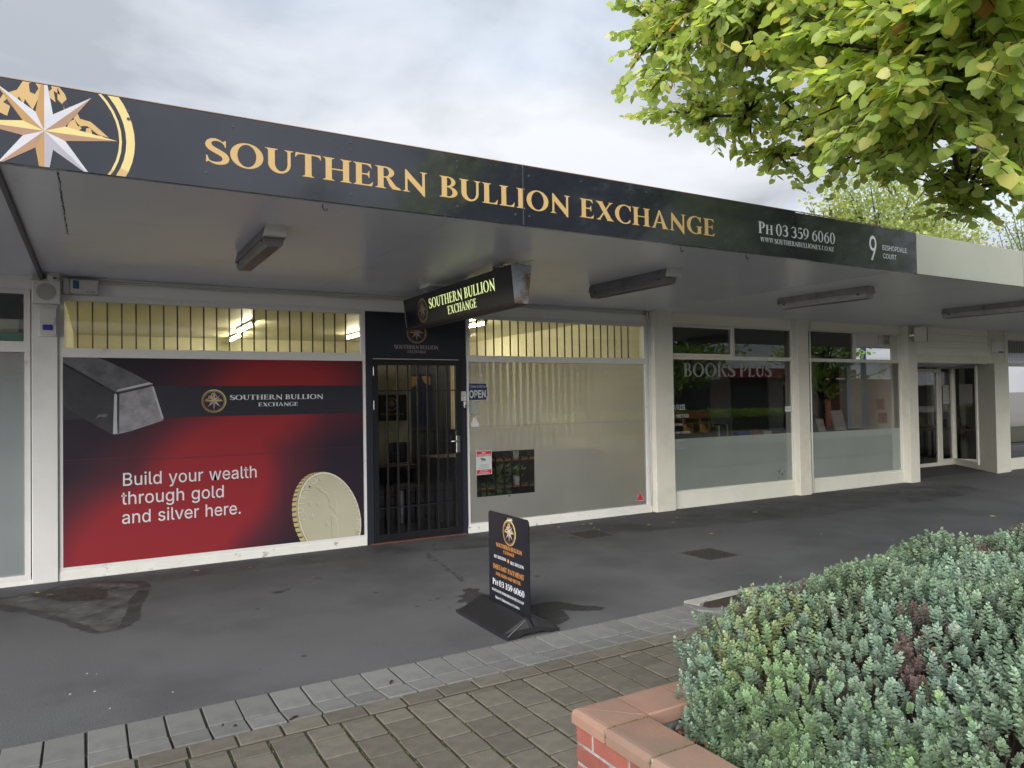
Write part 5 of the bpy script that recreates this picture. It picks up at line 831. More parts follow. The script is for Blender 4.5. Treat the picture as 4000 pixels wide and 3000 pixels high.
MB().add([(-.385, -2.05, sz(-2.05)-.004), (-.16, -2.09, sz(-2.09)-.004), (-.158, -3.71, sz(-3.7)-.004), (-.385, -3.71, sz(-3.7)-.004), (-.385, -2.05, sz(-2.05)+.01), (-.16, -2.09, sz(-2.09)+.01), (-.158, -3.71, sz(-3.7)+.01), (-.385, -3.71, sz(-3.7)+.01)], [(0,1,2,3),(0,4,5,1),(1,5,6,2),(2,6,7,3),(3,7,4,0)]).build('repair_patch', soffit_m, cn)
cr_ = MB(); r_ = random.Random(2)
for k in range(40):
    y = -2.09-1.6*k/40; x = -.152+r_.uniform(-.004, .004); w_ = r_.uniform(.001, .006)
    cr_.add([(x-w_, y, sz(y)-.002), (x+w_, y, sz(y)-.002), (x+w_*.6, y-.045, sz(y)-.002), (x-w_*.6, y-.045, sz(y)-.002)], [(0,1,2,3)])
cr_.build('crack', mat('dark_crack', (.10,.10,.10), .9), cn)
MB().box(-8, 30, -3.735, .2, 2.93, 3.165).build('roof_deck', roof_m, cn)
MB().box(7.02, 30, -3.765, -3.736, 2.785, 3.185, c=.004).build('fascia_board', fascia_c, cn)
for x_ in (9.05, 13.2): MB().box(x_, x_+.006, -3.768, -3.7655, 2.79, 3.18).build('fascia_joint', mat('fascia_joint', (.25,.27,.25), .6), cn)
MB().box(-8, -.9, -3.765, -3.736, 2.785, 3.185, c=.004).build('fascia_board', fascia_c, cn)
MB().box(-8, 30, -.0, 8, 2.93, 3.10).build('roof_sheet', roof_m, cn)
# shop back and end walls keep daylight out of the rooms
MB().box(-8, 30, 6.6, 6.75, 0, 2.93).build('rear_wall', wall_cool, bs)
MB().box(-8.1, -8, 0, 6.75, 0, 2.93).build('end_wall', wall_cool, nb); MB().box(30, 30.1, 0, 6.75, 0, 2.93).build('end_wall', wall_cream, bk)
MB().box(-8, 30, .15, 6.6, 2.862, 2.93).build('ceiling_void', wall_cool, bs)
# --- the long sign
sg = empty('fascia_sign', (3, YF-.02, 2.99), 'long navy fascia sign with gold serif lettering and a big compass star', 'shop sign')
def signpanel(x0, x1, zt=3.194, zb=2.787):
    MB().box(x0, x1, YF-.032, YF-.020, zb, zt, c=.0015).build('sign_panel', navy, sg)
signpanel(-.89, 2.5205, 3.196); signpanel(2.5245, 5.258); signpanel(5.2605, 7.017, 3.188)
MB().box(-.89, 7.017, YF-.034, YF-.019, 3.197, 3.201).build('top_trim', bronze, sg)
MB().box(2.519, 2.527, YF-.0335, YF-.0325, 2.79, 3.19).build('joint_strip', mat('joint_alu', (.045,.05,.065), .4), sg)
FF = Frame((0, YF-.032, 0), (1, 0, 0), (0, 0, 1), (0, -1, 0))
p = Print(FF, rect=(-.885, 7.01, 2.789, 3.194)); p.emblem(-.205, 2.966, .395, w=.001); p.build('compass_emblem', sg)
p = Print(FF); p.text(.527, 2.9215, 'SOUTHERN BULLION EXCHANGE', .134, 3.772, gold, slope=-.0095, space=.42, gap=.055, parts=(sg, 'gold_word'))
p = Print(FF); p.text(4.795, 2.965, 'Ph 03 359 6060', .098, .985, print_w, space=.28, gap=.04, slope=-.005, parts=(sg, 'phone_number')); p.text(4.815, 2.895, 'WWW.SOUTHERNBULLIONEX.CO.NZ', .040, .945, print_w, gap=.04, slope=-.004, parts=(sg, 'web_address'))
p.sans(6.272, 2.862, '9', .225, .125, print_w, bold=.004, parts=(sg, 'shop_number')); p.sans(6.470, 2.972, 'BISHOPDALE', .046, .385, print_w, parts=(sg, 'address_line')); p.sans(6.478, 2.892, 'COURT', .046, .21, print_w, parts=(sg, 'address_line'))
scr = mat('dull_screw', (.045,.05,.065), .4)
pr = None
for sx, szz in ((.16, 3.13), (.16, 3.09), (.67, 3.14), (.53, 2.865), (1.33, 3.16), (1.33, 3.115), (1.33, 2.85), (2.03, 3.15), (2.03, 3.11), (2.03, 2.86), (2.46, 2.855), (2.57, 2.855), (2.57, 3.13), (3.0, 3.15), (3.6, 3.15), (4.4, 2.85), (5.2, 2.85), (5.22, 3.14), (5.9, 2.84)):
    if pr is None: pr = MB().tube([(sx, YF-.032, szz), (sx, YF-.036, szz)], .008, 8).build('screw', scr, sg, origin=(sx, YF-.032, szz))
    else:
        o = bpy.data.objects.new('screw', pr.data); COL.objects.link(o); o.parent = sg; o.location = Vector((sx, YF-.032, szz))-sg.location
for i, (hx, l) in enumerate(((1.188, 'small black hook under the veranda edge below the letter H'), (4.02, 'small hook under the veranda edge below the word exchange'), (4.75, 'small hook under the veranda edge near the phone number'))):
    h = MB().tube([(hx, -3.68, 2.80), (hx, -3.68, 2.775), (hx+.012, -3.68, 2.758), (hx+.026, -3.68, 2.762), (hx+.026, -3.68, 2.775)], .0035, 6).build('ceiling_hook', black_metal); tag(h, l, 'hook', 'hooks under the veranda edge')

# --- fluorescent fittings under the veranda
pale_tray = mat('pale_light_tray', (.34,.34,.35), .5, (.22,.22,.23), 7, .1, 40, dirt=(.12,.11,.11), dscale=7); pale_diff = mat('pale_diffuser', (.42,.42,.43), .3, (.32,.32,.33), 9)
def fitting(x, y0, y1, w, label, endcap=True, zt=2.80, rz=0):
    t = empty('veranda_light', (x, (y0+y1)/2, zt), label, 'light fitting', 'fluorescent fittings under the veranda')
    L = (y1-y0)/2; h = w/2
    b = MB(); b.prism([(-h*.78, 0), (-h*.82, -.02), (-h*1.02, -.075), (-h*1.02, -.083), (h*1.02, -.083), (h*1.02, -.075), (h*.82, -.02), (h*.78, 0)], -L, L, 'y')
    d = MB(); d.prism([(-h*.88, -.084), (-h*.80, -.125), (-h*.62, -.14), (h*.62, -.14), (h*.80, -.125), (h*.88, -.084)], -L+.01, L-.01, 'y')
    objs = [(b, 'gear_tray', grey_plastic if endcap else pale_tray), (d, 'diffuser', diffuser_m if endcap else pale_diff)]
    if endcap: e = MB(); e.prism([(-h*.8, .003), (-h*1.06, -.08), (h*1.06, -.08), (h*.8, .003)], -L-.05, -L-.001, 'y'); objs.append((e, 'end_box', white_plastic))
    c = MB()
    for yy in (-L+.10, L-.10): c.box(-h*.95, -h*.85, yy-.015, yy+.015, -.10, -.07); c.box(h*.85, h*.95, yy-.015, yy+.015, -.10, -.07)
    objs.append((c, 'clip', dark_tray))
    rb = MB()
    for k in range(7): rb.box(-h*.55+k*h*.18, -h*.55+k*h*.18+.003, -L+.02, L-.02, -.1425, -.1405)
    objs.append((rb, 'prismatic_rib', diffuser_m))
    for q_, nm, mm in objs: o = q_.build(nm, mm); o.parent = t
    t.rotation_euler = (math.atan(.034/3.73), 0, rz); return t
fitting(1.055, -2.98, -1.86, .145, 'grey fluorescent fitting leftmost under the veranda, seen nearly end on', zt=2.81)
fitting(4.66, -2.87, -1.66, .145, 'grey fluorescent fitting with white end box, right of the hanging sign', zt=2.811)
fitting(7.43, -3.0, -1.80, .17, 'long dull fluorescent fitting under the veranda outside the first bookshop window', False, zt=2.811)
fitting(10.62, -3.2, -2.0, .17, 'fluorescent fitting farthest right under the veranda', False, zt=2.808, rz=.0)
# --- hanging lightbox sign
hs = empty('hanging_sign', (3.1, -1.5, 2.6), 'long black lightbox with lit yellow lettering hung across the veranda', 'hanging sign')
xt0, xt1, xb0, xb1, ya, yb, zt_, zb_ = 3.045, 3.235, 3.078, 3.195, -2.705, -.25, 2.748, 2.425
sec = lambda y: [(xt0, y, zt_), (xt1, y, zt_), (xb1, y, zb_), (xb0, y, zb_)]
MB().add(sec(ya+.012)+sec(yb-.006), [(0,1,2,3),(7,6,5,4),(0,4,5,1),(1,5,6,2),(2,6,7,3),(3,7,4,0)]).build('lightbox_body', mat('black_sign_face', (.012,.013,.02), .3, (.010,.011,.016), 4), hs)
ex = lambda y, e: [(xt0-e, y, zt_+e), (xt1+e, y, zt_+e), (xb1+e, y, zb_-e), (xb0-e, y, zb_-e)]
MB().add(ex(ya, .004)+ex(ya+.0115, .004), [(0,1,2,3),(7,6,5,4),(0,4,5,1),(1,5,6,2),(2,6,7,3),(3,7,4,0)]).build('end_plate', rust_m, hs)
MB().add(ex(yb-.0055, .004)+ex(yb+.006, .004), [(0,1,2,3),(7,6,5,4),(0,4,5,1),(1,5,6,2),(2,6,7,3),(3,7,4,0)]).build('end_plate', rust_m, hs)
MB().prism([(xb0-.012, zb_-.012), (xb0-.006, zb_+.012), (xb0-.002, zb_+.012), (xb0+.006, zb_-.002), (xb1-.004, zb_-.002), (xb1+.006, zb_+.012), (xb1+.012, zb_-.012)], ya+.012, yb-.006, 'y').build('bottom_rail', mat('rusty_rail', (.06,.035,.028), .6, (.03,.02,.02), 20), hs)
for hx, hz in ((3.10, 2.66), (3.20, 2.67), (3.105, 2.61), (3.17, 2.62), (3.195, 2.64), (3.15, 2.63), (3.19, 2.61)): MB().tube([(hx, ya-.0005, hz), (hx, ya-.003, hz)], .004, 6).build('rivet_hole', black_metal, hs)
sv = Vector((xt0-xb0, 0, zt_-zb_)).normalized(); HF = Frame((xb0, 0, zb_), (0, -1, 0), sv, (-sv.z, 0, sv.x))
EB = Print(HF); 
EB.emblem(.75, .155, .128, w=.0012); EB.build('compass_emblem', hs)
p = Print(HF); p.text(.93, .155, 'SOUTHERN BULLION', .100, 1.45, pale_yellow, w=.0015, gap=.05, parts=(hs, 'lit_word')); p.text(1.37, .046, 'EXCHANGE', .082, .63, pale_yellow, w=.0015, parts=(hs, 'lit_word'))
for y_ in (-.7, -2.3):
    MB().tube([(3.14, y_, zt_), (3.14, y_, 2.83)], .012, 8).build('hanger_rod', white_frame, hs); MB().lathe([(.05, 0), (.045, .008), (.02, .016)], (3.14, y_, sz(y_)-.02), 14).build('ceiling_rose', white_plastic, hs, True)
MB().box(3.0, 3.6, -1.08, -.82, 2.795, sz(-.8)-.001).build('mounting_board', soffit_m, hs)
MB().box(3.09, 3.13, -2.32, -2.28, 2.748, 2.80).build('bracket', rust_m, hs)
nr = MB(); r_ = random.Random(3)
for k in range(60):
    a = Vector((3.16+r_.gauss(0, .02), -2.45+r_.gauss(0, .09), 2.765+r_.uniform(-.01, .02))); d = Vector((r_.gauss(0, .03), r_.gauss(0, .06), r_.gauss(0, .012))); nr.tube([a, a+d], .002, 3)
o = nr.build('bird_nest', mat('nest_twig', (.03,.025,.02), .9)); tag(o, 'dark scruffy bird nest on top of the hanging lightbox', 'nest'); 
# --- poster in the left window
ps = empty('window_poster', (1.2, -.005, 1.1), 'red and black window poster with silver ingot, gold coin and white slogan', 'poster')
PX0, PX1, PZ0, PZ1 = -.247, 2.627, .120, 2.070
pm = bpy.data.materials.new('red_black_print'); pm.use_nodes = True; t = pm.node_tree; b = t.nodes['Principled BSDF']; b.inputs['Roughness'].default_value = .45; b.inputs['Specular IOR Level'].default_value = .3
tcn = N(t, 'ShaderNodeTexCoord')
def blobn(cx, cz, rx, rz_, hard=1.0):
    mp = N(t, 'ShaderNodeMapping'); mp.inputs['Location'].default_value = (-cx/rx, 0, -cz/rz_); mp.inputs['Scale'].default_value = (1/rx, 0, 1/rz_); t.links.new(tcn.outputs['Object'], mp.inputs[0])
    g = N(t, 'ShaderNodeTexGradient', gradient_type='SPHERICAL'); t.links.new(mp.outputs[0], g.inputs[0]); return g.outputs[1]
def addn(a, b_, op='ADD'):
    m_ = N(t, 'ShaderNodeMath', operation=op); m_.use_clamp = True; t.links.new(a, m_.inputs[0])
    if hasattr(b_, 'links'): t.links.new(b_, m_.inputs[1])
    else: m_.inputs[1].default_value = b_
    return m_.outputs[0]
# diagonal glow from lower left to upper right (object space relative to the poster empty)
acc = blobn(.10, .05, .95, 1.3)
for q_ in ((-.45, -.50, 1.05, .95), (-1.1, -1.0, 1.25, .85), (.80, .75, 1.1, .75)):
    acc = addn(acc, blobn(*q_))
n_ = N(t, 'ShaderNodeTexNoise', inp={'Scale': 1.5}); t.links.new(tcn.outputs['Object'], n_.inputs[0])
rp = N(t, 'ShaderNodeValToRGB'); e = rp.color_ramp.elements; e[0].position = 0; e[0].color = (.022, .016, .027, 1); e[1].position = .85; e[1].color = (.24, .022, .030, 1)
k_ = e.new(.45); k_.color = (.085, .020, .032, 1); t.links.new(acc, rp.inputs[0]); t.links.new(rp.outputs[0], b.inputs['Base Color'])
MB().box(PX0, PX1, -.0225, -.0185, PZ0, PZ1).build('vinyl', pm, ps)
PF = Frame((0, -.0225, 0), (1, 0, 0), (0, 0, 1), (0, -1, 0)); rc = (PX0, PX1, PZ0, PZ1)
dkp = mat('navy_bar_print', (.022, .023, .036), .4)
p = Print(PF, rc); p.poly([(PX0, 1.487), (PX1, 1.487), (PX1, 1.796), (PX0, 1.799)], dkp, .0004); p.build('dark_band', ps)
p = Print(PF); p.text(1.218, 1.652, 'SOUTHERN BULLION', .050, .963, print_w, gap=.04, parts=(ps, 'band_word')); p.text(1.498, 1.580, 'EXCHANGE', .040, .41, print_w, gap=.04, parts=(ps, 'band_word'))
p = Print(PF); p.emblem(1.064, 1.643, .118, w=.0008); p.build('compass_emblem', ps)
p = Print(PF)
def bline(y, tx, x1): p.sans(.243, y, tx, .122, x1-.243, print_w)
p.sans(.243, .840, 'Build your wealth', .122, 1.243, print_w, bold=.003, parts=(ps, 'slogan_word')); p.sans(.240, .660, 'through gold', .122, .922, print_w, bold=.003, parts=(ps, 'slogan_word')); p.sans(.240, .476, 'and silver here.', .122, 1.084, print_w, bold=.003, parts=(ps, 'slogan_word'))
sv1 = mat('ingot_top_print', (.13,.13,.15), .4, (.06,.06,.075), 9, detail=8); sv2 = mat('ingot_face_print', (.28,.28,.31), .4, (.15,.15,.175), 14, detail=8); sv3 = mat('ingot_shadow_print', (.020,.022,.03), .4, (.04,.042,.05), 5, dirt=(.12,.12,.13), dscale=7, dlo=.68, dhi=.78); sv4 = mat('ingot_edge_print', (.42,.44,.46), .4)
p = Print(PF, rc)
p.poly([(-.247,2.0),(.19,1.72),(.184,1.337),(.145,1.339),(-.205,1.585),(-.247,1.62)], sv3, .0010)
p.poly([(-.247,2.02),(-.247,2.07),(.02,2.07),(.09,2.05),(.30,1.94),(.506,1.82),(.50,1.805),(.46,1.80),(.23,1.745),(.19,1.74),(.05,1.83),(-.21,2.0)], sv1, .0014)
p.poly([(.215,1.722),(.24,1.735),(.50,1.800),(.513,1.79),(.597,1.485),(.597,1.465),(.576,1.452),(.45,1.41),(.30,1.36),(.193,1.337)], sv2, .0018)
p.poly([(.172,1.722),(.183,1.728),(.195,1.715),(.194,1.345),(.178,1.337),(.160,1.342)], sv4, .0022); p.poly([(.204,1.72),(.216,1.72),(.210,1.345),(.200,1.345)], sv3, .0026)
p.poly([(.22,1.724),(.48,1.79),(.50,1.806),(.485,1.81),(.23,1.742),(.205,1.735)], sv3, .0026); p.poly([(.19,1.745),(.22,1.752),(.485,1.815),(.506,1.82),(.47,1.835),(.20,1.765)], sv4, .0024)
p.poly([(.50,1.798),(.513,1.79),(.597,1.485),(.588,1.470),(.575,1.50),(.497,1.78)], sv4, .0024)
p.poly([(.02,1.49),(.05,1.51),(.10,1.50),(.12,1.53),(.09,1.535),(.04,1.53),(.0,1.46)], sv1, .0018)
p.build('silver_ingot_print', ps)
cf = mat('coin_face_print', (.44,.43,.33), .4, (.40,.38,.28), 2); cd = mat('coin_relief_print', (.30,.285,.20), .4); cl = mat('coin_light_print', (.62,.61,.50), .4); ce = mat('coin_edge_print', (.42,.37,.20), .4); cdk = mat('coin_dark_print', (.07,.055,.03), .4)
p = Print(PF, rc)
# coin as a leaning ellipse: centre, axes
cc = Vector((2.243, .36)); au = Vector((-.155, .485)); bu = Vector((.318, .105))
def cpt(r, a): return tuple(cc+au*(r*math.cos(a))+bu*(r*math.sin(a)))
def cl_(r, n=40, o=(0, 0)): return [(cpt(r, 2*math.pi*i/n)[0]+o[0], cpt(r, 2*math.pi*i/n)[1]+o[1]) for i in range(n)]
p.poly(cl_(1.0, 60, (-.055, -.004)), ce, .0006)
for i in range(60):
    a = 2*math.pi*i/110+math.pi*1.02; q1 = cpt(1, a); 
    q2 = cpt(1, a+.028)
    p.poly([(q1[0]-.056, q1[1]-.004), (q2[0]-.056, q2[1]-.004), (q2[0]-.012, q2[1]), (q1[0]-.012, q1[1])], cdk if i % 2 else gold_lt, .0008)
p.poly(cl_(1.0), cdk, .0010); p.poly(cl_(.99), cl, .0013); p.poly(cl_(.945), cd, .0016); p.poly([(x+.003, y-.002) for x, y in cl_(.935)], cf, .0019)
def relief(P, w0=.0022):
    p.poly([(x-.005, y-.005) for x, y in P], cd, w0); p.poly([(x+.003, y+.003) for x, y in P], cl, w0+.0002); p.poly(P, cf, w0+.0004)
relief([(2.088,.701),(2.12,.695),(2.15,.68),(2.165,.64),(2.20,.625),(2.235,.60),(2.27,.61),(2.28,.635),(2.295,.62),(2.30,.57),(2.318,.50),(2.323,.43),(2.318,.385),(2.295,.395),(2.283,.435),(2.235,.475),(2.243,.51),(2.22,.57),(2.195,.615),(2.15,.64),(2.12,.67)])
relief([(2.241,.385),(2.262,.37),(2.275,.385),(2.30,.36),(2.315,.30),(2.328,.24),(2.335,.17),(2.342,.121),(2.262,.121),(2.263,.25),(2.26,.34)])
for sx, szz in ((2.026,.521),(2.116,.510),(2.047,.377),(2.209,.286)):
    relief([(sx+.026*(1 if k % 2 == 0 else .42)*math.sin(k*math.pi/5), szz+.034*(1 if k % 2 == 0 else .42)*math.cos(k*math.pi/5)) for k in range(10)])
def ctext(tx, a0, a1, r, h):
    n = len(tx)
    for i, c in enumerate(tx):
        if c == ' ': continue
        a = a0+(a1-a0)*(i+.5)/n; q0 = Vector(cpt(r, a)); tang = (Vector(cpt(r, a+.02))-Vector(cpt(r, a-.02))).normalized()
        if a1 < a0: tang = -tang
        nrm = Vector((-tang.y, tang.x)); f2 = Frame((q0.x, -.0225, q0.y), (tang.x, 0, tang.y), (nrm.x, 0, nrm.y), (0, -1, 0))
        for dxy, mm, ww in (((-.004, -.004), cd, .0024), ((.0, .0), cl, .0027)):
            q_ = Print(f2); q_.sans(-.018+dxy[0], dxy[1], c, h, None, mm, ww)
            base = len(p.mb.v)
            if all(v[2] > PZ0 and v[0] < PX1 for v in q_.mb.v): p.mb.add(q_.mb.v, q_.mb.f, p.mi(mm))
ctext('AOTEAROA', -1.42, .12, .80, .062); ctext('9999 FINE GOLD'[:4], .75, 1.30, .83, .05); ctext('GOLD', 1.45, 1.95, .83, .05); ctext('FINE', 2.0, 2.5, .83, .05); ctext('1 OUNCE', -2.0, -2.95, .86, .055)
p.build('gold_coin_print', ps)
MB().box(PX0, PX1, -.0232, -.0226, 1.079, 1.083).build('vinyl_seam', mat('seam_dark', (.03,.015,.02), .5), ps)
MB().box(PX0, PX1, -.0230, -.0226, 1.108, 1.110).build('vinyl_seam', mat('seam_red', (.12,.03,.04), .5), ps)
# --- stickers on the frosted window (on the glass face)
def sticker(name, cx, cz, label, cat='sticker', y=-.0205): return empty(name, (cx, y, cz), label, cat)
SF = Frame((0, .0105, 0), (1, 0, 0), (0, 0, 1), (0, -1, 0))
nv = mat('navy_sticker', (.015,.025,.10), .4); rdm = mat('sticker_red', (.50,.03,.045), .4); sw = mat('sticker_white', (.60,.61,.60), .45); clr = mat('sticker_clear_grey', (.38,.42,.36), .5); tgrey = mat('sticker_text_grey', (.14,.15,.14), .6)
t_ = sticker('open_sign', 4.09, 1.61, 'navy and white open sign at the top left of the frosted window', 'sign'); p = Print(SF); p.poly([(3.962,1.606),(4.236,1.604),(4.234,1.818),(3.962,1.820)], sw, .0012); p.poly([(3.980,1.612),(4.218,1.611),(4.218,1.650),(4.228,1.655),(4.228,1.765),(4.218,1.77),(4.217,1.812),(3.980,1.815),(3.980,1.77),(3.970,1.765),(3.970,1.655),(3.980,1.650)], nv, .0018)
p.build('plate', t_); p = Print(SF); p.sans(3.990, 1.760, 'Come in', .036, .118, sw, .0028, shear=.25); p.sans(4.118, 1.760, "We're", .034, .088, sw, .0028); p.sans(3.985, 1.640, 'OPEN', .088, .228, sw, .0028, bold=.025); p.build('lettering', t_)
t_ = sticker('round_warning_sticker', 4.04, 1.43, 'round translucent caution sticker under the open sign'); p = Print(SF); p.disc(4.041, 1.512, .080, .081, clr, .0012); p.build('disc', t_); p = Print(SF)
for z_, tx, h, L in ((1.560,'CAUTION',.016,.085),(1.534,'CRIME CAM',.018,.125),(1.512,'THIS PROPERTY PROTECTED',.008,.14),(1.497,'BY ACTIVE CRIME CAMERA',.009,.13),(1.483,'SURVEILLANCE SYSTEM',.008,.14),(1.462,'TRESPASSERS',.011,.08),(1.447,'WILL BE',.010,.05),(1.433,'PROSECUTED',.010,.075)): p.sans(4.041-L/2, z_, tx, h, L, tgrey, .002)
p.build('lettering', t_)
def tri(cx, zb, w_, h_, m_, lm, label, lines):
    t_ = sticker('alarm_sticker', cx, zb, label); p = Print(SF); p.poly([(cx-w_/2, zb), (cx+w_/2, zb), (cx, zb+h_)], sw if m_ is sw else sw, .0010); p.poly([(cx-w_*.44, zb+h_*.04), (cx+w_*.44, zb+h_*.04), (cx, zb+h_*.93)], m_, .0016); p.build('triangle', t_)
    p = Print(SF); 
    for z_, tx, h, L in lines: p.sans(cx-L/2, zb+z_*h_, tx, h*h_, L*w_, lm, .0026)
    for a, b_ in ((0, .86), (-.41, .05), (.41, .05)): p.poly([(cx+a*w_-.008, zb+b_*h_), (cx+a*w_+.008, zb+b_*h_), (cx+a*w_, zb+b_*h_+.014)], rdm if m_ is sw else sw, .0026)
    p.build('print', t_)
tri(4.051, 1.283, .160, .137, sw, rdm, 'white triangular alarm sticker below the round caution sticker', [(.64,'PROTECTED BY',.06,.30),(.27,'TRITON',.17,.50),(.17,'SECURITY',.07,.40),(.05,'0800 366 0303',.10,.60)])
tri(6.620, .168, .150, .128, rdm, sw, 'small red triangular alarm sticker in the lower right corner of the frosted window', [(.60,'PROTECTED',.07,.2),(.30,'TRITON',.14,.42),(.19,'SECURITY',.08,.4),(.06,'0800 366 0303',.10,.6)])
t_ = sticker('no_trespassing_sign', 4.17, .69, 'red and white no trespassing sign over the left edge of the clear cut-out', 'sign'); p = Print(SF); p.poly([(4.063,.689),(4.279,.692),(4.277,.985),(4.062,.986)], sw, .002); p.poly([(4.070,.915),(4.270,.915),(4.270,.979),(4.070,.979)], rdm, .0026); p.poly([(4.070,.697),(4.271,.697),(4.271,.752),(4.070,.752)], rdm, .0026); p.poly([(4.070,.755),(4.2705,.755),(4.2705,.912),(4.070,.912)], mat('pale_blue_white', (.50,.56,.57), .45), .0026); p.build('plate', t_)
p = Print(SF); p.sans(4.143,.950,'NO',.020,.050,sw,.0034, bold=.02); p.sans(4.078,.921,'TRESPASSING',.020,.185,sw,.0034, bold=.02); p.sans(4.115,.805,'THIS PROPERTY',.012,.11,tgrey,.0034); p.sans(4.12,.786,'IS PROTECTED',.012,.10,tgrey,.0034); p.sans(4.085,.766,'VIDEO SURVEILLANCE',.012,.16,tgrey,.0034); p.sans(4.118,.730,'NO CASH',.014,.10,sw,.0034, bold=.015); p.sans(4.098,.706,'ON PREMISES',.014,.145,sw,.0034, bold=.015)
p.build('print', t_); p = Print(SF); p.poly([(4.12,.896),(4.135,.900),(4.185,.888),(4.18,.862),(4.165,.860),(4.13,.874)], tgrey, .0034); p.poly([(4.168,.860),(4.192,.862),(4.194,.884),(4.170,.880)], print_grey, .0038); p.poly([(4.14,.873),(4.148,.871),(4.142,.848),(4.128,.836),(4.126,.841),(4.135,.852)], tgrey, .0034); p.build('camera_symbol', t_)
F3 = Frame((0, -.031, 0), (1, 0, 0), (0, 0, 1), (0, -1, 0))
notice(3.848, 3.921, 1.603, 1.716, sw, ['PLEASE', 'RING', 'I'], 'small white please ring notice beside the door', F3, 'notice', tgrey)
db = empty('doorbell', (3.897, -.031, 1.56), 'small white doorbell under the please ring notice', 'doorbell'); MB().box(3.880, 3.916, -.052, -.031, 1.522, 1.597, c=.006).build('case', white_plastic, db); MB().box(3.888, 3.908, -.055, -.052, 1.530, 1.552, c=.001).build('button', black_plastic, db)
# --- boxes and cameras
def louv(par, x0, x1, y, z0, z1, n, m): 
    for i in range(n): z_ = z0+(z1-z0)*i/n; MB().box(x0, x1, y-.002, y, z_, z_+(z1-z0)/n*.45).build('louvre', m, par)
t_ = empty('speaker_box', (-.365, -.1, 2.55), 'square cream loudspeaker box at the top of the left pillar', 'speaker'); MB().box(-.478, -.262, -.135, -.041, 2.553, 2.765, c=.006).build('case', wall_cool, t_); MB().tube([(-.37, -.1352, 2.66), (-.37, -.138, 2.66)], .078, 24).build('grille', mat('grille_cream', (.40,.39,.37), .7), t_); MB().box(-.486, -.254, -.145, -.041, 2.766, 2.772).build('lid', white_frame, t_)
t_ = empty('security_camera', (-.32, -.12, 2.8), 'white dome security camera under the soffit above the loudspeaker box', 'security camera'); MB().lathe([(.056, 0), (.056, .022), (.050, .028)], (-.317, -.20, 2.803), 20).build('mount', white_plastic, t_, True)
MB().lathe([(.001, -.052), (.02, -.049), (.036, -.038), (.050, -.02), (.055, 0), (.055, .012)], (-.317, -.20, 2.797), 20).build('dome', white_plastic, t_, True); MB().lathe([(.001, -.012), (.012, -.010), (.018, 0)], (-.300, -.245, 2.775), 12).build('lens', black_plastic, t_, True)
t_ = empty('alarm_box', (-.36, -.09, 2.25), 'white alarm siren box with a blue strobe on the left pillar', 'alarm box'); MB().prism([(-.425, 2.285), (-.425, 2.505), (-.297, 2.505), (-.297, 2.285), (-.315, 2.268), (-.407, 2.268)], -.098, -.041, 'y').build('case', white_plastic, t_); MB().box(-.432, -.290, -.072, -.041, 2.256, 2.516, c=.004).build('back_tray', white_frame, t_)
MB().box(-.400, -.325, -.112, -.0985, 2.312, 2.362, c=.004).build('strobe', mat('blue_strobe', (.015,.03,.30), .2), t_); louv(t_, -.310, -.300, -.0985, 2.36, 2.44, 5, grey_plastic)
t_ = empty('siren_box', (-.07, -.1, 2.72), 'low white siren box with a blue lens beside the ceiling above the poster window', 'alarm box'); MB().box(-.185, .042, -.105, -.001, 2.662, 2.795, c=.005).build('case', white_plastic, t_); MB().box(-.163, -.113, -.112, -.1055, 2.705, 2.782, c=.003).build('lens', mat('blue_lens', (.02,.12,.28), .2), t_); MB().box(-.24, -.19, -.06, -.001, 2.66, 2.80).build('junction_box', wall_cool, t_)
p = Print(Frame((0, -.1055, 0), (1,0,0), (0,0,1), (0,-1,0))); p.sans(-.05, 2.672, 'ALARM', .016, .07, tgrey, .001); p.build('print', t_)
t_ = empty('wall_speaker', (12.8, -.3, 2.55), 'black fronted loudspeaker on the pillar left of the bookshop recess', 'speaker'); b_ = MB().box(-.11, .11, -.11, .09, -.13, .13, c=.008).build('case', wall_cream); b_.parent = t_; g_ = MB().box(-.105, .105, -.122, -.1105, -.125, .125, c=.004).build('grille', black_plastic); g_.parent = t_; k_ = MB().box(-.02, .02, .09, .16, -.02, .02).build('bracket', steel); k_.parent = t_; t_.location = (12.83, -.30, 2.645); t_.rotation_euler = (0, 0, R(34))
t_ = empty('alarm_box', (15.6, -.2, 2.5), 'grey alarm box with a blue base right of the bookshop recess', 'alarm box'); MB().box(15.47, 15.72, -.26, -.161, 2.385, 2.61, c=.006).build('case', frame_cream, t_); MB().box(15.55, 15.71, -.27, -.2605, 2.375, 2.41, c=.003).build('strobe', blue_plastic, t_)
# --- pavement sign
ax, az_ = 2.60, .09
asg = empty('pavement_sign', (2.6, -3.34, 0), 'black pavement sign panel standing in a heavy black plastic base', 'pavement sign')
y0, y1, zt_ = -3.655, -3.068, .778; r_c = .03
P = [(y0, az_), (y1, az_)]
for cy, cz, a0_ in ((y1-r_c, zt_-r_c, 0), (y0+r_c, zt_-r_c, 90)):
    for k in range(6): a = R(a0_+90*k/5); P.append((cy+r_c*math.cos(a), cz+r_c*math.sin(a)))
def slot(cy, cz, w_, h_, n=6): return [(cy+w_*s_+h_*math.cos(R(a0_+180*k/n)), cz+h_*math.sin(R(a0_+180*k/n))) for s_, a0_ in ((1, -90), (-1, 90)) for k in range(n+1)]
H_ = slot(-3.385, .750, .036, .011)
tri_ = tessellate_polygon([[Vector((a, b_, 0)) for a, b_ in P], [Vector((a, b_, 0)) for a, b_ in H_]])
allp = P+H_; th = .004; mb = MB(); nA = len(allp)
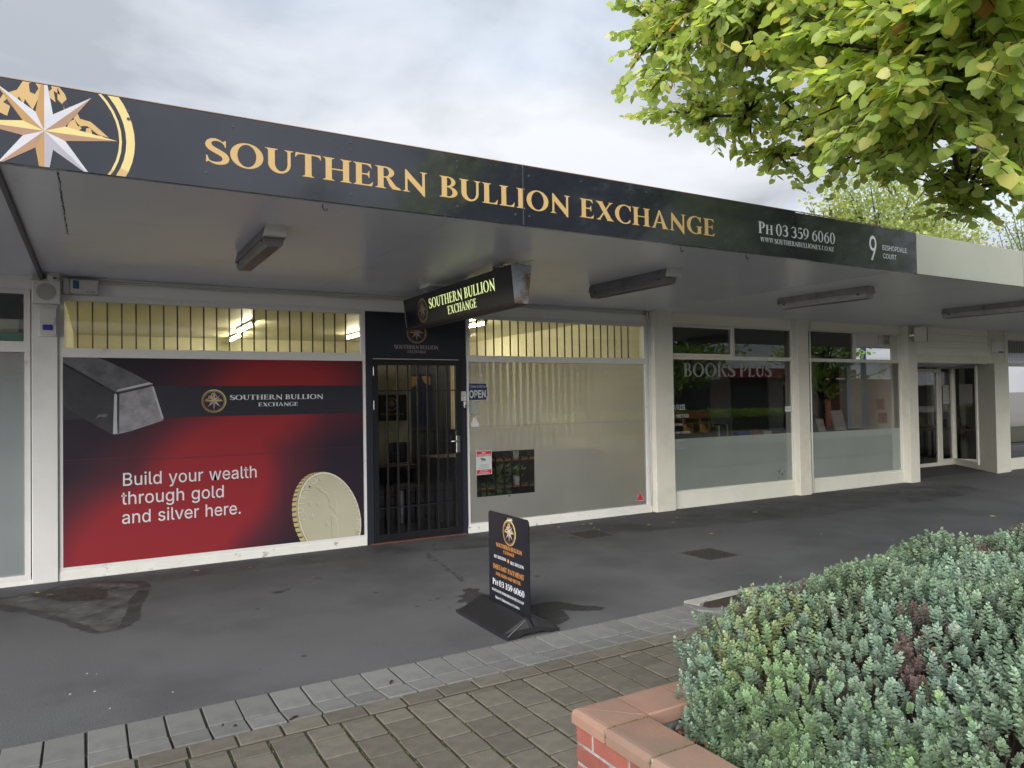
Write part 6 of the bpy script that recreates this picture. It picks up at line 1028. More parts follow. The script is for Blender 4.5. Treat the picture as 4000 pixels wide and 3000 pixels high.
mb.add([(ax-th, a, b_) for a, b_ in allp]+[(ax+th, a, b_) for a, b_ in allp], [tuple(f) for f in tri_]+[tuple(nA+i for i in f[::-1]) for f in tri_]+[(i, (i+1) % len(P), nA+(i+1) % len(P), nA+i) for i in range(len(P))]+[(len(P)+i, len(P)+(i+1) % len(H_), nA+len(P)+(i+1) % len(H_), nA+len(P)+i) for i in range(len(H_))])
mb.build('panel', mat('black_sign_board', (.010,.011,.017), .35, (.008,.009,.013), 5), asg)
AF = Frame((ax-th, y1, 0), (0, -1, 0), (0, 0, 1), (-1, 0, 0)); og = mat('orange_gold_print', (.55,.25,.07), .45, (.5,.22,.06), 6)
p = Print(AF); p.emblem(.317, .652, .094, w=.0008); p.build('compass_emblem', asg)
p = Print(AF); p.text(.119, .526, 'SOUTHERN BULLION', .029, .376, og, parts=(asg, 'orange_word'), gap=.03, slope=-.01); p.text(.227, .489, 'EXCHANGE', .023, .16, og, parts=(asg, 'orange_word'), gap=.03); p.text(.070, .356, 'INSTANT PAYMENT', .036, .45, og, parts=(asg, 'orange_word'), gap=.03, slope=-.01); p.text(.108, .311, 'FOR GOLD AND SILVER', .024, .364, og, parts=(asg, 'orange_word'), gap=.03, slope=-.01); p.disc(.297, .445, .013, .015, og, .001, 12); p.build('orange_dot', asg)
p = Print(AF); p.text(.084, .438, 'BUY BULLION', .022, .181, print_w, parts=(asg, 'white_word'), gap=.03); p.text(.327, .430, 'SELL BULLION', .022, .189, print_w, parts=(asg, 'white_word'), gap=.03); p.text(.055, .237, 'Ph 03 359 6060', .044, .465, print_w, parts=(asg, 'white_word'), gap=.03, space=.25, slope=-.012); p.text(.043, .188, 'SALES@SOUTHERNBULLIONEX.CO.NZ', .018, .469, print_w, parts=(asg, 'white_word'), gap=.02, slope=-.015); p.text(.095, .137, 'Shop 9, Bishopdale Court', .019, .358, print_w, parts=(asg, 'white_word'), gap=.02, slope=-.012)
# base: low tent shape with a centre slot, hollow ends
mb = MB(); by0, by1 = -3.70, -2.90
prof = [(2.385, .0), (2.385, .022), (2.40, .032), (2.565, .112), (2.592, .112), (2.592, .085), (2.608, .085), (2.608, .112), (2.635, .112), (2.80, .032), (2.815, .022), (2.815, .0), (2.74, .0), (2.68, .03), (2.52, .03), (2.46, .0)]
mb.prism(prof, by0+.06, by1-.06, 'y'); 
n = len(prof)
def endcap(ya_, yb_):
    vs = [(x, ya_, z) for x, z in prof]+[(2.6+(x-2.6)*.97, yb_, z*.55 if z > .03 else z*.8) for x, z in prof]
    mb.add(vs, [(i, (i+1) % n, n+(i+1) % n, n+i) for i in range(n)]+[tuple(range(n, 2*n))])
endcap(by0+.06, by0); endcap(by1-.06, by1)
bo = mb.build('weighted_base', black_plastic, asg)
MB().tube([(2.398, by0+.005, .024), (2.56, by0+.045, .100)], .0035, 5).build('base_highlight_rib', mat('painted_edge_highlight', (.12,.12,.12), .4), asg)  # highlight along the base edge, built as a thin paler rib

# ------------------------------------------------------------------ vegetation
def leafmesh(name, V, F, C, m, parent=None, smooth=False):
    me = bpy.data.meshes.new(name); V = np.asarray(V, np.float32); F = np.asarray(F, np.int32)
    me.vertices.add(len(V)); me.vertices.foreach_set('co', V.ravel()); k = F.shape[1]
    me.loops.add(F.size); me.loops.foreach_set('vertex_index', F.ravel()); me.polygons.add(len(F)); me.polygons.foreach_set('loop_start', np.arange(len(F), dtype=np.int32)*k)
    me.update(calc_edges=True)
    ca = me.color_attributes.new('tint', 'FLOAT_COLOR', 'POINT'); ca.data.foreach_set('color', np.concatenate([C, np.ones((len(C), 1))], 1).astype(np.float32).ravel())
    me.materials.append(m)
    if smooth: me.polygons.foreach_set('use_smooth', [True]*len(me.polygons))
    o = bpy.data.objects.new(name, me); COL.objects.link(o); 
    if parent: o.parent = parent; o.location = -Vector(wloc(parent))
    return o
rg = np.random.default_rng(11)
def frames(d, n=None):
    # d: (k,3) unit z axes -> rotation matrices (k,3,3) with random spin
    k = len(d); a = rg.normal(size=(k, 3)); x = np.cross(d, a); x /= np.linalg.norm(x, axis=1)[:, None]; y = np.cross(d, x); return np.stack([x, y, d], 2)
# --- hebe: sprig with crossed pairs of leaves
def sprig(nw, L, ll, lw, seed, open_=.55):
    r = np.random.default_rng(seed); V = []; F = []; T = []
    for w in range(nw):
        t = w/(nw-1); z = L*(.12+.88*t); s = .80+.22*math.sin(math.pi*min(1, t*1.05))-.15*t**6
        tilt = .30+open_*t**1.3+.45*max(0, t-.75)*4
        for h in (0, 1):
            a = (w % 2)*math.pi/2+h*math.pi+r.normal()*.12; ca, sa = math.cos(a), math.sin(a); el = tilt+r.normal()*.08
            l = ll*s*r.uniform(.85, 1.1); wd = lw*s; ce, se = math.cos(el), math.sin(el)
            def P(u, v, w_=0): return (ca*(u*ce-w_*se)-sa*v, sa*(u*ce-w_*se)+ca*v, z+u*se+w_*ce)
            b = len(V); V += [P(0, 0), P(l*.5, wd*.5, l*.04), P(l, 0, l*.02), P(l*.5, -wd*.5, l*.04), P(l*.5, 0, -l*.03)]
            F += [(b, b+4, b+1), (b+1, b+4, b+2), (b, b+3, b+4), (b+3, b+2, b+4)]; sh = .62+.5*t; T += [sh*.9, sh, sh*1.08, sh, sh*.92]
    # top bud
    b = len(V); V += [(0, 0, L*1.0), (.2*lw, 0, L+.3*ll), (0, .2*lw, L+.32*ll), (0, 0, L+.55*ll)]; F += [(b, b+1, b+3), (b, b+2, b+3)]; T += [1.1]*4
    # stem
    b = len(V); q = .0012
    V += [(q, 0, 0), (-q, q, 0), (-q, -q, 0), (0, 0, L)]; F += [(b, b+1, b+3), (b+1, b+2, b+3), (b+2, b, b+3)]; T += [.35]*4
    return np.array(V), np.array(F), np.array(T)
def hz(x, y):
    # height of the shrub's upper surface (0 outside)
    e = 0
    return e
import itertools
def mound(x, y):
    dl = (x-1.94)+.22*(y+6.05)*(y < -6.05)+.12*math.sin(y*7)          # from the left rim
    dbk = (-5.37+.03*math.sin(x*4)-.60*max(0, 2.6-x))-y                # from the back rim
    d = min(dl, dbk, 6.9-x)
    if d <= 0: return None
    h = .42+.48*(1-math.exp(-d*4.5))-.12*math.exp(-((x-1.95)/.5)**2)
    h += .035*math.sin(x*5.1+y*3)+.03*math.sin(x*9.7-y*6.1)+.022*math.sin(y*15+x*4)
    return h
pts = []; r = random.Random(21)
y = -7.75
while y < -5.38:
    x = 1.6
    while x < 6.6:
        xx, yy = x+r.uniform(-.02, .02), y+r.uniform(-.02, .02); h = mound(xx, yy)
        if h is not None and (xx < 3.9 or yy > -7.3) and (xx-0)**2+(yy+7.986)**2 > .45**2:
            e = .02; hx = ((mound(xx+e, yy) or .38)-(mound(xx-e, yy) or .38))/(2*e); hy = ((mound(xx, yy+e) or .38)-(mound(xx, yy-e) or .38))/(2*e)
            nrm = Vector((-max(-2.2, min(2.2, hx)), -max(-2.2, min(2.2, hy)), 1)).normalized()
            pts.append((xx, yy, h, nrm, 0)); pts.append((xx+r.uniform(-.02,.02), yy+r.uniform(-.02,.02), h-.055-.02*r.random(), (nrm+Vector((r.gauss(0,.5), r.gauss(0,.5), 0))).normalized(), 2))
            if abs(hx) > 1.0 or abs(hy) > 1.0:
                for kk in range(4): zz = .36+(h-.36)*r.random(); pts.append((xx+nrm.x*.03+r.uniform(-.02, .02), yy+nrm.y*.03+r.uniform(-.02, .02), zz, Vector((nrm.x+r.gauss(0,.2), nrm.y+r.gauss(0,.2), .7)).normalized(), 1))
        x += .036
    y += .034
# rim skirt: sprigs leaning outwards along the left and back edges
for _ in range(800):
    if r.random() < .5:
        yy = r.uniform(-6.9, -5.55); xx = 1.95-.22*(yy+6.05)*(yy < -6.05)-.12*math.sin(yy*7)+.25*max(0, -5.65-yy < 0)+r.uniform(-.02, .12); zz = r.uniform(.36, .62); n_ = Vector((-.45, .15, .75)); xx += .03+.10*max(0, yy+6.0)
    else:
        xx = r.uniform(2.0, 6.5); yy = -5.39-.60*max(0, 2.6-xx)+r.uniform(-.10, .03); zz = r.uniform(.42, .66); n_ = Vector((-.15, .7, .7))
    pts.append((xx, yy, zz, (n_+Vector((r.gauss(0,.25), r.gauss(0,.25), r.gauss(0,.2)))).normalized(), 1))
hb = empty('hebe_shrub', (3.4, -6.2, .33), 'dense grey-green shrub of leafy upright sprigs overflowing the brick planter', 'shrub')
var = [sprig(9, .068, .0205, .0165, 1, .35), sprig(10, .078, .0195, .0160, 2, .3), sprig(8, .060, .022, .0175, 3, .4), sprig(10, .075, .0185, .0150, 4, .3)]
Pn = np.array([p[:3] for p in pts]); Dn = np.array([tuple(p[3]) for p in pts]); Dn = Dn*.55+np.array([-.12, -.05, .75])+rg.normal(size=Dn.shape)*.27; Dn /= np.linalg.norm(Dn, axis=1)[:, None]
base = np.array([.185, .262, .185])*np.exp(rg.normal(size=(len(pts), 1))*.25)*(1+rg.normal(size=(len(pts), 3))*.035)
pat = np.array([math.sin(p[0]*6+p[1]*3)+math.sin(p[0]*2.3-p[1]*7.1) for p in pts])
base *= (1+.07*pat)[:, None]; base[:, 2] *= (1+.06*pat)
def patch(cx, cy, rad, col, prob, cz=None):
    d = np.hypot(Pn[:, 0]-cx, Pn[:, 1]-cy); k = (d < rad*(.5+rg.random(len(d)))) & (rg.random(len(d)) < prob)
    if cz is not None: k &= np.abs(Pn[:, 2]-cz) < .16
    base[k] = np.array(col)*(1+rg.normal(size=(k.sum(), 1))*.15)
yel = (.27, .33, .16); pur = (.12, .085, .08); grn = (.22, .33, .17)
patch(2.437, -5.685, 0.16, yel, 0.45)
patch(2.230, -5.971, 0.16, yel, 0.4)
patch(2.228, -5.866, 0.12, yel, 0.35)
patch(2.135, -6.113, 0.15, grn, 0.6)
patch(2.502, -5.906, 0.07, pur, 0.9)
patch(2.386, -5.818, 0.05, pur, 0.8)
patch(2.545, -6.405, 0.05, pur, 0.95)
patch(2.460, -6.437, 0.05, pur, 0.8)
patch(2.451, -6.514, 0.05, pur, 0.8)
patch(3.748, -6.028, 0.09, pur, 0.7)
patch(4.140, -6.000, 0.12, pur, 0.7)
patch(2.065, -6.287, 0.1, grn, 0.5)
patch(2.252, -6.576, 0.12, grn, 0.5)
patch(2.072, -6.120, 0.14, grn, 0.5)
patch(2.578, -6.504, 0.018, (.55, .42, .03), 0.9)
Vs = []; Fs = []; Cs = []; off = 0
Rm = frames(Dn); pick = rg.integers(0, 4, len(pts)); sc_ = rg.uniform(.68, 1.22, len(pts))
for v in range(4):
    k = np.where(pick == v)[0]; V, F, T = var[v]
    loc = Pn[k]-Dn[k]*.085
    W_ = np.einsum('kij,vj->kvi', Rm[k], V)*sc_[k][:, None, None]+loc[:, None, :]
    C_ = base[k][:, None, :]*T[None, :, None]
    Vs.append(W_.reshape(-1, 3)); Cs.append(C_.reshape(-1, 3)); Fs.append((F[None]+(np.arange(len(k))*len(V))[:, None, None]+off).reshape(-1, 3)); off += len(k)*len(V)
hm = leafmat('hebe_leaf', trans=.18, rough=.55)
leafmesh('foliage', np.concatenate(Vs), np.concatenate(Fs), np.clip(np.concatenate(Cs), 0, 1), hm, hb)['kind'] = 'stuff'
mb = MB(); r = random.Random(4)
for _ in range(700):
    x = r.uniform(1.85, 6.2); y = r.uniform(-7.4, -5.55); h = mound(x, y)
    if h is None: continue
    a = Vector((x, y, .33)); b_ = Vector((x+r.gauss(0, .06), y+r.gauss(0, .06), h-.06)); mb.tube([a, (a+b_)/2+Vector((r.gauss(0,.02), r.gauss(0,.02), 0)), b_], [.005, .004, .0025], 4, cap=False)
o = mb.build('woody_stems', mat('shrub_stem', (.05,.035,.028), .9), hb); o['kind'] = 'stuff'
# --- dead leaves, mulch scraps in the planter
def crumple(x, y, z, s, seed, m, name='fallen_leaf', parent=None, flat=.35, rot=None):
    r = random.Random(seed); mb = MB(); n = 9; a0 = r.uniform(0, 6.28) if rot is None else rot; C0 = Vector((x, y, z+s*flat*.35)); vs = [C0]; 
    for i in range(n):
        a = 2*math.pi*i/n; rad = s*(.62+.38*math.cos(a)**2)*(1 if i else 1.35)*r.uniform(.75, 1.1); vs.append(Vector((x+rad*math.cos(a+a0), y+rad*math.sin(a+a0)*.8, z+s*flat*r.uniform(0, .9))))
    mb.add(vs, [(0, i+1, (i+1) % n+1) for i in range(n)]); o = mb.build(name, m, parent, origin=(x, y, z)) if parent is None else mb.build(name, m, parent); return o
dl1 = mat('crisp_brown_leaf', (.28,.12,.05), .6, (.14,.06,.03), 25, vary=.3); dl2 = mat('yellow_leaf', (.50,.42,.09), .55, (.40,.30,.06), 25, vary=.15); dl3 = mat('orange_leaf', (.42,.17,.04), .6, (.30,.10,.03), 25); dl4 = mat('yellow_green_leaf', (.36,.42,.10), .5, (.28,.34,.08), 25)
lv = MB(); r = random.Random(8)
for k in range(230):
    x = r.uniform(1.83, 2.6); y = r.uniform(-6.9, -5.85); s = r.uniform(.012, .035); a = r.uniform(0, 6.28); z = .34+r.uniform(0, .02)
    lv.add([(x, y, z), (x+s*math.cos(a), y+s*math.sin(a), z+r.uniform(0, .02)), (x+s*1.3*math.cos(a+.5), y+s*1.3*math.sin(a+.5), z+r.uniform(0, .03)), (x+s*.7*math.cos(a+1.1), y+s*.7*math.sin(a+1.1), z+.004)], [(0,1,2),(0,2,3)], k % 2)
o = lv.build('leaf_litter', [dl1, soil_m], pl); o['kind'] = 'stuff'
for i, (x, y, s, l) in enumerate([(1.86,-5.98,.05,'largest curled brown dead leaf in the corner of the planter'),(1.93,-6.06,.042,'curled brown dead leaf beside the largest one in the planter'),(1.90,-5.90,.035,'brown dead leaf nearest the inner wall of the planter'),(2.0,-6.18,.035,'brown dead leaf under the shrub, front of the planter')]):
    tag(crumple(x, y, .345, s, 30+i, dl1, flat=.9), l, 'leaf', 'dead leaves in the planter')
gl_ = [(-.43,-.42,.030,dl2,'yellow leaf at the left end of the silt patch'),(-.33,-.56,.026,dl3,'orange leaf in the silt patch by the pillar'),(.86,-.30,.030,dl4,'pale green leaf against the plinth under the poster'),(1.33,-.45,.016,dl3,'small orange leaf on the asphalt under the poster'),
 (5.005,-.216,.035,dl3,'pale orange leaf left of the covers near the frosted window'),(5.05,-.32,.032,dl2,'curled yellow leaf beside the pale orange leaf'),(5.40,-.33,.038,dl4,'yellow green leaf in the middle of the pair by the plinth'),(5.50,-.36,.034,dl4,'yellow green leaf touching its neighbour by the plinth'),(5.36,-.62,.026,dl2,'yellow leaf left of the near pillar base'),(5.36,-.72,.020,dl4,'tiny green leaf at the edge of the first inspection cover'),(6.06,-.82,.024,dl2,'small yellow leaf alone on the dark asphalt'),
 (6.42,-.87,.030,dl2,'yellow leaf in front of the second pillar'),(6.70,-.64,.034,dl3,'orange yellow leaf near the foot of the cream pillar'),(6.264,-1.70,.036,dl2,'bright yellow leaf beyond the second inspection cover'),(10.08,-2.85,.05,dl4,'green leaf far right on the footpath behind the shrub'),(5.60,-2.35,.016,dl3,'orange scrap lying on the second inspection cover'),(7.9,-.9,.04,dl2,'yellow leaf below the first bookshop window')]
for i, (x, y, s, m_, l) in enumerate(gl_): tag(crumple(x, y, .004, s, 60+i, m_, flat=.25), l, 'leaf', 'leaves fallen on the footpath')
tw = mat('dark_twig', (.03,.02,.015), .8)
for i, (x, y, a, L, l) in enumerate([(.87,-4.20,.5,.055,'dark seed pod lying across the kerb paver joint, left one'),(1.47,-3.98,.9,.05,'dark twig scrap standing against the kerb pavers'),(.15,-.62,.1,.09,'thin brown twig on the pale stain'),(.60,-4.14,.2,.02,'small dark crumb on the sloped kerb'),(.55,-4.10,1,.02,'dark crumb at the kerb joint')]):
    z = .012 if y > -4.05 and y < -3.7 else (.026 if y < -3.7 else .006); o = MB().tube([(x-L/2*math.cos(a), y-L/2*math.sin(a), z), (x, y, z+.004), (x+L/2*math.cos(a), y+L/2*math.sin(a), z)], [.003, .0065, .003], 6).build('twig', tw); tag(o, l, 'twig', 'scraps on the paving')
wf = MB(); r = random.Random(77)
for (x, y, s) in ((.0,-3.2,.012),(-.12,-3.17,.011),(.07,-3.51,.008),(.38,-3.45,.009),(-.04,-2.86,.008),(.01,-2.9,.006),(7.3,-2.4,.02)):
    s *= .5; wf.add([(x-s*1.4, y, .004), (x, y-s*.5, .005), (x+s*1.4, y+s*.3, .004), (x, y+s*.6, .007)], [(0,1,2,3)])
o = wf.build('paper_flecks', white_plastic); tag(o, 'scattered pale flecks on the asphalt at the lower left', 'litter', kind='stuff')

# --- trees
def treeleaf():
    # heart shaped leaf in x (length) / y, slightly folded and cupped
    P = [(0,0,0),(-.07,.18,.02),(.02,.40,.03),(.30,.50,.02),(.62,.42,-.02),(.84,.20,-.05),(1.02,0,-.10),(.84,-.20,-.05),(.62,-.42,-.02),(.30,-.50,.02),(.02,-.40,.03),(-.07,-.18,.02),(.45,0,-.05)]
    F = [(12, i, (i+1) % 12) for i in range(12)]
    return np.array(P, float), np.array(F)
LV, LF = treeleaf()
LV2 = np.array([(0,0,0),(.45,.42,.02),(1,0,-.08),(.45,-.42,.02),(.45,0,-.05)], float); LF2 = np.array([(4,0,1),(4,1,2),(4,2,3),(4,3,0)])
def tree_foliage(name, anchors, dirs, size, cols, m, parent, droop=.65, fine=False):
    LV, LF = (globals()['LV'], globals()['LF']) if fine else (LV2, LF2)
    k = len(anchors); d = dirs/np.linalg.norm(dirs, axis=1)[:, None]; d[:, 2] -= droop*rg.random(k); d += rg.normal(size=d.shape)*.35; d /= np.linalg.norm(d, axis=1)[:, None]
    up_ = np.tile([0, 0, 1.0], (k, 1))+rg.normal(size=(k, 3))*.45; y = np.cross(up_, d); y /= np.linalg.norm(y, axis=1)[:, None]; z = np.cross(d, y)
    Rr = np.stack([d, y, z], 2); W_ = np.einsum('kij,vj->kvi', Rr, LV)*size[:, None, None]+anchors[:, None, :]
    C_ = np.repeat(cols[:, None, :], len(LV), 1)*np.linspace(.92, 1.05, len(LV))[None, :, None]
    F = (LF[None]+(np.arange(k)*len(LV))[:, None, None]).reshape(-1, 3)
    return leafmesh(name, W_.reshape(-1, 3), F, np.clip(C_.reshape(-1, 3), 0, 1), m, parent)
lime_leaf = leafmat('lime_tree_leaf', trans=.60, rough=.4)
TIPS = [[3.57, -3.63, 4.65], [3.61, -3.54, 4.48], [3.61, -3.58, 4.31], [3.71, -3.45, 4.2], [3.76, -3.53, 4.01], [3.84, -3.53, 3.86], [3.82, -3.76, 3.8], [3.95, -3.85, 3.75], [3.98, -3.97, 3.64], [4.01, -4.09, 3.51], [4.09, -4.17, 3.48], [4.13, -4.3, 3.37], [4.16, -4.43, 3.2], [4.12, -4.66, 3.12], [4.1, -4.84, 3.17], [4.12, -4.97, 3.05], [4.09, -5.1, 3.02], [3.89, -5.22, 3.11], [3.85, -5.46, 2.98], [3.75, -5.6, 2.8], [3.74, -5.75, 2.74], [3.72, -5.9, 2.71], [3.77, -5.96, 2.63], [3.9, -5.97, 2.58], [3.75, -6.12, 2.61], [3.69, -6.23, 2.6], [3.43, -6.39, 2.58], [3.18, -5.04, 3.47], [2.51, -6.4, 2.7], [3.91, -4.46, 4.5], [2.77, -5.99, 2.89], [3.49, -5.59, 3.01], [2.38, -6.47, 2.98], [2.98, -6.55, 2.91], [3.28, -6.43, 2.73], [2.17, -6.96, 2.85], [3.02, -5.72, 3.05], [2.93, -5.95, 3.27], [3.66, -5.63, 3.28], [3.3, -6.06, 3.61], [2.78, -6.16, 2.73], [2.54, -6.72, 2.64], [2.92, -6.77, 3.2], [2.84, -5.81, 3.63], [2.67, -4.91, 3.3], [3.34, -6.12, 3.36], [3.29, -6.58, 2.92], [3.27, -5.2, 4.21], [2.99, -4.51, 4.29], [2.33, -6.54, 3.08], [3.2, -6.46, 3.19], [2.6, -6.78, 2.82], [3.35, -5.68, 3.11], [3.76, -5.5, 3.29], [3.45, -5.58, 3.49], [3.93, -4.36, 4.42], [2.51, -6.27, 2.84], [2.62, -5.98, 2.93], [2.49, -6.43, 2.68], [3.25, -5.99, 3.22], [3.76, -4.9, 3.35], [3.27, -4.15, 4.84], [2.57, -6.88, 2.88], [2.82, -6.19, 3.21], [3.42, -5.07, 3.82], [3.68, -4.81, 3.99], [2.5, -6.62, 2.93], [2.36, -6.78, 2.88], [2.76, -5.91, 2.84], [3.73, -4.83, 4.07], [3.47, -4.53, 4.15], [2.37, -6.87, 2.65], [2.88, -4.94, 3.48], [2.51, -6.7, 2.38], [2.9, -6.22, 2.62], [3.63, -4.2, 4.43], [3.16, -5.17, 3.74], [3.82, -5.08, 3.84], [3.67, -4.29, 5.0], [2.87, -6.7, 3.08], [2.84, -6.57, 2.66], [2.88, -5.46, 3.54], [3.02, -4.59, 3.54], [3.12, -6.41, 3.51], [3.2, -5.93, 3.86], [3.47, -4.54, 4.21], [3.72, -5.45, 3.64], [2.66, -6.33, 3.08], [3.07, -6.51, 2.94], [3.23, -5.35, 3.91], [3.03, -6.46, 3.31], [2.77, -6.61, 3.33], [2.33, -6.87, 2.99], [3.25, -5.07, 3.5], [2.6, -6.1, 2.65], [2.59, -5.06, 4.0], [2.61, -6.73, 3.13], [3.04, -5.4, 3.66], [2.85, -6.27, 2.86], [2.72, -5.33, 3.58], [3.03, -5.97, 2.84], [2.96, -4.73, 4.2], [2.98, -6.1, 2.7], [2.77, -6.56, 2.7], [3.6, -5.1, 3.62], [3.29, -5.47, 3.09], [3.65, -4.63, 3.76], [3.15, -4.47, 3.92], [2.71, -6.58, 3.05], [3.18, -6.33, 2.8], [3.06, -5.99, 3.66], [3.43, -3.87, 4.87], [2.53, -5.09, 4.02], [2.07, -7.01, 2.73], [3.04, -6.5, 3.35], [3.06, -6.64, 2.77], [2.7, -6.11, 2.74], [3.29, -4.28, 4.24], [2.32, -6.83, 2.84], [3.77, -4.53, 3.66], [3.09, -5.57, 3.51], [2.69, -5.78, 3.24]]
HUB = np.array([5.3, -7.1, 3.0])
tr = empty('lime_tree', (5.3, -7.1, 0), 'broad lime green tree overhanging from the upper right with yellowing heart shaped leaves', 'tree')
bmb = MB(); r = random.Random(9); tw_ = MB()
def bez(a, b, c, n=8): return [a*(1-t)**2+2*b*t*(1-t)+c*t*t for t in [i/n for i in range(n+1)]]
bmb.tube([Vector((5.3,-7.1,-.02)), Vector((5.3,-7.1,.25)), Vector((5.28,-7.1,1.2)), Vector((5.3,-7.1,2.4))], [.24, .17, .15, .14], 14)
limbs = []
for i, (tx, ty, tz) in enumerate([(3.85,-3.7,4.45),(4.05,-3.95,3.75),(4.2,-4.5,3.3),(4.0,-5.4,2.98),(3.9,-5.9,2.62),(3.1,-6.3,2.9),(3.2,-5.3,3.9),(4.6,-4.6,5.2),(6.5,-5.0,5.0),(7.2,-7.5,4.6),(5.6,-9.5,5.2),(3.6,-8.6,5.0),(4.8,-6.8,6.3),(3.5,-6.3,5.2)]):
    a = Vector((5.3, -7.1, 2.2+.05*i)); c = Vector((tx, ty, tz)); b_ = (a+c)/2+Vector((0, 0, .35)); P = bez(a, b_, c, 10); bmb.tube(P, [.060*(1-j/11)**1.5+.008 for j in range(11)], 8); limbs.append(P)
A = []; D_ = []; Sz = []; Cc = []
allb = [p for L in limbs for p in L[3:]]
def spray(tip, L=.55, n=16, scale=1.0):
    tip = Vector(tip); q = min(allb, key=lambda p: (p-tip).length); d = (tip-q); dist = d.length
    if dist > 1e-3: d = d/dist
    mid = (q+tip)/2+Vector((0, 0, .12*dist)); P = bez(q, mid, tip, 7); bmb.tube(P, [.011*(1-j/8)+.0022 for j in range(8)], 5, cap=False)
    back = (P[-1]-P[-2]).normalized(); 
    for k in range(6):
        s0 = tip-back*L*r.uniform(.0, .9); dd = (back+Vector((r.gauss(0, .7), r.gauss(0, .7), r.gauss(-.1, .35)))).normalized(); e = s0+dd*L*r.uniform(.3, .6)
        tw_.tube([s0, (s0+e)/2+Vector((0, 0, .01)), e], [.0028, .002, .0012], 3, cap=False)
        m_ = int(n/2.5)
        for j in range(m_):
            t = (j+.6)/m_; p_ = s0*(1-t)+e*t; sd_ = dd.cross(Vector((0, 0, 1))); sgn = 1 if j % 2 else -1
            ld = dd*.6+sd_*sgn*.8; A.append(p_+ld*.015); D_.append(ld); Sz.append(r.uniform(.038, .064)*scale)
    hue = r.random()
    return
def leafcol(n):
    base = np.array([[.38,.47,.15]])*np.exp(rg.normal(size=(n, 1))*.16); w = rg.random((n, 1)); y_ = np.array([[.53,.52,.18]]); base = np.where(w > .88, y_*np.exp(rg.normal(size=(n, 1))*.12), base)
    g_ = np.array([[.28,.40,.12]]); base = np.where(w < .22, g_, base); o_ = np.array([[.50,.25,.08]]); base = np.where(w > .994, o_, base); return base
for t_ in TIPS:
    spray(t_, .42, 18)
    for _ in range(2): spray((t_[0]+r.uniform(-.05, .35), t_[1]+r.uniform(-.3, .15), t_[2]+r.uniform(0, .28)), .40, 18)
T_ = [Vector(t) for t in TIPS]; hub2 = Vector((4.6, -6.7, 3.9))
for _ in range(1350):
    a, b_ = r.choice(T_), r.choice(T_)
    if (a-b_).length > 1.6: continue
    w = r.random(); p_ = a*w+b_*(1-w); t = r.random()**1.5*.85; q = p_*(1-t)+hub2*t+Vector((0, 0, r.uniform(.05, .5)+t*.9*r.random())); 
    if (q-CAMPOS).length < 2.8: continue
    spray(q, .5, 22)
for _ in range(150):       # rest of the crown
    a = r.uniform(0, 2*math.pi); e = r.uniform(.1, 1.4); R_ = r.uniform(1.6, 2.9); q = Vector((5.5+R_*math.cos(a)*math.cos(e), -7.3+R_*math.sin(a)*math.cos(e), 3.6+R_*.9*math.sin(e)))
    if q.x < 3.2 or (q-CAMPOS).length < 2.3: continue
    spray(q, .6, 20)
bmb.build('trunk_and_limbs', bark_m, tr, True); tw_.build('twigs', bark_m, tr)
cc = leafcol(len(A)); Aa = np.array(A)
tree_foliage('crown', Aa, np.array(D_), np.array(Sz), cc, lime_leaf, tr, fine=True)
print('lime leaves', len(A), 'sprigs', len(pts))
def cloud_tree(name, x, y, h, cr_, tw, n, colA, colB, label, leafs=.16, bare=.0, seed=1, group='trees beyond the shops', lm=None, low=.35):
    r = random.Random(seed); t = empty(name, (x, y, 0), label, 'tree', group); mb = MB()
    mb.tube([(x, y, 0), (x+.05, y, h*.3), (x, y+.1, h*.55), (x+.1, y, h*.8)], [tw, tw*.8, tw*.5, tw*.12], 9)
    AA = []; DD = []; 
    nl = 46
    for i in range(nl):
        z0 = h*r.uniform(.22, .7); a = r.uniform(0, 2*math.pi); zt_ = h*(low+(1-low)*r.random()**.7); rr = cr_*math.sqrt(max(.05, 1-((zt_/h-.62)/.42)**2))*r.uniform(.55, 1.05)
        s0 = Vector((x, y, z0)); e = Vector((x+rr*math.cos(a), y+rr*math.sin(a), max(zt_, z0+.3))); m_ = (s0+e)/2+Vector((0, 0, -.1*rr)); P = bez(s0, m_, e, 6); mb.tube(P, [tw*.28*(1-j/7)+.008 for j in range(7)], 4, cap=False)
        for k in range(7):
            q = P[r.randint(3, 6)]; d = Vector((r.gauss(0,1), r.gauss(0,1), r.gauss(.4,.7))).normalized(); e2 = q+d*r.uniform(.3, .9)*h*.09; mb.tube([q, e2], [.010, .004], 3, cap=False)
            if r.random() < bare: continue
            for j in range(int(n/nl/7)): AA.append(e2+Vector((r.gauss(0,1), r.gauss(0,1), r.gauss(0,1)))*h*.032); DD.append((r.gauss(0,1), r.gauss(0,1), r.gauss(0,1)-.3))
    mb.build('trunk', bark_m, t); k = len(AA); w = rg.random((k, 1)); cols = np.array([colA])*w+np.array([colB])*(1-w); cols *= np.exp(rg.normal(size=(k, 1))*.2)
    tree_foliage('crown', np.array([tuple(a) for a in AA]), np.array(DD), rg.uniform(.7, 1.2, k)*leafs, cols, lm or lime_leaf, t)
cloud_tree('background_tree', 27.0, 9.5, 10.0, 3.2, .2, 20000, (.24,.33,.12), (.34,.38,.16), 'tall airy pale green tree beyond the veranda roof, middle of the group', .15, .15, 31)
cloud_tree('background_tree', 31.5, 11.0, 10.6, 2.9, .2, 15000, (.42,.36,.12), (.28,.34,.12), 'half bare yellowing tree beyond the roof, right of the tallest', .15, .45, 32)
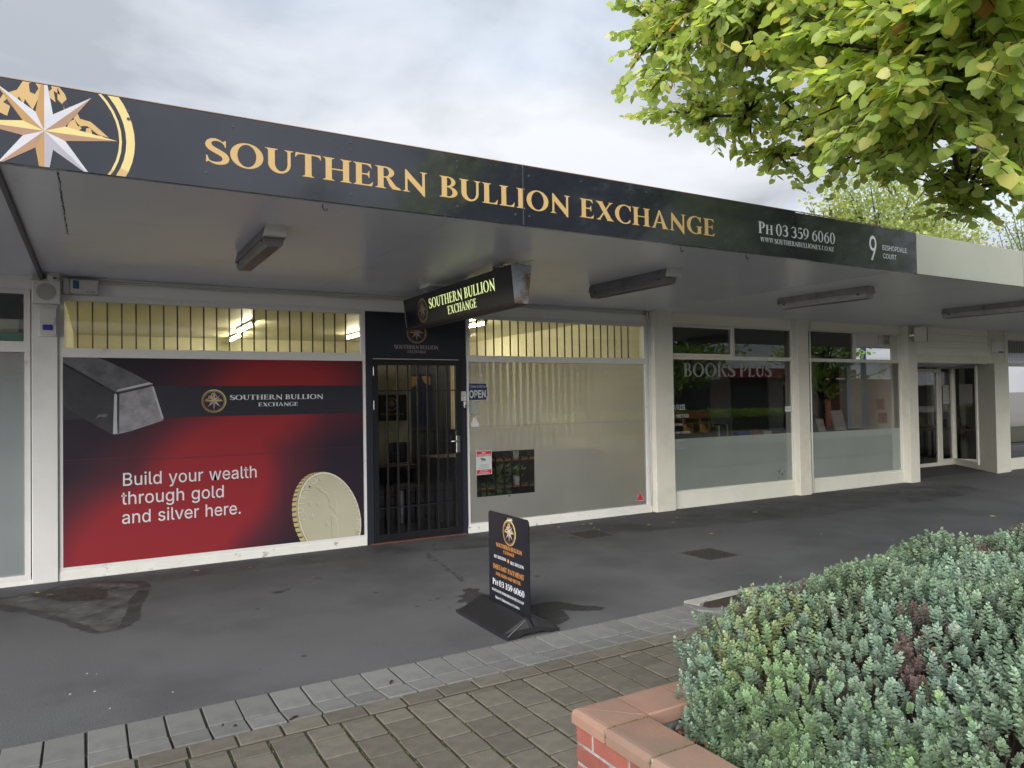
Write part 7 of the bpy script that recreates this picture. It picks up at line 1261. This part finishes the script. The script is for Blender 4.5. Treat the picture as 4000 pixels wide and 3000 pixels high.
cloud_tree('background_tree', 23.5, 9.5, 8.6, 1.5, .12, 4500, (.34,.36,.11), (.28,.33,.10), 'small tree top just showing over the sign near the phone number', .14, .3, 33)
cloud_tree('background_tree', 38.5, 9.5, 10.8, 1.9, .14, 5000, (.30,.37,.16), (.24,.30,.12), 'thin green tree at the far right edge beyond the roof', .14, .3, 34)

# ------------------------------------------------------------------ the court behind the camera (seen in reflections)
opp = empty('opposite_shops', (8, -27, 0), 'row of shops across the court, seen only in the glass', 'shop')
MB().box(-22, 46, -30, -27, 0, 3.4).build('walls', mat('opposite_wall', (.34,.28,.26), .8), opp)
MB().box(-22, 46, -27.0, -24.2, 2.75, 2.9).build('canopy', mat('opposite_canopy', (.12,.12,.13), .7), opp)
MB().box(-10, 12, -24.2, -24.1, 2.85, 3.9).build('fascia_orange', mat('orange_fascia', (.50,.14,.07), .6), opp)
MB().box(-12, 9.5, -24.6, -24.21, 3.9, 4.45).build('white_parapet', mat('white_parapet', (.55,.58,.6), .6), opp)
MB().box(12, 27, -24.2, -24.1, 2.7, 3.25).build('fascia_dark', mat('dark_fascia_far', (.03,.03,.035), .6), opp)
MB().box(27, 33, -24.2, -24.1, 2.6, 3.3).build('fascia_white', mat('white_fascia_far', (.6,.6,.6), .6), opp)
MB().box(33, 46, -24.2, -24.1, 2.7, 3.3).build('fascia_red', mat('red_fascia_far', (.35,.04,.04), .6), opp)
cm_ = mat('corrugated_white_roof', (.55,.60,.68), .5)
mb = MB()
for i in range(60): x_ = 12+i*.33; mb.box(x_, x_+.22, -24.6, -24.3, 3.3, 4.6)
mb.build('corrugated_roof', cm_, opp); MB().box(12, 32, -24.8, -24.62, 3.3, 4.6).build('roof_backing', mat('blue_grey_roof', (.30,.36,.45), .5), opp)
MB().box(14, 30, -27.5, -27.2, 4.6, 6.2).build('blue_clad_wall', mat('blue_cladding', (.08,.16,.36), .6), opp)
for i in range(12): MB().box(-18+i*5, -15+i*5, -26.99, -26.95, .4, 2.3).build('shop_window', mat('far_window', (.10,.12,.14), .2), opp)
FO = Frame((0, -24.09, 0), (-1, 0, 0), (0, 0, 1), (0, 1, 0))
p = Print(FO); p.sans(-26.5, 2.85, 'HOME BREW BEER SUPPLIES', .26, 5.5, print_w, .01); p.sans(-8.5, 3.1, 'ECTOR', .5, 3.0, print_w, .01); p.sans(-1.5, 3.0, 'RON KNIGHT', .45, 5, print_w, .01); p.sans(-31.9, 2.8, 'DUCTS AND DUVETS', .2, 4.0, print_red, .01); p.build('sign_lettering', opp)
cloud_tree('court_tree', 13.5, -10.5, 9.0, 3.6, .22, 9000, (0.19,0.28,0.10), (0.28,0.36,0.11), 'tall court tree mirrored in the right end of the long sign', .16, .15, 45, 'trees in the court', low=.30)
cloud_tree('court_tree', 14.5, -15.5, 6.5, 2.6, .16, 3500, (0.19,0.32,0.10), (0.30,0.42,0.11), 'leafy court tree mirrored in the bookshop window, nearer one', .2, .1, 41, 'trees in the court', low=.15)
cloud_tree('court_tree', 24, -18, 6.5, 3.0, .16, 3500, (0.19,0.32,0.10), (0.28,0.42,0.11), 'broad court tree mirrored in the right of the bookshop windows', .2, .1, 42, 'trees in the court', low=.12)
cloud_tree('court_tree', 31, -15.5, 6, 2.8, .16, 3500, (0.23,0.38,0.10), (0.30,0.42,0.11), 'court tree mirrored in the second bookshop window', .2, .1, 43, 'trees in the court', low=.12)
cloud_tree('court_tree', 4.5, -15.5, 6.2, 2.2, .15, 2500, (0.11,0.21,0.08), (0.19,0.28,0.10), 'dark court tree mirrored in the door glass', .2, .1, 44, 'trees in the court', low=.3)
kb = empty('brick_kiosk', (33.5, -15, 0), 'red brick kiosk wall in the court mirrored in the second bookshop window', 'wall'); MB().box(31.0, 35.9, -15.6, -15.0, 0, 2.33).build('wall', mat('kiosk_brick', (.48,.20,.14), .8, (.36,.15,.10), 9), kb)
bn = empty('court_bench', (21.5, -15.2, 0), 'yellow framed wooden bench mirrored in the first bookshop window', 'bench')
yb_ = mat('yellow_bench_frame', (.60,.36,.05), .5); MB().box(20.0, 23.4, -15.62, -15.58, .66, .90).build('backrest', mat('orange_wood', (.5,.2,.06), .5), bn); MB().box(20.0, 23.4, -15.5, -15.1, .42, .47).build('seat', mat('orange_wood2', (.45,.18,.06), .5), bn)
for x_ in (20.4, 22.0, 23.0): MB().box(x_, x_+.1, -15.64, -15.1, 0, .42).build('leg', yb_, bn); MB().box(x_, x_+.1, -15.66, -15.625, .42, .88).build('upright', yb_, bn)
for i, x_ in enumerate((25.0, 26.2)): o = MB().tube([(x_+6.5, -14.4, 0), (x_+6.5, -14.4, 4.0)], .13, 10).build('blue_pole', mat('blue_pole_paint', (.04,.12,.32), .5)); tag(o, 'blue pole in the court, %s of two' % ('left' if i else 'right'), 'pole', 'blue poles in the court')
o = MB().tube([(15.06, -6.2-2.6, 0), (15.06, -8.8, 4.4)], .09, 12).build('veranda_post', mat('grey_post', (.35,.37,.4), .5)); tag(o, 'grey steel post in the court mirrored in the first bookshop window', 'post')
hg = empty('planting_bed', (22, -17.5, 0), 'low green hedge bed behind the bench in the court', 'hedge'); cdum = MB().box(16, 30, -18.4, -16.4, 0, .6).build('hedge_base', mat('hedge_dark', (.03,.05,.02), .9), hg)
k = 5000; an = np.stack([rg.uniform(15.9, 30.1, k), rg.uniform(-18.5, -16.3, k), rg.uniform(.3, .95, k)], 1); tree_foliage('hedge_leaves', an, rg.normal(size=(k, 3)), rg.uniform(.12, .2, k), np.array([[.26,.38,.09]])*np.exp(rg.normal(size=(k, 1))*.3), lime_leaf, hg)
